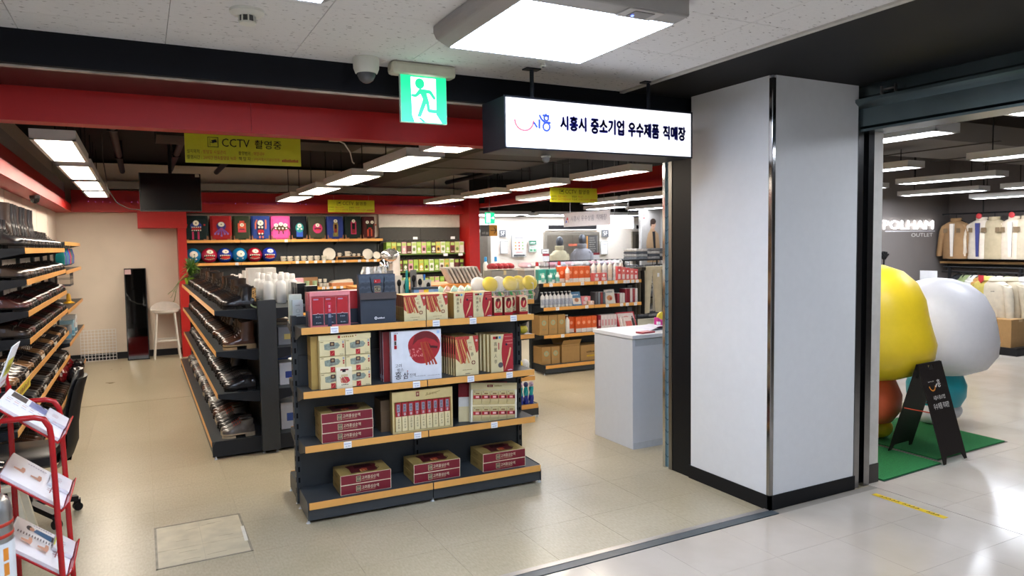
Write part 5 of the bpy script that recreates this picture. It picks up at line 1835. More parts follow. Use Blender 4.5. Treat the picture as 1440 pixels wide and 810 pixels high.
for k in range(13):
    G().tube([(k*.05, 0, 0), (k*.05, 0, .10)], .003, M('#3fa05a' if k % 3 else '#b9bcbc', 0.4), 5).build('wire', t)
for z in (.003, .05, .10):
    G().tube([(0, 0, z), (.6, 0, z), (.6, .3, z)], .0035, M('#b9bcbc', 0.35), 5).build('rail', t)
G().tube([(.6, .0, 0), (.6, 0, .17), (.6, .3, .17), (.6, .3, 0)], .004, M('#c9cbc8', 0.35), 5).build('end_loop', t)
# lower shelves at the end of that gondola: small bags and green balls
for k, (x, z, c1, c2, lb_) in enumerate(((3.42, .861, '#e3c12c', '#2f8a3a', 'yellow and green toy pack on the second deck of the toy gondola end'), (3.50, .861, '#3a3a3a', '#b8b23a', 'dark sweet jar on the second deck of the toy gondola end'),
                                         (3.44, .421, '#e6c83a', '#2f8a3a', 'yellow and green toy pack on the third deck of the toy gondola end'), (3.52, .421, '#d8d8d8', '#6a6a8a', 'grey patterned toy pack on the third deck of the toy gondola end'))):
    t = thing('toy_pack', lb_, 'toy', (x, 6.50, z))
    G().ball((0, 0, .12), .05, .05, .055, M(c1, 0.35, var=0.2, sc=40), 12, 8).build('top', t, smooth=True)
    G().ball((0, 0, .05), .055, .055, .05, M(c2, 0.35, var=0.2, sc=40), 12, 8).build('bottom', t, smooth=True)
for k in range(5):
    t = thing('twist_toy', 'blue and teal twisted toy bundle standing on the toy gondola base', 'toy', (3.30+k*.062, 6.42, .141), 0, 'blue twisted toys')
    rs = []
    for i in range(9):
        a = i*.35+k
        rr_ = .024*(1-.02*i)
        rs.append([(rr_*math.cos(a+q*.785)*(1.2 if q % 2 else .8), rr_*math.sin(a+q*.785)*(1.2 if q % 2 else .8), i*.022) for q in range(8)])
    G().rings(rs[:5], M('#2a3a9a', 0.3)).build('tail', t, smooth=True)
    G().rings(rs[4:], M('#1f9aa0', 0.3)).build('twist', t, smooth=True)
    G().ball((0, 0, .20), .026, .026, .03, M(('#b9a0b4', '#3a3a6a')[k % 2], 0.4, var=0.4, sc=60), 10, 6).build('knob', t, smooth=True)

# ================================================================ ISLAND TABLE BEHIND, WITH MIXED GOODS
t = thing('island_table', 'long charcoal island table of mixed goods behind the toy gondola', 'table', (2.4, 8.6, 0))
G().box(0, 2.2, 0, .8, 1.24, 1.28, M('#d98f4a', 0.45)).build('top', t)
G().box(.03, 2.17, .03, .77, .0, 1.24, CHAR).build('cabinet', t)
t = thing('juice_press', 'white and chrome kitchen appliance with a domed head on the island table', 'appliance', (2.72, 8.8, 1.28))
G().box(0, .26, 0, .25, 0, .06, M('#dcdad6', 0.35)).build('base', t, bev=.01)
G().box(.16, .26, .04, .2, .06, .40, M('#dcdad6', 0.35)).build('column', t, bev=.02)
G().ball((.15, .12, .38), .13, .10, .10, M('#c9c9c8', 0.15, 0.8), 16, 10).build('domed_head', t, smooth=True)
G().lathe([(.05, .08), (.065, .1), (.07, .30), (.05, .34)], CHROME, (.07, .12, 0), 16).build('jug', t, smooth=True)
for k in range(3):
    t = thing('foil_bag', 'crumpled silver foil bag beside the white appliance', 'bag', (2.50+k*.08, 8.65+k*.03, 1.2805), 0, 'silver foil bags')
    rk = random.Random(30+k)
    g = G().rings([[((.09*math.cos(q*.524))*s_*(1+.2*rk.random()), .05*math.sin(q*.524)*s_*(1+.3*rk.random()), z) for q in range(12)] for z, s_ in ((0, .9), (.08, 1.1), (.18, 1.0), (.26, .8))], M('#b9b9b8', 0.2, 0.7, var=0.3, sc=40))
    g.build('foil', t)
    G().box(-.03, .03, -.06, -.055, .08, .16, M('#2a2a2c', 0.4)).build('printed_panel', t)
for k in range(9):
    t = thing('towel_pack', 'grey wrapped towel leaning in the towel row on the island table', 'towel', (3.66+k*.055, 8.72, 1.2805), 0, 'grey towels')
    g = G()
    g.X = Matrix.Rotation(math.radians(-28), 4, 'Y')
    g.box(0, .03, 0, .2, 0.0, .24, M(('#a9a6a2', '#c2bfba')[k % 2], 0.6, var=0.1))
    g.build('towel', t, bev=.01)
    G().box(-.002, .005, .06, .14, .05, .12, PAPER).build('sleeve', t)
for k in range(4):
    t = thing('green_packet', 'bright green flat packet stacked on the island table', 'packet', (3.90+.02*k, 9.05, 1.2805+k*.035), .1*k, 'green packets')
    G().box(0, .24, 0, .16, 0, .033, M('#8fd02e', 0.35)).build('packet', t, bev=.008)
    G().box(.05, .19, .03, .13, .033, .0335, M('#d8ecb0', 0.4)).build('print', t)
for k in range(4):
    t = thing('slipper', 'red and white striped slipper resting on the rear of the island table', 'slipper', (4.25+k*.085, 8.74, 1.44), .3, 'striped slippers')
    G().ball((0, 0, .05), .05, .10, .05, M('#a02a34', 0.6, var=0.5, sc=50), 12, 8).build('upper', t, smooth=True)
    G().ball((0, 0, .012), .052, .11, .014, M('#e2ddd6', 0.6), 12, 6).build('sole', t, smooth=True)
t = thing('display_box', 'grey carton under the striped slippers on the island table', 'carton', (4.18, 8.62, 1.2805))
G().box(0, .4, 0, .25, 0, .158, M('#8a8886', 0.6)).build('body', t)
G().box(.18, .22, -.001, .25, .1, .159, M('#c9b48a', 0.4)).build('tape', t)
for k in range(2):
    bottle((4.32+k*.16, 9.1, 1.2805), 'white bottle with bright blue cap behind the slippers', 'blue capped bottles', '#d8dcde', .34, .035, '#2a94d8')

# ---- cartons on the sales side decks of the boot gondola, beside the end post
for li, z in enumerate((.9205, .5565, .1505)):
    for k in range(4):
        c = (('#7a7f86', '#b9b4aa', '#54585e', '#8d8478'), ('#d6d8dc', '#3f5fa8', '#c9cbd0', '#d0cabf'), ('#d8dade', '#d2d4d8', '#d8dade', '#cfd1d6'))[li][k]
        nm = (('grey', 'stone', 'slate', 'taupe'), ('white', 'blue', 'pale grey', 'ivory'), ('white label',)*4)[li][k]
        t = thing('shoe_care_box', '%s carton on the %s sales-side deck of the boot gondola' % (nm, ('second', 'third', 'bottom')[li]), 'carton', (1.07, 6.62+k*.26, z), 0, 'sales side cartons %d %s' % (li, nm))
        h_ = (.16, .20, .24)[li]
        G().box(0, .24, 0, .20, 0, h_, M(c, 0.55)).build('body', t, bev=.002)
        G().box(.05, .15, -.001, 0, h_*.3, h_*.6, M(('#c9b46a', '#2f4a9a', '#3f5fa8')[li], 0.5)).build('paper_label', t)

# ================================================================ COUNTER
CW = M('#c3c8d0', 0.45, var=0.015)
t = thing('counter_desk', 'white panelled counter desk standing behind the black jamb', 'counter', (3.72, 4.92, 0))
G().box(0.0, .9, 0, .58, 0.0, .965, CW).build('body', t, bev=.003)
G().box(-.012, .91, -.015, .59, .965, .998, M('#d7dae0', 0.3, var=0.01)).build('top', t, bev=.004)
G().box(.03, .9, -.002, 0, .90, .962, M('#aab0b8', 0.45)).build('front_rail', t)
G().box(.005, .9, -.003, .001, .0, .06, M('#b6bbc2', 0.45)).build('toe_kick', t)
ZD = .9985
t = thing('paper_sheet', 'loose white sheets spread on the counter desk', 'paper', (3.95, 5.0, ZD))
g = G()
for k, (x, y, a, w, h, cu) in enumerate(((.0, .05, .2, .30, .21, .02), (.10, .16, -.15, .30, .21, .03))):
    ca, sa = math.cos(a), math.sin(a)
    rs = []
    for i in range(7):
        s_ = i/6*w
        z = .0006+.0012*k+cu*math.sin(math.pi*i/6)*(.5 if i < 3 else .9)
        rs.append([(x+ca*s_-sa*q, y+sa*s_+ca*q, z) for q in (0, h)])
    for i in range(6):
        g.poly([rs[i][0], rs[i+1][0], rs[i+1][1], rs[i][1]], M('#dfe2f4', 0.6, var=0.01))
g.build('sheet', t)
t = thing('notebook', 'thin red notebook lying at the counter edge', 'notebook', (3.86, 4.955, ZD), .12)
G().box(0, .15, 0, .09, 0, .012, M('#a83a48', 0.4)).build('cover', t, bev=.002)
G().box(.003, .152, .003, .087, .002, .010, PAPER).build('pages', t)
t = thing('tape_dispenser', 'magenta tape dispenser with a yellow roll on the counter', 'tape dispenser', (4.24, 5.22, ZD))
G().prism([(0, 0, 0), (.16, 0, 0), (.16, 0, .05), (.12, 0, .075), (.05, 0, .075), (.0, 0, .10)], (0, .06, 0), M('#c83a8c', 0.35)).build('body', t, bev=.006)
g = G()
g.X = Matrix.Translation((.07, .03, .09)) @ Matrix.Rotation(math.pi/2, 4, 'X')
g.lathe([(.03, -.012), (.055, -.012), (.055, .012), (.03, .012)], M('#e0cf4a', 0.35), n=20)
g.build('tape_roll', t, smooth=True)
G().box(-.001, .03, -.001, .02, .03, .06, PAPER).build('sticker', t)

# ================================================================ HOUSEHOLD SHELF BEHIND THE COUNTER
ps = shelf_unit('household_gondola', 'charcoal gondola of sprays, orange cartons and kraft boxes behind the counter', (4.83, 8.72, 0), 0, [0.0, .83, 1.66], 1.34,
                [(1.25, .36), (.92, .36), (.54, .36)], (.13, .40), sides=(-1,), end=CHAR2, slots=False, body=CHAR,
                tags={(0, -1): [(.12, '1,000'), (.32, '1,000'), (.63, '1,000'), (.92, '2,000'), (1.02, '2,000'), (1.2, '3,000'), (1.36, '3,000'), (1.42, '3,000'), (1.5, '3,000'), (1.58, '3,000')],
                      (1, -1): [(.22, '5,000'), (.70, '4,000'), (1.05, '4,000'), (1.3, '4,000'), (1.4, '4,000'), (1.55, '4,000')], (2, -1): [(.3, '8,000')]})


def carton(x0, x1, y, d, z, h, col, label, group=None, art=None, name='carton'):
    t = thing(name, label, 'carton', (x0, y, z+.0005), 0, group)
    w = x1-x0-.004
    G().box(0, w, 0, d, 0, h, M(col, 0.45)).build('body', t)
    g = G()
    f = Face(g, (0, 0, 0), (1, 0, 0), (0, 0, 1), .0008)
    (art or (lambda f, w, h: f.rect(w*.15, h*.1, w*.85, h*.25, PAPER)))(f, w, h)
    g.build('front_print', t)
    return t


def a_or(f, w, h):
    f.rect(0, 0, w, h*.25, M('#e6ded8', 0.5)).ell(w/2, h*.62, w*.28, w*.28, M('#f0a07c', 0.5), 12)


def a_teal(f, w, h):
    f.rect(0, 0, w, h*.25, M('#dfe6e2', 0.5)).ell(w/2, h*.65, w*.22, w*.22, M('#a8dcd0', 0.5), 12)


def a_kraft(f, w, h):
    f.ell(w/2, h*.62, w*.26, w*.26, M('#86b59a', 0.6), 14).ell(w/2, h*.62, w*.19, w*.19, M('#b9a077', 0.6), 14).rect(w*.25, h*.25, w*.75, h*.30, M('#9a865e', 0.6))


def a_pink(f, w, h):
    f.rect(w*.2, h*.08, w*.8, h*.45, M('#f0dcdc', 0.5)).ell(w/2, h*.72, w*.2, w*.2, M('#f6eaea', 0.5), 10)


Y8 = 8.40
Z1, Z2, Z3, Z4 = 1.2505, .9205, .5405, .1305
for k in range(4):
    x0 = 4.79+k*.085
    carton(x0, x0+.085, Y8+.02+.08*(k % 2), .08, Z1, .19, '#3fa79a', 'teal carton in the row at the gondola end beside orange cartons', 'teal cartons', a_teal)
for k in range(3):
    bottle((4.86+k*.12, Y8+.035, Z1), 'short white pump bottle standing before the teal cartons', 'short white bottles', '#dfe9e6', .15, .03, '#cfd6d2', band='#7cc0b2')
for k in range(5):
    x0 = 5.16+k*.096
    carton(x0, x0+.096, Y8+.03+.06*(k == 0), .09, Z1, .22, '#e0622c', 'orange and white carton on the top deck of the household gondola', 'orange cartons, top deck', a_or)
bottle((5.24, Y8+.0, Z1), 'white spray bottle before the orange cartons', None, '#e6e2de', .25, .03, '#f2f0ee', True, 'spray_bottle', '#e39a80')
for k in range(2):
    carton(5.69+k*.12, 5.80+k*.12, Y8+.02, .08, Z1, .115, '#dd6a6a', 'low coral carton beside the spray bottles', 'coral low cartons', a_pink)
for k in range(6):
    x = 5.72+k*.095
    bottle((x+.02, Y8+.09, Z1), 'white trigger spray bottle in the row above the books', 'trigger spray bottles', ('#e6e6e4', '#e0d6cc')[k % 2], .30, .035, '#f4f4f4', True, 'spray_bottle', ('#c9cdd0', '#dcc7b4')[k % 2])
for k in range(5):
    x0 = 6.10+k*.075
    carton(x0, x0+.075, Y8+.02, .08, Z1, .20-.012*k, ('#dc5a5e', '#e07a74')[k % 2], 'coral pink carton at the trouser end of the top deck', 'coral cartons', a_pink)
for k in range(2):
    bottle((4.90+k*.36, Y8+.25, Z1), 'white bottle with a red cap behind the teal cartons', 'red capped bottles', '#e2e0de', .29, .04, '#b8242c')
# second deck
for k in range(8):
    bottle((4.86+k*.064, Y8+.04, Z2), 'white lotion bottle with grey pump, second deck row', 'lotion bottles', '#dcdfe2', .21, .029, '#d0d3d6', True, 'lotion_bottle', '#aeb6c8')


def book(x, w, h, col, label, group=None, z=Z2, lean=0, d=.14, front=None):
    t = thing('book', label, 'book', (x, Y8+.02, z), 0, group)
    g = G()
    g.X = Matrix.Rotation(math.radians(lean), 4, 'X') if front else Matrix.Identity(4)
    g.box(0, w, 0, d if not front else .02, 0, h, M(col, 0.5))
    if front:
        f = Face(g, (0, 0, 0), (1, 0, 0), (0, 0, 1), .001)
        front(f, w, h)
    g.build('cover', t)
    g = G()
    g.X = Matrix.Rotation(math.radians(lean), 4, 'X') if front else Matrix.Identity(4)
    g.box(.003, w-.003, .003, (d if not front else .02)-.003, h, h+.001, PAPER)
    g.build('pages', t)


book(5.34, .15, .20, '#4f7fa8', 'blue book with a photograph leaning beside the lotion bottles', None, Z2, -18, front=lambda f, w, h: f.rect(.01, .02, w-.01, h*.55, M('#e2d8cc', 0.5)).ell(w*.5, h*.4, .035, .03, M('#b87a5a', 0.5), 12).bars(.02, h*.75, .1, .015, 5, PAPER))
for k, (x, w, h) in enumerate(((5.50, .16, .115), (5.53, .11, .06))):
    pass
carton(5.50, 5.66, Y8+.05, .10, Z2, .12, '#e38a90', 'pink carton between the blue book and the grey books', None, a_pink)
carton(5.585, 5.685, Y8+.0, .05, Z2, .055, '#e6c0a8', 'small peach carton before the pink carton', None, a_pink)
for k, c in enumerate(('#5a5a60', '#7a828a', '#8a3a3a', '#5f6a72')):
    book(5.72+k*.045, .035, .17, c, 'thin %s book in the short row beside the illustrated card' % ('grey', 'slate', 'rust', 'dark slate')[k])
book(5.90, .17, .205, '#d8d4cc', 'illustrated white card book leaning between grey and red books', None, Z2, -14, front=lambda f, w, h: f.ell(w*.45, h*.4, .05, .04, M('#c98a5a', 0.5), 14).ell(w*.55, h*.35, .02, .02, M('#a83a3a', 0.5), 10).bars(.03, h*.78, .11, .02, 5, M('#6a7a8a', 0.5)))
for k, (c, h) in enumerate((('#8f2a3a', .14), ('#d8d3d2', .14), ('#e2dcda', .14), ('#8f2a3a', .20), ('#8a1f2e', .20), ('#dcd4d4', .20), ('#a03a44', .20), ('#e0d8d8', .20))):
    book(6.10+k*.046, .04, h, c, '%s %s book in the red and white row' % ('short' if h < .17 else 'tall', 'dark red' if c[1] != 'd' and c[1] != 'e' else 'white'), 'red white books %s' % (c[1] in 'de' and h))
# third deck
for k, (x0, x1) in enumerate(((4.80, 4.94), (4.945, 5.085), (5.09, 5.215))):
    carton(x0, x1, Y8+.02, .22, Z3, .27, '#b08a54', 'kraft carton with green ring, third deck', 'kraft cartons, third deck', a_kraft, 'kraft_box')
bottle((5.255, Y8+.04, Z3), 'white spray bottle between kraft and orange cartons', None, '#e2e2e0', .26, .032, '#f2f0ee', True, 'spray_bottle')
for k in range(5):
    x0 = 5.30+k*.088
    carton(x0, x0+.088, Y8+.02+.05*(k == 0), .09, Z3, .22, '#e0622c', 'orange and white carton on the third deck of the household gondola', 'orange cartons, third deck', a_or)
for k in range(6):
    x0 = 5.76+k*.055
    carton(x0, x0+.055, Y8+.02, .12, Z3, .22, ('#8a1f2e', '#e6dcdc')[k % 6 != 0], ('white narrow carton in the row beside the red gift set', 'dark red narrow carton next to the orange cartons')[k == 0], 'narrow cartons' if k else None, lambda f, w, h: f.rect(w*.2, h*.3, w*.8, h*.7, M('#d89aa0', 0.5)))
t = thing('toiletry_set', 'red framed gift set with white tubes propped on the third deck', 'gift set', (6.12, Y8+.0, Z3+.003))
TLs = Matrix.Rotation(math.radians(-22), 4, 'X')
g = G()
g.X = TLs
g.box(0, .32, 0, .03, 0, .25, M('#c42832', 0.4))
f = Face(g, (0, 0, 0), (1, 0, 0), (0, 0, 1), .001)
f.rect(.02, .02, .30, .23, M('#e8d8d4', 0.5)).rect(.09, .03, .24, .11, M('#e0706a', 0.5)).bars(.11, .17, .1, .02, 4, M('#d0585a', 0.5))
g.build('tray', t)
for k, (x, c) in enumerate(((.045, '#f0e6e2'), (.10, '#efdcd6'), (.265, '#3a3a3c'))):
    g = G()
    g.X = TLs
    g.lathe([(.016, .03), (.02, .04), (.018, .14), (.008, .15), (.008, .18)], M(c, 0.4), (x, -.012, 0), 10)
    g.build('tube', t, smooth=True)
# base deck
for k, (x0, x1, h, op) in enumerate(((4.83, 4.975, .24, 0), (4.98, 5.12, .24, 0), (5.15, 5.45, .25, 1), (5.46, 5.80, .22, 0))):
    t = carton(x0, x1, Y8+.02, .24, Z4, h, '#ab8550', ['kraft carton with green ring on the gondola base, end one', 'kraft carton with green ring on the base beside the open box', 'large open kraft box on the gondola base', 'kraft box with dark print beside the open box on the base'][k], None,
               a_kraft if k < 2 else (lambda f, w, h: f.rect(w*.05, h*.9, w*.95, h*.93, M('#94713f', 0.6))) if k == 2 else (lambda f, w, h: f.rect(w*.3, h*.25, w*.7, h*.35, M('#d0a82a', 0.6)).bars(w*.3, h*.5, w*.4, h*.12, 5, M('#5a4426', 0.6))), 'kraft_box')
    if op:
        w = x1-x0-.004
        for s_ in (0, 1):
            G().prism([(0, s_*.24, h), (w, s_*.24, h), (w, s_*.24+(.5-s_)*-.10, h+.07), (0, s_*.24+(.5-s_)*-.10, h+.07)], (0, .003, 0), M('#b48f5a', 0.6)).build('flap', t)

# ================================================================ CLOTHES RAILS AND MANNEQUINS BEYOND
RAIL = M('#1e1e20', 0.4)


def trousers(loc, rz, label, group, col):
    t = thing('trousers', label, 'trousers', loc, rz, group)
    m_ = M(col, 0.8, var=0.08, sc=12)
    g = G()
    for s_ in (-1, 1):
        rs = []
        for z, cx_, w, d in ((0, .085, .085, .03), (-.10, .095, .09, .035), (-.25, .10, .085, .035), (-.48, .115, .07, .03), (-.72, .125, .062, .025)):
            rs.append([(s_*cx_+w*math.cos(q*.628)*(1+.05*math.sin(q*3+z*9)), d*math.sin(q*.628), z) for q in range(10)])
        g.rings(rs, m_)
    g.box(-.175, .175, -.032, .032, -.05, .0, m_)
    g.build('legs', t, smooth=True)
    G().box(-.178, .178, -.036, .036, -.035, .004, m_).build('waistband', t)
    G().tube([(-.14, 0, .0), (-.14, 0, .03), (.14, 0, .03), (.14, 0, .0)], .004, RAIL, 5).tube([(0, 0, .03), (0, 0, .075), (.02, 0, .095), (.0, 0, .11)], .004, RAIL, 5).build('hanger', t)
    G().box(.06, .10, -.045, -.04, -.16, -.10, PAPER).build('price_card', t)
    return t


t = thing('clothes_rail', 'black clothes rail carrying pale trousers beside the household gondola', 'clothes rail', (6.55, 8.9, 0))
G().tube([(0, 0, 1.52), (1.3, 0, 1.52)], .014, RAIL).build('top_bar', t)
for x in (.02, 1.28):
    G().tube([(x, 0, 0), (x, 0, 1.52)], .014, RAIL).build('post', t)
    G().box(x-.02, x+.02, -.25, .25, 0, .03, RAIL).build('foot', t)
trousers((7.10, 8.87, 1.41), 0, 'pale khaki trousers hung facing out on the black rail', None, '#cfc2a4')
for k in range(7):
    trousers((7.32+k*.07, 8.93, 1.41), math.pi/2+.1, 'folded-side trousers hanging edge on along the black rail', 'edge-on trousers', ('#8a8378', '#6f6a62', '#a79c86')[k % 3])
for k in range(4):
    trousers((6.62+k*.08, 8.93, 1.41), math.pi/2-.1, 'dark trousers hanging edge on beside the khaki pair', 'dark edge-on trousers', ('#3a3a3c', '#4a453c', '#5c5548', '#2e2c2a')[k])
t = thing('clothes_shelf', 'dark tiered table of folded grey clothes beyond the clothes rail', 'table', (7.5, 9.8, 0))
for z in (.5, .85, 1.2, 1.5):
    G().box(0, .85, 0, .5, z-.02, z, RAIL).build('shelf', t)
for x in (.02, .83):
    for y in (.02, .48):
        G().tube([(x, y, 0), (x, y, 1.5)], .014, RAIL).build('post', t)
for z in (.5, .85, 1.2, 1.5):
    for k in range(3):
        for j in range(4):
            c = ('#5d5f63', '#8a8885', '#3f4146', '#a9a299', '#6e6a66')[(k+j+int(z*10)) % 5]
            t = thing('folded_shirt', 'folded %s garment on the %s shelf of the tiered table' % ({'#5d5f63': 'grey', '#8a8885': 'light grey', '#3f4146': 'charcoal', '#a9a299': 'stone', '#6e6a66': 'taupe'}[c], {.5: 'lowest', .85: 'second', 1.2: 'third', 1.5: 'top'}[z]), 'garment', (7.53+k*.27, 9.83, z+j*.046), 0, 'folded %s garments %s' % (c, z))
            G().rings([[(x*s_+.125, y*s_+.2, zz) for x, y in ((-.12, -.18), (.12, -.18), (.12, .18), (-.12, .18))] for zz, s_ in ((0, .95), (.008, 1), (.036, 1), (.045, .94))], M(c, 0.85, var=0.25, sc=25)).build('fold', t)
            G().box(.09, .16, .015, .03, .0465-.001, .0475-.001, M('#d9d4cc', 0.6)).build('tag', t)


def jacket(t, col, w=.27, h=.66, puff=0.0, arms=.55, spread=.10):
    """upper garment hanging from its shoulders at z = 0"""
    m_ = M(col, 0.8, var=0.07, sc=14, bump=0.15, bsc=25)
    rs = []
    N = 20
    prof = ((-.02, .07, .06), (-.05, .14, .08), (-.09, w*.78, .10), (-.16, w*.82, .11), (-.30, w*.80, .115), (-.46, w*.82, .12), (-h, w*.80, .115))
    for i, (z, a, b_) in enumerate(prof):
        pf = 1+puff*.3*(i % 2)
        rs.append([(a*pf*math.cos(2*math.pi*q/N), b_*pf*math.sin(2*math.pi*q/N), z) for q in range(N)])
    G().rings(rs, m_).build('torso', t, smooth=True)
    for s_ in (-1, 1):
        rs = []
        for i in range(8):
            u_ = i/7
            x = s_*(w*.66+spread*u_**.6)
            z = -.10-arms*u_
            r_ = (.075-.025*u_)*(1+puff*.25*(i % 2))
            rs.append([(x+r_*math.cos(q*.628), r_*1.05*math.sin(q*.628)-.02*u_, z+.03*math.cos(q*.628)*(-s_)*(1-u_)) for q in range(10)])
        G().rings(rs, m_).build('sleeve', t, smooth=True)
        G().lathe([(.048, 0), (.05, .01), (.05, .045), (.047, .05)], M(col, 0.85), (s_*(w*.66+spread), -.02, -.10-arms-.035), 10).build('cuff', t, smooth=True)


def mannequin(loc, rz, col, label, top, puff=.35):
    t = thing('mannequin', label, 'mannequin', loc, rz)
    sk = M('#4a4d54', 0.4)
    G().lathe([(.05, top-.36), (.055, top-.24), (.06, top-.20)], sk, n=12).ball((0, -.01, top-.115), .075, .095, .12, sk, 16, 12).build('head', t, smooth=True)
    j = bpy.data.objects.new('jacket', None)
    COL.objects.link(j)
    j.parent = t
    j.location = (0, 0, top-.27)
    jacket(j, col, .25, .66, puff, .5, .03)
    G().lathe([(.085, 0), (.10, .03), (.10, .09), (.085, .10)], M(col, 0.8), (0, 0, -.03), 14).build('collar', j, smooth=True)
    G().tube([(0, 0, 0), (0, 0, top-.9)], .02, STEEL).box(-.18, .18, -.18, .18, 0, .012, STEEL).build('stand', t)
    return t


mannequin((8.19, 13.45, .0), .1, '#cfc5a4', 'mannequin bust in a cream padded jacket before the lift doors', 1.94, .5)
mannequin((8.36, 12.8, .0), -.5, '#8f9096', 'mannequin bust in a grey padded jacket beside the cream one', 1.98, .35)
t = thing('bargain_table', 'long rail table of folded pink and white garments before the lift lobby', 'table', (6.3, 11.6, 0))
G().box(0, 2.6, 0, .7, 1.30, 1.34, M('#cfc9c2', 0.5)).build('top', t)
G().box(.02, 2.58, .02, .68, 0, 1.30, M('#8a857e', 0.6)).build('skirt', t)
G().tube([(.5, -.06, 1.30), (.5, -.06, 1.46), (2.6, -.06, 1.46), (2.6, -.06, 1.30)], .012, RAIL).build('rail', t)
rg = random.Random(9)
for k in range(13):
    c = ('#e6c3cb', '#ece6e2', '#d9d3cf', '#e3aebb', '#cfc9d8')[k % 5]
    t = thing('folded_shirt', 'soft folded %s garment on the bargain table' % ('rose', 'white', 'pale grey', 'pink', 'lilac')[k % 5], 'garment', (6.45+k*.19, 11.85, 1.34), rg.uniform(-.2, .2), 'bargain table %s garments' % ('rose', 'white', 'pale grey', 'pink', 'lilac')[k % 5])
    G().ball((0, 0, .05), .12, .17, .055, M(c, 0.85, var=0.1), 12, 8).build('fold', t, smooth=True)
    G().box(-.03, .03, -.172, -.168, .03, .06, PAPER).build('tag', t)
for k in range(2):
    t = thing('price_stand', 'small red topped price stand on the bargain table', 'price stand', (6.8+k*1.15, 11.66, 1.34), 0, 'price stands')
    G().tube([(0, 0, 0), (0, 0, .12)], .006, STEEL).build('stem', t)
    G().box(-.07, .07, -.005, .005, .12, .26, PAPER).box(-.07, .07, -.006, .006, .22, .262, M('#a83a44', 0.5)).build('card', t)

# ================================================================ LOBBY SIGNS
def wall_sign(px0, px1, py0, py1, Y, col, label, art, name='wall_sign', cat='sign'):
    a, b_ = PY(px0, py1, Y), PY(px1, py0, Y)
    w, h = b_.x-a.x, b_.z-a.z
    t = thing(name, label, cat, (a.x, Y, a.z))
    G().box(0, w, 0, .025, 0, h, M('#9a9a98', 0.4)).build('frame', t)
    g = G().box(.012, w-.012, -.003, 0, .012, h-.012, M(col, 0.55))
    f = Face(g, (0, -.003, 0), (1, 0, 0), (0, 0, 1), .0015)
    art(f, w, h)
    g.build('panel', t)


LY = 14.49
GR = M('#44454a', 0.5)
WHT = M('#f4f2ee', 0.6, var=0.01)
for x0, x1, lb_ in ((702, 711.5, 'dark grey floor number sign on the pale wall by the first lift'), (846.5, 856, 'dark grey floor number sign on the pale wall past the mannequins')):
    wall_sign(x0, x1, 323, 333.5, LY, '#55565a', lb_, lambda f, w, h: f.text('5F', w*.2, h*.22, w*.6, h*.56, WHT))
wall_sign(720, 739.5, 330.5, 362, LY, '#e9e6e0', 'framed white notice board with small coloured prints beside the lift', lambda f, w, h: (f.bars(w*.2, h*.85, w*.6, h*.05, 9, GR), [f.ell(w*(.25+.25*(k % 3)), h*(.66-.14*(k//3)), w*.07, w*.06, M(('#d8a05a', '#8ab06a', '#c86a5a')[(k*2) % 3], 0.6), 8) for k in range(9)], f.bars(w*.25, h*.2, w*.5, h*.05, 7, M('#b8574a', 0.6)), f.rect(w*.1, h*.05, w*.9, h*.12, GR)))
wall_sign(744, 754.5, 338, 344.5, LY, '#1f7a5a', 'green plate on the pale wall beside the notice board', lambda f, w, h: f.bars(w*.15, h*.35, w*.7, h*.3, 5, WHT))
wall_sign(744, 754.5, 345.5, 355, LY, '#e2eadf', 'white card with green marks under the green plate', lambda f, w, h: (f.rect(w*.1, h*.15, w*.45, h*.5, M('#5fa07a', 0.6)), f.rect(w*.55, h*.15, w*.9, h*.5, M('#5fa07a', 0.6)), f.bars(w*.15, h*.7, w*.7, h*.12, 5, GR)))
wall_sign(704, 714, 339, 357, LY, '#ece8e2', 'plain white paper notice beside the floor number sign by the first lift', lambda f, w, h: (f.bars(w*.15, h*.75, w*.7, h*.06, 6, M('#9a9aa4', 0.6)), f.bars(w*.15, h*.6, w*.7, h*.05, 8, M('#b0b0b8', 0.6))))
wall_sign(824, 840, 330.5, 361, LY, '#4b4846', 'dark directory board beside the grey mannequin', lambda f, w, h: (f.rect(0.02, h*.1, w*.16, h*.95, M('#c98a3a', 0.6)), [f.bars(w*.28, h*(.85-.1*k), w*(.45+.06*(k % 3)), h*.03, 6, M('#a9a49c', 0.6)) for k in range(8)]))
wall_sign(845, 854.5, 339, 358, LY, '#ece8e2', 'plain white paper notice beside the floor number sign past the mannequins', lambda f, w, h: (f.bars(w*.15, h*.75, w*.7, h*.06, 6, M('#9a9aa4', 0.6)), f.bars(w*.15, h*.5, w*.7, h*.05, 8, M('#b0b0b8', 0.6))))
wall_sign(762, 772, 350, 357, 14.3, '#e6e1da', 'small white card standing before the middle lift', lambda f, w, h: f.bars(w*.2, h*.4, w*.6, h*.2, 4, GR))
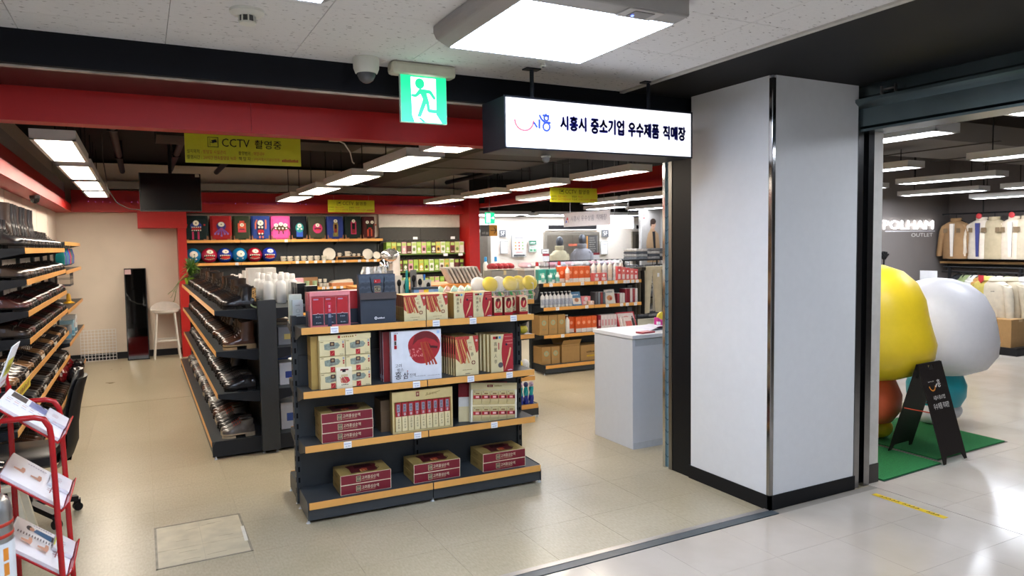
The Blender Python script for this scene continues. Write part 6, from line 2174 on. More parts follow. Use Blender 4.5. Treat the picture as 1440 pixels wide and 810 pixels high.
# fashion poster of a person in a beige coat
a, b_ = PY(901, 372, 12.4), PY(936, 292, 12.4)
t = thing('fashion_poster', 'large fashion poster of a person in a beige coat touching the chin', 'poster', (a.x, 12.4, .9))
w, h = b_.x-a.x, b_.z-.9
G().box(0, w, 0, .06, 0, h, M('#cfccc8', 0.5)).build('frame', t)
g = G()
f = Face(g, (0, 0, 0), (1, 0, 0), (0, 0, 1), .0015)
f.rect(.03, .03, w*.8, h-.05, M('#a39e99', 0.6))
x0, y0 = w*.47, h*.70
CT = M('#b59470', 0.7)
f.poly([(x0-.15, y0-.70), (x0-.17, y0-.25), (x0-.12, y0-.06), (x0-.03, y0), (x0+.06, y0), (x0+.16, y0-.08), (x0+.20, y0-.4), (x0+.18, y0-.70)], CT)
f.poly([(x0-.01, y0-.02), (x0+.07, y0-.02), (x0+.09, y0-.5), (x0+.05, y0-.6)], M('#2f2e30', 0.6))
f.rect(x0-.03, y0-.03, x0+.05, y0+.06, M('#b98d72', 0.6)).ell(x0+.01, y0+.13, .072, .10, M('#c49a80', 0.6)).ell(x0+.01, y0+.19, .08, .065, M('#3a2a22', 0.6)).ell(x0-.05, y0+.14, .02, .06, M('#3a2a22', 0.6), 10)
f.line([(x0-.15, y0-.35), (x0-.10, y0-.12), (x0-.02, y0+.04)], .07, CT).ell(x0-.015, y0+.055, .028, .035, M('#c49a80', 0.6), 10)
for q in (-.012, .038):
    f.ell(x0+q, y0+.14, .009, .006, M('#2a1d18', 0.6), 8)
f.line([(x0, y0+.085), (x0+.028, y0+.085)], .006, M('#8a4a42', 0.6))
f.rect(.05, h-.18, .10, h-.16, M('#8a3038', 0.6)).rect(.05, h-.21, .10, h-.19, WHT).rect(.05, h-.24, .10, h-.22, M('#8a3038', 0.6))
g.build('print', t)

# ================================================================ CLOTHES SHOP
# green mats
def _turf(nt, b, tc):
    n = nt.nodes.new('ShaderNodeTexNoise')
    n.inputs['Scale'].default_value = 220
    r_ = _ramp(nt, [(0.3, '#12592c'), (0.7, '#2a8c48')])
    nt.links.new(tc.outputs['Object'], n.inputs['Vector'])
    nt.links.new(n.outputs['Fac'], r_.inputs['Fac'])
    nt.links.new(r_.outputs['Color'], b.inputs['Base Color'])
    b.inputs['Roughness'].default_value = 0.95
    bp = nt.nodes.new('ShaderNodeBump')
    bp.inputs['Strength'].default_value = 0.6
    bp.inputs['Distance'].default_value = 0.005
    nt.links.new(n.outputs['Fac'], bp.inputs['Height'])
    nt.links.new(bp.outputs['Normal'], b.inputs['Normal'])


TURF = node_mat('green_turf', _turf)
for k, (x0, x1, y0, y1, a, lb_) in enumerate(((4.74, 5.72, 3.34, 3.74, 0, 'green turf mat under the yellow and orange inflatable'), (5.5, 6.72, 3.78, 4.3, 0, 'green turf mat under the white and teal inflatable'))):
    pass
t = thing('turf_mat', 'green turf mat under the yellow and orange inflatable', 'mat', (0, 0, 0))
pts = [(4.82, 3.335), (5.58, 3.375), (5.60, 4.45), (4.82, 4.45)]
G().prism([(x, y, 0.0002) for x, y in pts], (0, 0, .012), TURF).build('pile', t)
G().prism([(5.2+(x-5.2)*1.012, 3.6+(y-3.6)*1.03, 0.0001) for x, y in pts], (0, 0, .004), M('#1d3d33', 0.6)).build('backing', t)
t = thing('turf_mat', 'green turf mat under the white and teal inflatable', 'mat', (0, 0, 0))
pts = [(5.65, 3.44), (6.66, 3.47), (6.70, 4.45), (5.66, 4.45)]
G().prism([(x, y, 0.0002) for x, y in pts], (0, 0, .012), TURF).build('pile', t)
G().prism([(6.1+(x-6.1)*1.05, 3.7+(y-3.7)*1.03, 0.0001) for x, y in pts], (0, 0, .004), M('#6a665f', 0.6)).build('backing', t)
# two plain rounded inflatables (their printed character features are left out)
IY, IO, IW, IT = M('#f2cf2a', 0.38, var=0.02), M('#ee6f45', 0.38, var=0.02), M('#e9e6e8', 0.38, var=0.015), M('#2fa3b0', 0.38, var=0.02)


def infl(loc, rz, label, upper, lower, mu, ml, mf, feet, name='inflatable_figure'):
    t = thing(name, label, 'inflatable', loc, rz)
    G().lathe(lower, ml, n=32).build('lower_body', t, smooth=True)
    G().lathe(upper, mu, n=36).build('upper_body', t, smooth=True)
    for s_ in (-1, 1):
        G().ball((s_*.15, -.03, .10), .11, .13, .10, mf, 18, 12).lathe([(.075, .10), (.085, .2), (.10, .30)], mf, (s_*.13, 0, 0), 16).build('foot', t, smooth=True)
    return t


infl((5.68, 4.13, .012), 0, 'large yellow rounded inflatable with an orange lower ball on the turf mat',
     [(.05, .56), (.30, .58), (.46, .64), (.54, .76), (.555, .88), (.52, 1.0), (.49, 1.12), (.465, 1.26), (.40, 1.40), (.29, 1.50), (.14, 1.555), (.001, 1.565)],
     [(.12, .16), (.23, .19), (.295, .29), (.30, .42), (.25, .54), (.18, .62)], IY, IO, IY, True)
infl((6.84, 4.20, .012), 0, 'large white rounded inflatable with a teal lower ball on the turf mat',
     [(.05, .47), (.28, .49), (.42, .55), (.50, .67), (.51, .80), (.49, .94), (.46, 1.08), (.38, 1.24), (.26, 1.34), (.12, 1.39), (.001, 1.40)],
     [(.12, .14), (.21, .17), (.255, .26), (.26, .37), (.22, .47), (.15, .53)], IW, IT, IW, True)
# A-board
t = thing('a_board_sign', 'black folding A-board with white lettering standing on the turf mats', 'sign', (5.73, 3.34, 0), math.radians(4))
AB = M('#26211f', 0.45)
for s_, nm in ((1, 'front_leaf'), (-1, 'rear_leaf')):
    g = G()
    th = math.radians(16)
    g.X = Matrix.Translation((0, .225, .775)) @ Matrix.Rotation(s_*-th, 4, 'X') @ Matrix.Translation((0, 0, -.80))
    h, w = .80, .175
    if s_ < 0:
        g.X = Matrix.Translation((0, .235, .775)) @ Matrix.Rotation(th, 4, 'X') @ Matrix.Translation((0, 0, -.80))
    else:
        g.X = Matrix.Translation((0, .225, .775)) @ Matrix.Rotation(-th, 4, 'X') @ Matrix.Translation((0, 0, -.80))
    hole = [(-.04, h-.045), (.04, h-.045), (.04, h-.02), (-.04, h-.02)]
    for q in ([(-w, 0), (-w+.035, 0), (-w+.065, .055), (-w+.065, h), (-w, h)], [(w, 0), (w, h), (w-.065, h), (w-.065, .055), (w-.035, 0)], [(-w+.065, .055), (w-.065, .055), (w-.065, h-.055), (-w+.065, h-.055)],
              [(-w+.065, h-.055), (-.04, h-.055), (-.04, h), (-w+.065, h)], [(.04, h-.055), (w-.065, h-.055), (w-.065, h), (.04, h)], [(-.04, h-.018), (.04, h-.018), (.04, h), (-.04, h)]):
        g.prism([(x, 0, z) for x, z in q], (0, .006, 0), AB)
    lf = g.build(nm, t)
    if s_ > 0:
        g2_ = G()
        g2_.X = g.X
        f = Face(g2_, (0, 0, 0), (1, 0, 0), (0, 0, 1), .0008)
        LW = M('#efeae2', 0.5)
        f.line([(-.055+.045*math.cos(a), .66-.035+.05*math.sin(a)-.0) for a in [math.pi+.25+i*.33 for i in range(9)]], .010, M('#d8862e', 0.5))
        f.text('SIHEUNG CITY', -.10, .645, .085, .008, LW).text('흥', .02, .595, .05, .065, LW).line([(-.012, .60), (.012, .625)], .010, LW)
        f.text('시흥시 중소기업', -.085, .50, .17, .034, LW).text('우수제품 직매장', -.115, .425, .23, .048, LW)
        g2_.build('lettering', lf)
G().tube([(-.165, .13, .40), (-.165, .335, .40)], .005, M('#c0402a', 0.4)).tube([(.165, .13, .40), (.165, .335, .40)], .005, M('#c0402a', 0.4)).build('stay_cord', t)

# yellow strip stuck on the floor
t = thing('floor_tape', 'yellow warning strip with black lettering stuck on the corridor floor', 'floor sticker', (0, 0, 0))
G().box(4.495, 4.545, 2.69, 3.20, .0002, .0012, M('#e3bf1c', 0.4, var=0.05)).build('tape', t)
g = G()
f = Face(g, (4.495, 3.19, .0012), (0, -1, 0), (1, 0, 0), .0001)
f.N = Vector((0, 0, 1))
for n_, u, w in ((5, .04, .15), (4, .21, .12), (3, .375, .09)):
    for i in range(n_):
        a_ = u+i*w/n_
        f.line([(a_, .012), (a_+.012, .036), (a_+.016, .02)], .006, M('#4a3a10', 0.6)).line([(a_+.002, .024), (a_+.02, .024)], .005, M('#4a3a10', 0.6))
g.build('lettering', t)

# clothes wall, rail and logo
WX = 12.95
for y0, y1 in ((3.5, 7.95),):
    t = thing('display_shelf', 'long oak wall shelf under the row of hanging jackets', 'shelf', (WX+.05, y0, 0))
    G().box(-.02, .32, 0, y1-y0, 1.33, 1.37, M('#a8804e', 0.5, var=0.12, sc=6)).build('board', t)
    G().box(.2, .32, 0, y1-y0, 1.24, 1.33, RAIL).build('bracket_rail', t)
t = thing('wall_rail', 'black wall rail the jackets hang from above the oak shelf', 'clothes rail', (WX, 3.5, 0))
G().tube([(0, 0, 2.215), (0, 4.4, 2.215)], .014, RAIL).build('bar', t)
for y in (.4, 1.5, 2.6, 3.7):
    G().tube([(0, y, 2.21), (0, y, 2.9)], .010, RAIL).build('drop_rod', t)
JR = M('#c8383c', 0.5)


def hung_jacket(px, col, label, inner=None, tagred=False, group=None):
    c = PX(px, 305, WX)
    t = thing('hanging_jacket', label, 'jacket', (WX, c.y, 2.12), -math.pi/2, group)
    jacket(t, col, .27, .70, 0, .52)
    g = G()
    f = Face(g, (0, -.126, -.68), (1, 0, 0), (0, 0, 1), .002)
    if inner:
        f.poly([(-.045, .60), (.045, .60), (.03, .02), (-.02, .02)], M(inner, 0.75)).rect(.028, .02, .036, .60, M('#6a5a48', 0.6))
    f.rect(-.15, .44, -.08, .52, M('#7a6448', 0.7)).rect(.08, .44, .15, .52, M('#7a6448', 0.7))
    g.build('front_panel', t)
    G().tube([(-.17, 0, -.06), (0, 0, .02), (.17, 0, -.06)], .008, RAIL).tube([(0, 0, .02), (0, 0, .095)], .005, RAIL).build('hanger', t)
    if tagred:
        G().ball((0, -.09, .04), .05, .012, .05, JR, 14, 8).build('round_tag', t, smooth=True)
    G().lathe([(.07, -.02), (.09, .01), (.085, .05), (.07, .05)], M(col, 0.85), (0, 0, -.03), 14).build('collar', t, smooth=True)
    return t


hung_jacket(1345, '#a58058', 'camel tan jacket with white lining hung on the wall rail', '#efe6dc')
hung_jacket(1381, '#ddd0bd', 'cream jacket with navy zip and round red tag on the wall rail', '#3a3f7a', True)
hung_jacket(1399, '#b9a888', 'beige jacket half behind the cream jacket on the wall rail')
hung_jacket(1427, '#dccbb4', 'cream and navy striped top with round red tag on the wall rail', '#e8dccb', True)
hung_jacket(1445, '#c9b99e', 'sand jacket at the end of the wall rail')
# hoodie rail in front
t = thing('clothes_rail', 'black floor rail of hoodies standing before the oak wall shelf', 'clothes rail', (12.2, 5.2, 0))
G().tube([(0, -.6, 1.22), (0, 2.2, 1.22)], .014, RAIL).build('top_bar', t)
G().tube([(0, -.6, 1.30), (0, 2.2, 1.30)], .012, RAIL).build('upper_bar', t)
for y in (-.5, 1.0, 2.1):
    G().bar((0, y, 0.03), (0, y, 1.30), .04, .04, RAIL).build('post', t)
    G().bar((-.06, y, .02), (.4, y, .02), .04, .04, RAIL).build('foot', t)
hl = [('#cfc3ac', 'cream hoodie facing out on the floor rail', 1400), ('#c9b65e', 'mustard yellow sweatshirt with red letters behind the cream hoodie', 1383), ('#c3b59b', 'beige hoodie behind the cream one on the floor rail', 1414), ('#d8d6d6', 'pale grey hoodie beside the beige hoodie', 1428), ('#dcd2c2', 'off-white hoodie at the end of the floor rail', 1441)]
for k, (c, lb_, px) in enumerate(hl):
    q = PX(px, 420, 11.95)
    t = thing('hanging_hoodie', lb_, 'hoodie', (11.95+.07*k, q.y, 1.14), -math.pi/2-.25)
    jacket(t, c, .27, .66, 0, .50)
    G().lathe([(.10, -.04), (.13, 0), (.10, .05), (.05, .06)], M(c, 0.85), (0, .03, -.03), 14).build('hood', t, smooth=True)
    g = G()
    f = Face(g, (0, -.124, -.64), (1, 0, 0), (0, 0, 1), .002)
    f.rect(-.15, .05, .15, .20, M(c, 0.8)) if k != 1 else f.text('Mo', -.12, .36, .12, .07, M('#b8402e', 0.6))
    if k == 0:
        f.bars(.03, .44, .07, .015, 3, INK)
    g.build('pocket' if k != 1 else 'chest_print', t)
    if k == 1:
        G().prism([(-.05, -.11, .05), (.05, -.11, .05), (.05, -.11, -.03), (0, -.11, -.08), (-.05, -.11, -.03)], (0, .004, 0), JR).build('red_tag', t)
rj = random.Random(12)
for k in range(9):
    q = PX(1345+k*11.5, 400, 12.75)
    c = ('#2a2a2c', '#8f9a6a', '#d8d4cc', '#b98a4a', '#8a8a8e', '#e0cfd2', '#b9b98e', '#3a3a3e', '#c9a06a')[k]
    t = thing('hanging_shirt', '%s shirt seen edge on along the wall under the oak shelf' % ('black', 'sage green', 'white', 'ochre', 'grey', 'pale pink', 'khaki', 'charcoal', 'tan')[k], 'shirt', (12.8, q.y, 1.16), rj.uniform(-.3, .3), 'shirts under the oak shelf')
    jacket(t, c, .24, .6, 0, .45)
    G().tube([(-.15, 0, -.05), (0, 0, .02), (.15, 0, -.05)], .008, RAIL).build('hanger', t)
t = thing('wall_rail', 'black rail under the oak shelf carrying edge-on shirts', 'clothes rail', (12.8, 3.6, 0))
G().tube([(0, 0, 1.19), (0, 4.2, 1.19)], .012, RAIL).build('bar', t)
# boxes on the floor and small card
t = thing('storage_box', 'blue printed box with a snowy mountain picture under the hoodies', 'box', (11.6, 5.0, .16))
g = G().box(0, .5, -.3, .5, 0, .30, M('#4f86c8', 0.5, var=0.25, sc=6))
f = Face(g, (0, .5, 0), (0, -1, 0), (0, 0, 1), .002)
f.poly([(.0, .0), (.8, .0), (.8, .10), (.6, .17), (.5, .12), (.35, .2), (.2, .1), (0, .13)], M('#dfe6ee', 0.6))
g.build('carton', t)
G().box(-.02, .52, -.32, .52, -.16, 0, RAIL).build('plinth', t)
t = thing('storage_box', 'tan cardboard box on the low rack behind the white inflatable', 'box', (11.6, 6.0, .12))
G().box(0, .5, 0, .6, 0, .42, M('#a8814f', 0.6)).build('carton', t)
G().box(.2, .3, -.001, .6, .38, .421, M('#c0a070', 0.4)).build('tape', t)
G().box(-.02, .52, -.1, .7, -.12, 0, RAIL).build('plinth', t)
t = thing('price_placard', 'white placard on a thin black post before the jackets', 'placard', (11.9, 7.33, 1.08))
G().box(0, .004, 0, .30, 0, .16, PAPER).build('card', t)
G().tube([(.01, .15, -1.08), (.01, .15, .02)], .01, RAIL).build('stem', t)
# logo letters on the wall
t = thing('wall_logo', 'white raised shop name letters on the grey brown wall', 'sign', (11.38, 7.99, 0))
g = G()
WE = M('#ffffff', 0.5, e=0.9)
f = Face(g, (0, 0, 0), (1, 0, 0), (0, 0, 1), .02)
f.text('POLHAM', 0, 1.955, 1.40, .155, WE)
f.k = 1
for q in (.004, -.004):
    f.text('POLHAM', q, 1.955+q*.6, 1.40, .155, WE)
f.rect(0, 1.912, 1.40, 1.926, M('#d8d6da', 0.5))
f.k = 1
f.text('OUTLET', .78, 1.82, .62, .065, M('#efece8', 0.5))
g.build('letters', t)
t = thing('display_stand', 'slim black display stand with a small fan top by the logo wall', 'stand', (10.6, 7.4, 0))
G().tube([(0, 0, 0), (0, 0, 1.5)], .015, RAIL).build('pole', t)
for k in range(5):
    a = -.9+k*.45
    G().bar((0, 0, 1.47), (.12*math.sin(a), 0, 1.47+.12*math.cos(a)), .05, .02, RAIL).build('arm', t)
G().box(-.2, .2, -.2, .2, 0, .02, RAIL).build('base', t)

# ================================================================ CORRIDOR CEILING FITTINGS
LAMPC = M('#d9e7ff', 0.5, e=12.0)
HOUS = M('#9c9a97', 0.4, var=0.02)


def corridor_light(loc, label, sensor=True, name='ceiling_light'):
    t = thing(name, label, 'ceiling light', (loc[0], loc[1], ZC), 0, 'corridor ceiling lights')
    a, b_ = .375, .375                    # diffuser half sizes
    g = G()
    for s_ in (-1, 1):                    # rounded side rails along y
        pr = [(s_*(a), -.10), (s_*(a), 0), (s_*(a+.085), 0), (s_*(a+.085), -.035), (s_*(a+.07), -.065)]
        g.prism([(x, -b_-.02, z) for x, z in pr], (0, 2*b_+.04, 0), HOUS)
    g.box(-a, a, b_, b_+.02, -.10, 0, HOUS)
    g.box(-a, a, -b_-.12, -b_, -.10, 0, HOUS)
    g.build('housing', t, bev=.01)
    G().box(-a, a, -b_, b_, -.098, -.02, LAMPC).build('diffuser', t)
    for x in (-.35, .35):
        for y in (-.35, .35):
            G().ball((x, y, -.099), .008, .008, .004, M('#b9b9b8', 0.4), 8, 5).build('screw', t)
    if sensor:
        G().box(.06, .24, -b_-.115, -b_-.01, -.104, -.10, M('#b9b7b4', 0.4)).box(.10, .20, -b_-.10, -b_-.03, -.107, -.104, M('#6d6a68', 0.3)).ball((.12, -b_-.05, -.108), .007, .007, .004, M('#5a6cff', 0.4, e=3), 8, 5).build('sensor', t)
    return t


corridor_light((1.765, 2.91), 'square ceiling panel light with grey side rails above the shop sign')
corridor_light((.30, 2.53), 'square corridor panel light next to the smoke detector')
# the corridor's own lamps go on behind the camera and to its side
for x, y, nm in ((1.765, -.2, 'ceiling_light_behind_offscreen'), (-1.3, .2, 'ceiling_light_left_offscreen'), (1.765, -2.7, 'ceiling_light_far_offscreen')):
    corridor_light((x, y), 'square corridor panel light further along the corridor ceiling', name=nm)

t = thing('smoke_detector', 'white round smoke detector on the corridor ceiling', 'smoke detector', (.47, 3.44, ZC))
IV = M('#dcdcd2', 0.4, var=0.02)
G().lathe([(.075, 0), (.075, -.012), (.06, -.022), (.045, -.026)], IV, n=24).build('base', t, smooth=True)
G().lathe([(.034, -.024), (.034, -.05), (.02, -.056), (.001, -.057)], M('#4a4a48', 0.5), n=18).build('chamber', t, smooth=True)
for k in range(8):
    a = k*.785
    G().bar((.034*math.cos(a), .034*math.sin(a), -.022), (.036*math.cos(a), .036*math.sin(a), -.054), .008, .006, IV).build('rib', t)
G().lathe([(.036, -.052), (.036, -.060), (.02, -.063), (.001, -.063)], IV, n=18).build('cap', t, smooth=True)
t = thing('sprinkler', 'small white ceiling sprinkler beside the sign rod', 'sprinkler', (2.12, 3.64, ZC))
G().lathe([(.035, 0), (.035, -.006), (.012, -.012), (.012, -.03), (.022, -.034), (.022, -.038)], IV, n=14).build('head', t, smooth=True)
G().lathe([(.008, -.038), (.008, -.044), (.001, -.046)], STEEL, n=8).build('bulb', t, smooth=True)
t = thing('security_camera', 'white dome security camera hanging from the corridor ceiling', 'camera', (1.18, 4.02, ZC))
G().lathe([(.072, 0), (.074, -.005), (.072, -.06), (.062, -.085), (.05, -.09)], IV, n=24).build('housing', t, smooth=True)
G().lathe([(.055, -.088), (.052, -.105), (.038, -.128), (.015, -.141), (.001, -.143)], M('#5a5c60', 0.08, 0.3), n=20).build('dome', t, smooth=True)

# exit sign
t = thing('exit_sign', 'green running man exit sign hanging below a cream ceiling box', 'exit sign', (1.32, 3.98, ZC))
G().box(0, .40, 0, .10, -.072, 0, M('#cfcbb8', 0.4)).build('ceiling_box', t, bev=.02)
x0, x1, z0, z1 = .055, .345, -.345, -.045
EG = M('#18c482', 0.4, e=.75)
EW = M('#f2fffb', 0.4, e=1.1)
G().box(x0, x1, .03, .055, z0, z1, M('#bfe8d8', 0.2)).build('acrylic_panel', t, bev=.003)
g = G()
f = Face(g, (x0, .03, z0), (1, 0, 0), (0, 0, 1), .0015)
w, h = x1-x0, z1-z0
f.rect(.004, .004, w-.004, h-.004, EG)


def ex(u, v):                             # picture coordinates of the pictogram, 0..1 with v downwards
    return (u*w, (1-v)*h)


f.poly([ex(.22, .12), ex(.76, .12), ex(.76, .82), ex(.88, .98), ex(.46, .98), ex(.29, .99), ex(.24, .86)], EW)
f.ell(*ex(.41, .24), .030*w/.3, .032*w/.3, EG, 16)
f.poly([ex(.40, .34), ex(.62, .35), ex(.66, .37), ex(.75, .50), ex(.71, .54), ex(.61, .42), ex(.55, .42), ex(.60, .58), ex(.62, .72), ex(.82, .73), ex(.87, .80), ex(.60, .79), ex(.56, .76), ex(.54, .62), ex(.42, .88), ex(.34, .88), ex(.47, .54), ex(.42, .44), ex(.33, .51), ex(.23, .50), ex(.23, .45), ex(.31, .45)], EG)
f.poly([ex(.36, .90), ex(.42, .90), ex(.53, .98), ex(.45, .98)], EG)
g.build('pictogram', t)

# shop sign box
X0, X1, ZA, ZB, YF = 1.90, 3.285, 2.362, 2.645, 3.70
t = thing('shop_sign', 'white illuminated shop name sign box with blue lettering hung from two rods', 'sign', (0, 0, 0))
SB = M('#20242c', 0.4)
G().box(X0-.006, X1+.006, YF+.006, YF+.30, ZA-.008, ZB+.008, SB).box(X0-.008, X1+.008, YF-.004, YF+.006, ZA-.010, ZA-.001, SB).box(X0-.008, X1+.008, YF-.004, YF+.006, ZB+.001, ZB+.010, SB).box(X0-.010, X0-.001, YF-.004, YF+.006, ZA-.01, ZB+.01, SB).box(X1+.001, X1+.010, YF-.004, YF+.006, ZA-.01, ZB+.01, SB).build('box', t)
G().box(X0, X1, YF, YF+.006, ZA, ZB, M('#fbfbff', 0.4, e=0.42)).build('lit_face', t)
G().box(X0, X1, YF+.01, YF+.295, ZA-.0095, ZA-.0082, SB).build('bottom_plate', t)
for x in (2.16, 3.05):
    G().tube([(x, 3.85, ZB), (x, 3.85, ZC)], .013, SB, 10).box(x-.05, x+.05, 3.82, 3.88, ZC-.008, ZC, SB).build('rod', t)
g = G()
f = Face(g, (X0, YF, ZA), (1, 0, 0), (0, 0, 1), .0008)
NV = M('#1b1c86', 0.5)
BL = M('#2a50c0', 0.5)


def su(px):
    return PY(px, 180, YF).x-X0


def sv(px, py):
    return PY(px, py, YF).z-ZA


f.line([(su(724+13.2*(1+math.cos(a))), sv(738, 168.5)-.062*math.sin(a-math.pi)) for a in [math.pi+i*math.pi/14 for i in range(15)]], .011, M('#e06a78', 0.5))
f.ell(su(724.5), sv(724, 164.5), .004, .004, M('#e58a94', 0.5), 8).ell(su(751), sv(751, 166.5), .004, .004, M('#e58a94', 0.5), 8)
f.text('SIHEUNG CITY', su(723.5), sv(724, 161), su(752)-su(723.5), .014, M('#8f96c8', 0.5))
f.line([(su(750.5), sv(750, 172)), (su(755), sv(755, 179.5))], .012, BL).line([(su(758), sv(758, 168)), (su(758), sv(758, 181))], .013, BL)
f.line([(su(758), sv(758, 161.5)), (su(761), sv(761, 168)), (su(766), sv(766, 172.5)), (su(774), sv(774, 173))], .012, BL)
f.line([(su(762.5), sv(762, 162.3)), (su(772), sv(772, 163.5))], .012, BL).line([(su(767), sv(767, 160)), (su(767), sv(767, 163))], .012, BL)
for cx_, cy_, r_ in ((767.5, 166.5, .015), (767.5, 178.5, .023)):
    f.line([(su(cx_)+r_*math.cos(a*.449), sv(cx_, cy_)+r_*1.05*math.sin(a*.449)) for a in range(15)], .011, BL)
for s_, a, b_, ya, yb in (('시흥시', 784.5, 822, 165, 184.5), ('중소기업', 827, 874.8, 169, 189.5), ('우수제품', 879.5, 924, 174.5, 194), ('직매장', 928.5, 961, 179, 197.5)):
    mid = (a+b_)/2
    lo, hi = sv(mid, yb-0), sv(mid, ya)
    for dx, dy in ((0, 0), (.009, 0), (.0045, .005), (.0045, -.005), (.0045, 0)):
        f.k = 30
        f.text(s_, su(a)+dx, lo+dy, su(b_)-su(a)-.009, hi-lo, NV)
g.build('lettering', t)
t = thing('security_camera', 'small dome camera under the illuminated shop sign', 'camera', (2.30, 3.93, 2.353))
G().lathe([(.03, 0), (.032, -.006), (.028, -.012)], IV, n=14).build('base', t, smooth=True)
G().lathe([(.027, -.012), (.026, -.028), (.014, -.042), (.001, -.046)], M('#8a8c90', 0.08, 0.2), n=14).build('dome', t, smooth=True)

# ================================================================ SHOP CEILING LIGHTS
def roof_z(x, y):                         # underside of whatever a drop rod meets
    if 5.6 < x < 12.1 and 4.3 < y < 5.8:
        return 2.95 if y < 4.5 or y > 5.6 else 2.80
    if 5.4 < x < 12.4 and 2.4 < y < 3.3:
        return 2.95
    if 3.0 < x < 4.75 and 5.6 < y < 9.0:
        return 2.80
    if .2 < x < 3.0 and 8.3 < y < 9.0:
        return 2.98
    return 3.26


def panel_light(x0, x1, y0, y1, z, label, group, lamp=None):
    t = thing('panel_light', label, 'ceiling light', ((x0+x1)/2, (y0+y1)/2, z), 0, group)
    a, b_ = (x1-x0)/2, (y1-y0)/2
    G().box(-a, a, -b_, b_, .012, .075, LAMPW).box(-a, -a+.028, -b_, b_, 0, .012, LAMPW).box(a-.028, a, -b_, b_, 0, .012, LAMPW).box(-a, a, -b_, -b_+.03, 0, .012, LAMPW).box(-a, a, b_-.03, b_, 0, .012, LAMPW).build('housing', t)
    G().box(-a+.028, a-.028, -b_+.03, b_-.03, .003, .0125, lamp or LAMP).build('diffuser', t)
    for y in (-b_*.7, b_*.7):
        G().tube([(0, y, .075), (0, y, roof_z((x0+x1)/2, (y0+y1)/2+y)-z)], .006, BLACK, 5).build('drop_rod', t)
    return t


for y0, y1 in ((5.95, 7.35), (7.72, 9.15), (9.42, 10.75), (11.0, 12.15)):
    panel_light(-.65, -.37, y0, y1, 2.57, 'flat panel light in the ceiling row over the shoe shelving', 'shoe aisle lights')
for y0, y1 in ((4.89, 5.6), (5.92, 7.25), (7.72, 9.05), (9.5, 10.8), (11.3, 12.6)):
    panel_light(2.07, 2.43, y0, y1, 2.57, 'flat panel light in the row over the ginseng aisle', 'middle aisle lights')
for y0, y1 in ((6.27, 7.5), (7.95, 9.2), (9.6, 10.85), (11.3, 12.6)):
    panel_light(4.72, 5.02, y0, y1, 2.57, 'flat panel light in the row over the household gondola', 'household aisle lights')
for x0, y0, y1 in ((5.45, 8.85, 10.3), (7.1, 8.5, 9.7), (7.15, 9.85, 11.0), (8.4, 11.6, 12.8), (9.5, 11.6, 12.8)):
    panel_light(x0, x0+.3, y0, y1, 2.5, 'flat panel light over the clothes rails beyond the red side beam', 'clothes area lights', LAMPN)
for x0 in (6.2, 7.75, 9.3):
    for y0 in (13.55, 14.1):
        panel_light(x0, x0+1.35, y0, y0+.2, 2.42, 'long strip light across the lift lobby ceiling', 'lobby lights', LAMPN)
for x0, y0, y1, z in ((5.22, 3.25, 4.55, 2.585), (4.98, 1.45, 2.72, 2.60), (7.5, 4.97, 6.2, 2.58), (9.75, 5.28, 6.65, 2.58), (9.75, 6.95, 7.9, 2.56), (11.2, 6.3, 7.6, 2.5), (11.2, 4.7, 6.0, 2.5), (7.5, 3.2, 4.35, 2.58), (12.0, 5.6, 6.9, 2.42)):
    panel_light(x0, x0+.3, y0, y1, z, 'flat panel light hung in the dark ceiling of the clothes shop', 'clothes shop lights', LAMPN)

# ================================================================ HANGING SIGNS, SCREEN, DUCTS
YL = M('#c9c81f', 0.45, var=0.03)
YL2 = M('#b9b01c', 0.5)


def cctv_sign(x0, Y, z1, label):
    w, h = .80, .205
    t = thing('cctv_notice', label, 'sign', (x0, Y, z1-h), 0, None)
    G().box(0, w, 0, .01, 0, h, YL).build('board', t)
    for x in (.1, .7):
        G().tube([(x, .005, h), (x, .005, 3.26-z1+h)], .002, STEEL, 4).build('wire', t)
    g = G()
    f = Face(g, (0, 0, 0), (1, 0, 0), (0, 0, 1), .0008)
    BK = M('#26281c', 0.6)
    RD = M('#b05028', 0.6)
    f.frame(.15, .115, .222, .187, .004, BK).line([(.165, .125), (.165, .178)], .003, BK).poly([(.172, .162), (.205, .172), (.212, .150), (.185, .146)], BK).line([(.168, .150), (.19, .145)], .005, BK)
    f.text('CCTV', .245, .122, .19, .058, BK).text('촬영중', .47, .118, .19, .062, BK)
    f.text('설치목적 :', .012, .066, .095, .028, BK).text('방범및 시설관리', .118, .066, .15, .028, RD).text('촬영범위 :', .355, .066, .095, .028, BK).text('매장내부', .46, .066, .075, .028, RD)
    f.text('촬영시간 :', .012, .025, .095, .028, BK).text('24시간 연속촬영및 녹화', .118, .025, .22, .028, RD).text('책 임 자 :', .355, .025, .095, .028, BK).text('(사)시흥시기업인협회', .46, .025, .18, .026, RD).bars(.66, .026, .12, .022, 11, RD)
    g.build('lettering', t)


a = PY(259, 187, 5.57)
cctv_sign(a.x, 5.57, a.z, 'yellow camera notice hanging beside the black screen')
a = PY(461, 281, 12.1)
cctv_sign(a.x, 12.1, a.z, 'yellow camera notice hanging before the red back beam')
a = PY(774, 263.5, 8.75)
cctv_sign(a.x, 8.75, a.z, 'yellow camera notice hanging over the household gondola')

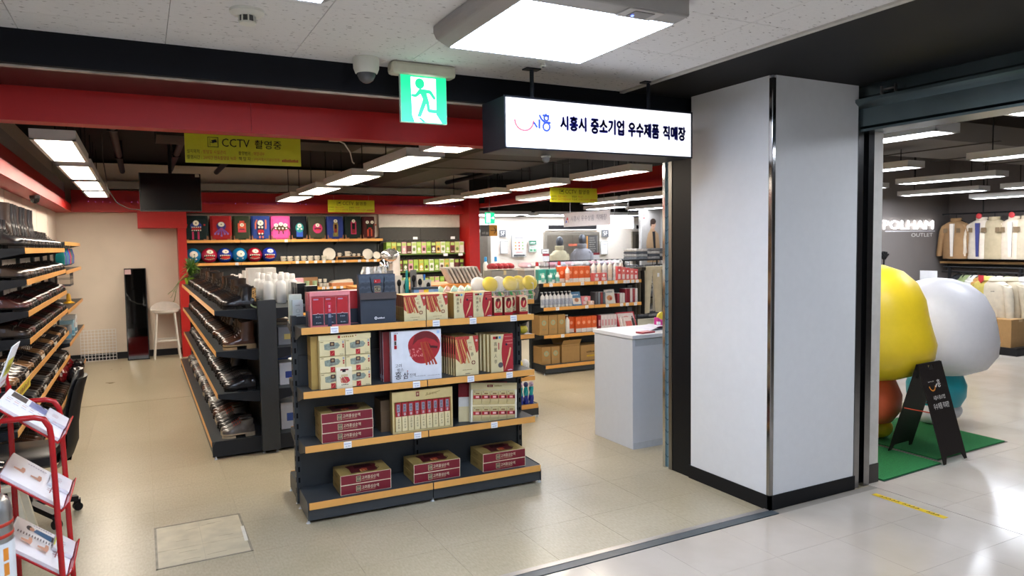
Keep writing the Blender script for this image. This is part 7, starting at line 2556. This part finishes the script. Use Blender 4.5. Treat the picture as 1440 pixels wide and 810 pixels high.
t = thing('television', 'black flat television hung from the ceiling seen from behind the CCTV notice', 'television', (0.0, 9.4, 2.24), math.radians(-3))
t['label'] = 'black flat television hung from the dark ceiling over the shoe aisle'
G().box(0.02, .68, 0, .05, 0, .45, M('#161617', 0.35)).build('casing', t, bev=.006)
G().box(.02, .68, -.003, 0, .004, .012, M('#4a4a4c', 0.4)).box(.02, .026, -.003, .0, 0, .45, M('#4a4a4c', 0.4)).build('bezel', t)
G().box(.032, .668, -.002, 0, .02, .44, M('#0e0e10', 0.2)).build('screen', t)
G().box(.62, .665, -.004, -.002, .41, .445, M('#b9b3a0', 0.5)).build('sticker', t)
G().box(.30, .40, .05, .09, .15, .40, BLACK).tube([(.35, .07, .38), (.35, .07, 1.02)], .02, BLACK).build('bracket', t)
G().tube([(.02, .05, .02), (-.10, .06, .03), (-.22, .07, .10), (-.30, .07, .25), (-.34, .07, .6), (-.34, .07, 1.02)], .006, M('#4a4845', 0.6), 6).build('cable', t, smooth=True)

DU = M('#2c2824', 0.55, var=0.1, sc=3)
t = thing('air_duct', 'wide dark flat air duct under the shop ceiling over the middle aisle', 'duct', (3.0, 5.6, 0))
pr = [(.0, 2.98), (.30, 2.80), (1.45, 2.78), (1.75, 2.96), (1.75, 3.25), (0, 3.25)]
G().prism([(x, 0, z) for x, z in pr], (0, 3.4, 0), DU).build('wide_section', t)
pr = [(.5, 2.95), (.7, 2.86), (1.3, 2.86), (1.5, 2.95), (1.5, 3.25), (.5, 3.25)]
G().prism([(x, 3.4, z) for x, z in pr], (0, 3.6, 0), DU).build('narrow_section', t)
for y in (.9, 1.9, 2.9):
    G().box(0.0, 1.75, y, y+.03, 2.772, 2.779, M('#1d1a17', 0.6)).build('flange', t)
t = thing('air_duct', 'grey brown branch duct reaching towards the shoe aisle ceiling', 'duct', (.2, 8.3, 0))
G().prism([(0, 0, 2.98), (0, .7, 2.98), (0, .7, 3.25), (0, 0, 3.25)], (2.8, 0, 0), DU).build('duct_body', t)
G().box(2.2, 2.6, .05, .65, 2.972, 2.979, M('#5a5a60', 0.5)).build('vent', t)
DU2 = M('#453c32', 0.6, var=0.08, sc=3)
t = thing('air_duct', 'broad taupe air duct crossing the clothes shop ceiling', 'duct', (5.6, 4.3, 0))
pr = [(0, 2.95), (.2, 2.80), (1.3, 2.80), (1.5, 2.95), (1.5, 3.25), (0, 3.25)]
G().prism([(0, y, z) for y, z in pr], (6.5, 0, 0), DU2).build('duct_body', t)
for x in (1.2, 2.4, 3.6, 4.8):
    G().box(x, x+.03, .0, 1.5, 2.79, 2.80, M('#332c25', 0.6)).build('flange', t)
t = thing('air_duct', 'narrow taupe duct beyond the first clothes shop lights', 'duct', (5.4, 2.4, 0))
G().box(0, 7.0, 0, .9, 2.95, 3.25, DU2).build('duct_body', t)
G().box(2.0, 2.4, .2, .7, 2.94, 2.95, M('#2a2520', 0.6)).build('vent', t)
for k, (x, z) in enumerate(((-.2, 3.05), (.5, 3.1), (1.2, 3.08), (5.4, 3.02))):
    t = thing('ceiling_pipe', ['black pipe under the ceiling over the shoe aisle', 'black pipe under the ceiling above the television', 'black pipe under the ceiling beside the middle lights', 'black pipe under the ceiling beside the household lights'][k], 'pipe', (x, 4.9, z))
    G().tube([(0, 0, 0), (0, 8.2, 0)], .04, M('#1b1a1a', 0.5), 10).build('pipe_run', t, smooth=True)
    for y in (1.0, 3.5, 6.0):
        G().box(-.05, .05, y, y+.02, -.045, 3.25-z, BLACK).build('pipe_clip', t)
t = thing('security_camera', 'dark dome camera under the red beam above the tall boots', 'camera', (-.98, 9.2, 2.39))
G().lathe([(.05, 0), (.05, -.03), (.045, -.035)], M('#2a2426', 0.4), n=16).build('base', t, smooth=True)
G().lathe([(.043, -.035), (.04, -.06), (.02, -.08), (.001, -.084)], M('#1a1a1c', 0.08), n=16).build('dome', t, smooth=True)
t = thing('junction_box', 'small white junction box with a drooping white lead on the ceiling', 'junction box', (1.55, 6.3, 2.72))
G().box(-.04, .04, -.05, .05, 0, .05, M('#b9a894', 0.5)).tube([(0, 0, .05), (0, 0, .54)], .004, STEEL, 5).build('box', t)
G().tube([(.03, .02, .01), (.10, .06, -.01), (.16, .1, -.08), (.19, .14, -.16), (.21, .16, -.17)], .006, M('#c9c2b8', 0.5), 6).build('lead', t, smooth=True)

# grey banner of the shop name hanging along the clothes side
t = thing('hanging_banner', 'pale grey hanging banner with the shop name and a small red and blue mark', 'sign', (6.5, 10.52, 2.075))
G().box(0, .008, -1.37, 0, 0, .235, M('#b9b3b4', 0.55)).build('board', t)
g = G()
f = Face(g, (0, 0, 0), (0, -1, 0), (0, 0, 1), .001)
TX = M('#5c5a66', 0.6)
f.text('시흥시', .22, .085, .27, .09, TX).text('우수상품', .55, .085, .38, .09, TX).text('직매장', .99, .085, .29, .09, TX)
f.poly([(.08, .12), (.13, .17), (.16, .11)], M('#b8303a', 0.5)).poly([(.06, .06), (.08, .12), (.12, .08)], M('#3a3a9a', 0.5)).poly([(.14, .08), (.17, .10), (.16, .06)], M('#b8303a', 0.5))
g.build('lettering', t)
for y in (-.2, -1.2):
    G().tube([(.004, y, .235), (.004, y, 1.18)], .003, STEEL, 4).build('wire', t)
t = thing('lightbox_sign', 'white glowing hanging lightbox beyond the grey banner', 'sign', (7.5, 10.58, 2.04))
G().box(0, .08, -.6, 0, 0, .19, M('#f2f4ff', 0.4, e=1.0)).build('lit_face', t)
G().box(-.002, .082, -.61, .01, .19, .20, M('#d0d0d8', 0.4)).build('cap', t)
for y in (-.1, -.5):
    G().tube([(.04, y, .195), (.04, y, 1.22)], .006, STEEL, 5).build('rod', t)
g = G()
f = Face(g, (0, -.05, 0), (0, -1, 0), (0, 0, 1), .002)
for i, ch in enumerate(('H', 'A', 'M')):
    f.text(ch, .10+i*.13, .06, .08, .07, M('#9fa6e0', 0.5))
g.build('lettering', t)
t = thing('lightbox_sign', 'white glowing sign panel beside the chrome shutter rail', 'sign', (6.3, 7.64, 2.13))
G().box(0, .05, -.22, 0, 0, .18, M('#f2f4ff', 0.4, e=1.0)).build('lit_face', t)
G().box(-.002, .052, -.225, .005, .18, .19, M('#d0d0d8', 0.4)).build('cap', t)
G().tube([(.025, -.11, .185), (.025, -.11, 1.13)], .006, STEEL, 5).build('rod', t)
# second exit sign and orange arrow sign
t = thing('exit_sign', 'small green exit sign with an arrow before the lift lobby', 'exit sign', (5.71, 12.0, 2.18))
G().box(0, .19, 0, .03, 0, .205, EG).build('panel', t)
g = G()
f = Face(g, (0, 0, 0), (1, 0, 0), (0, 0, 1), .0015)
f.rect(.02, .02, .10, .185, EW).ell(.06, .155, .012, .012, EG, 8).line([(.04, .05), (.06, .10), (.065, .14)], .014, EG).line([(.06, .10), (.085, .05)], .014, EG).line([(.115, .105), (.165, .105)], .012, EW).poly([(.15, .135), (.178, .105), (.15, .075)], EW)
g.build('pictogram', t)
G().tube([(.095, .015, .205), (.095, .015, 1.07)], .006, STEEL, 5).build('rod', t)
t = thing('arrow_sign', 'grey and orange direction sign with a black arrow before the lift lobby', 'sign', (5.99, 12.8, 1.96))
G().box(0, .18, 0, .04, 0, .22, M('#4e4c4a', 0.5)).box(.18, .36, 0, .04, 0, .22, M('#d0902e', 0.5)).build('board', t)
g = G()
f = Face(g, (0, 0, 0), (1, 0, 0), (0, 0, 1), .0015)
f.line([(.205, .11), (.335, .11)], .014, INK).line([(.285, .17), (.335, .11), (.285, .05)], .014, INK)
f.bars(.02, .04, .07, .05, 3, M('#8a8784', 0.6)).rect(.10, .03, .16, .08, M('#8a8784', 0.6))
g.build('arrow_print', t)
G().tube([(.18, .02, .22), (.18, .02, 1.29)], .008, STEEL, 5).build('rod', t)
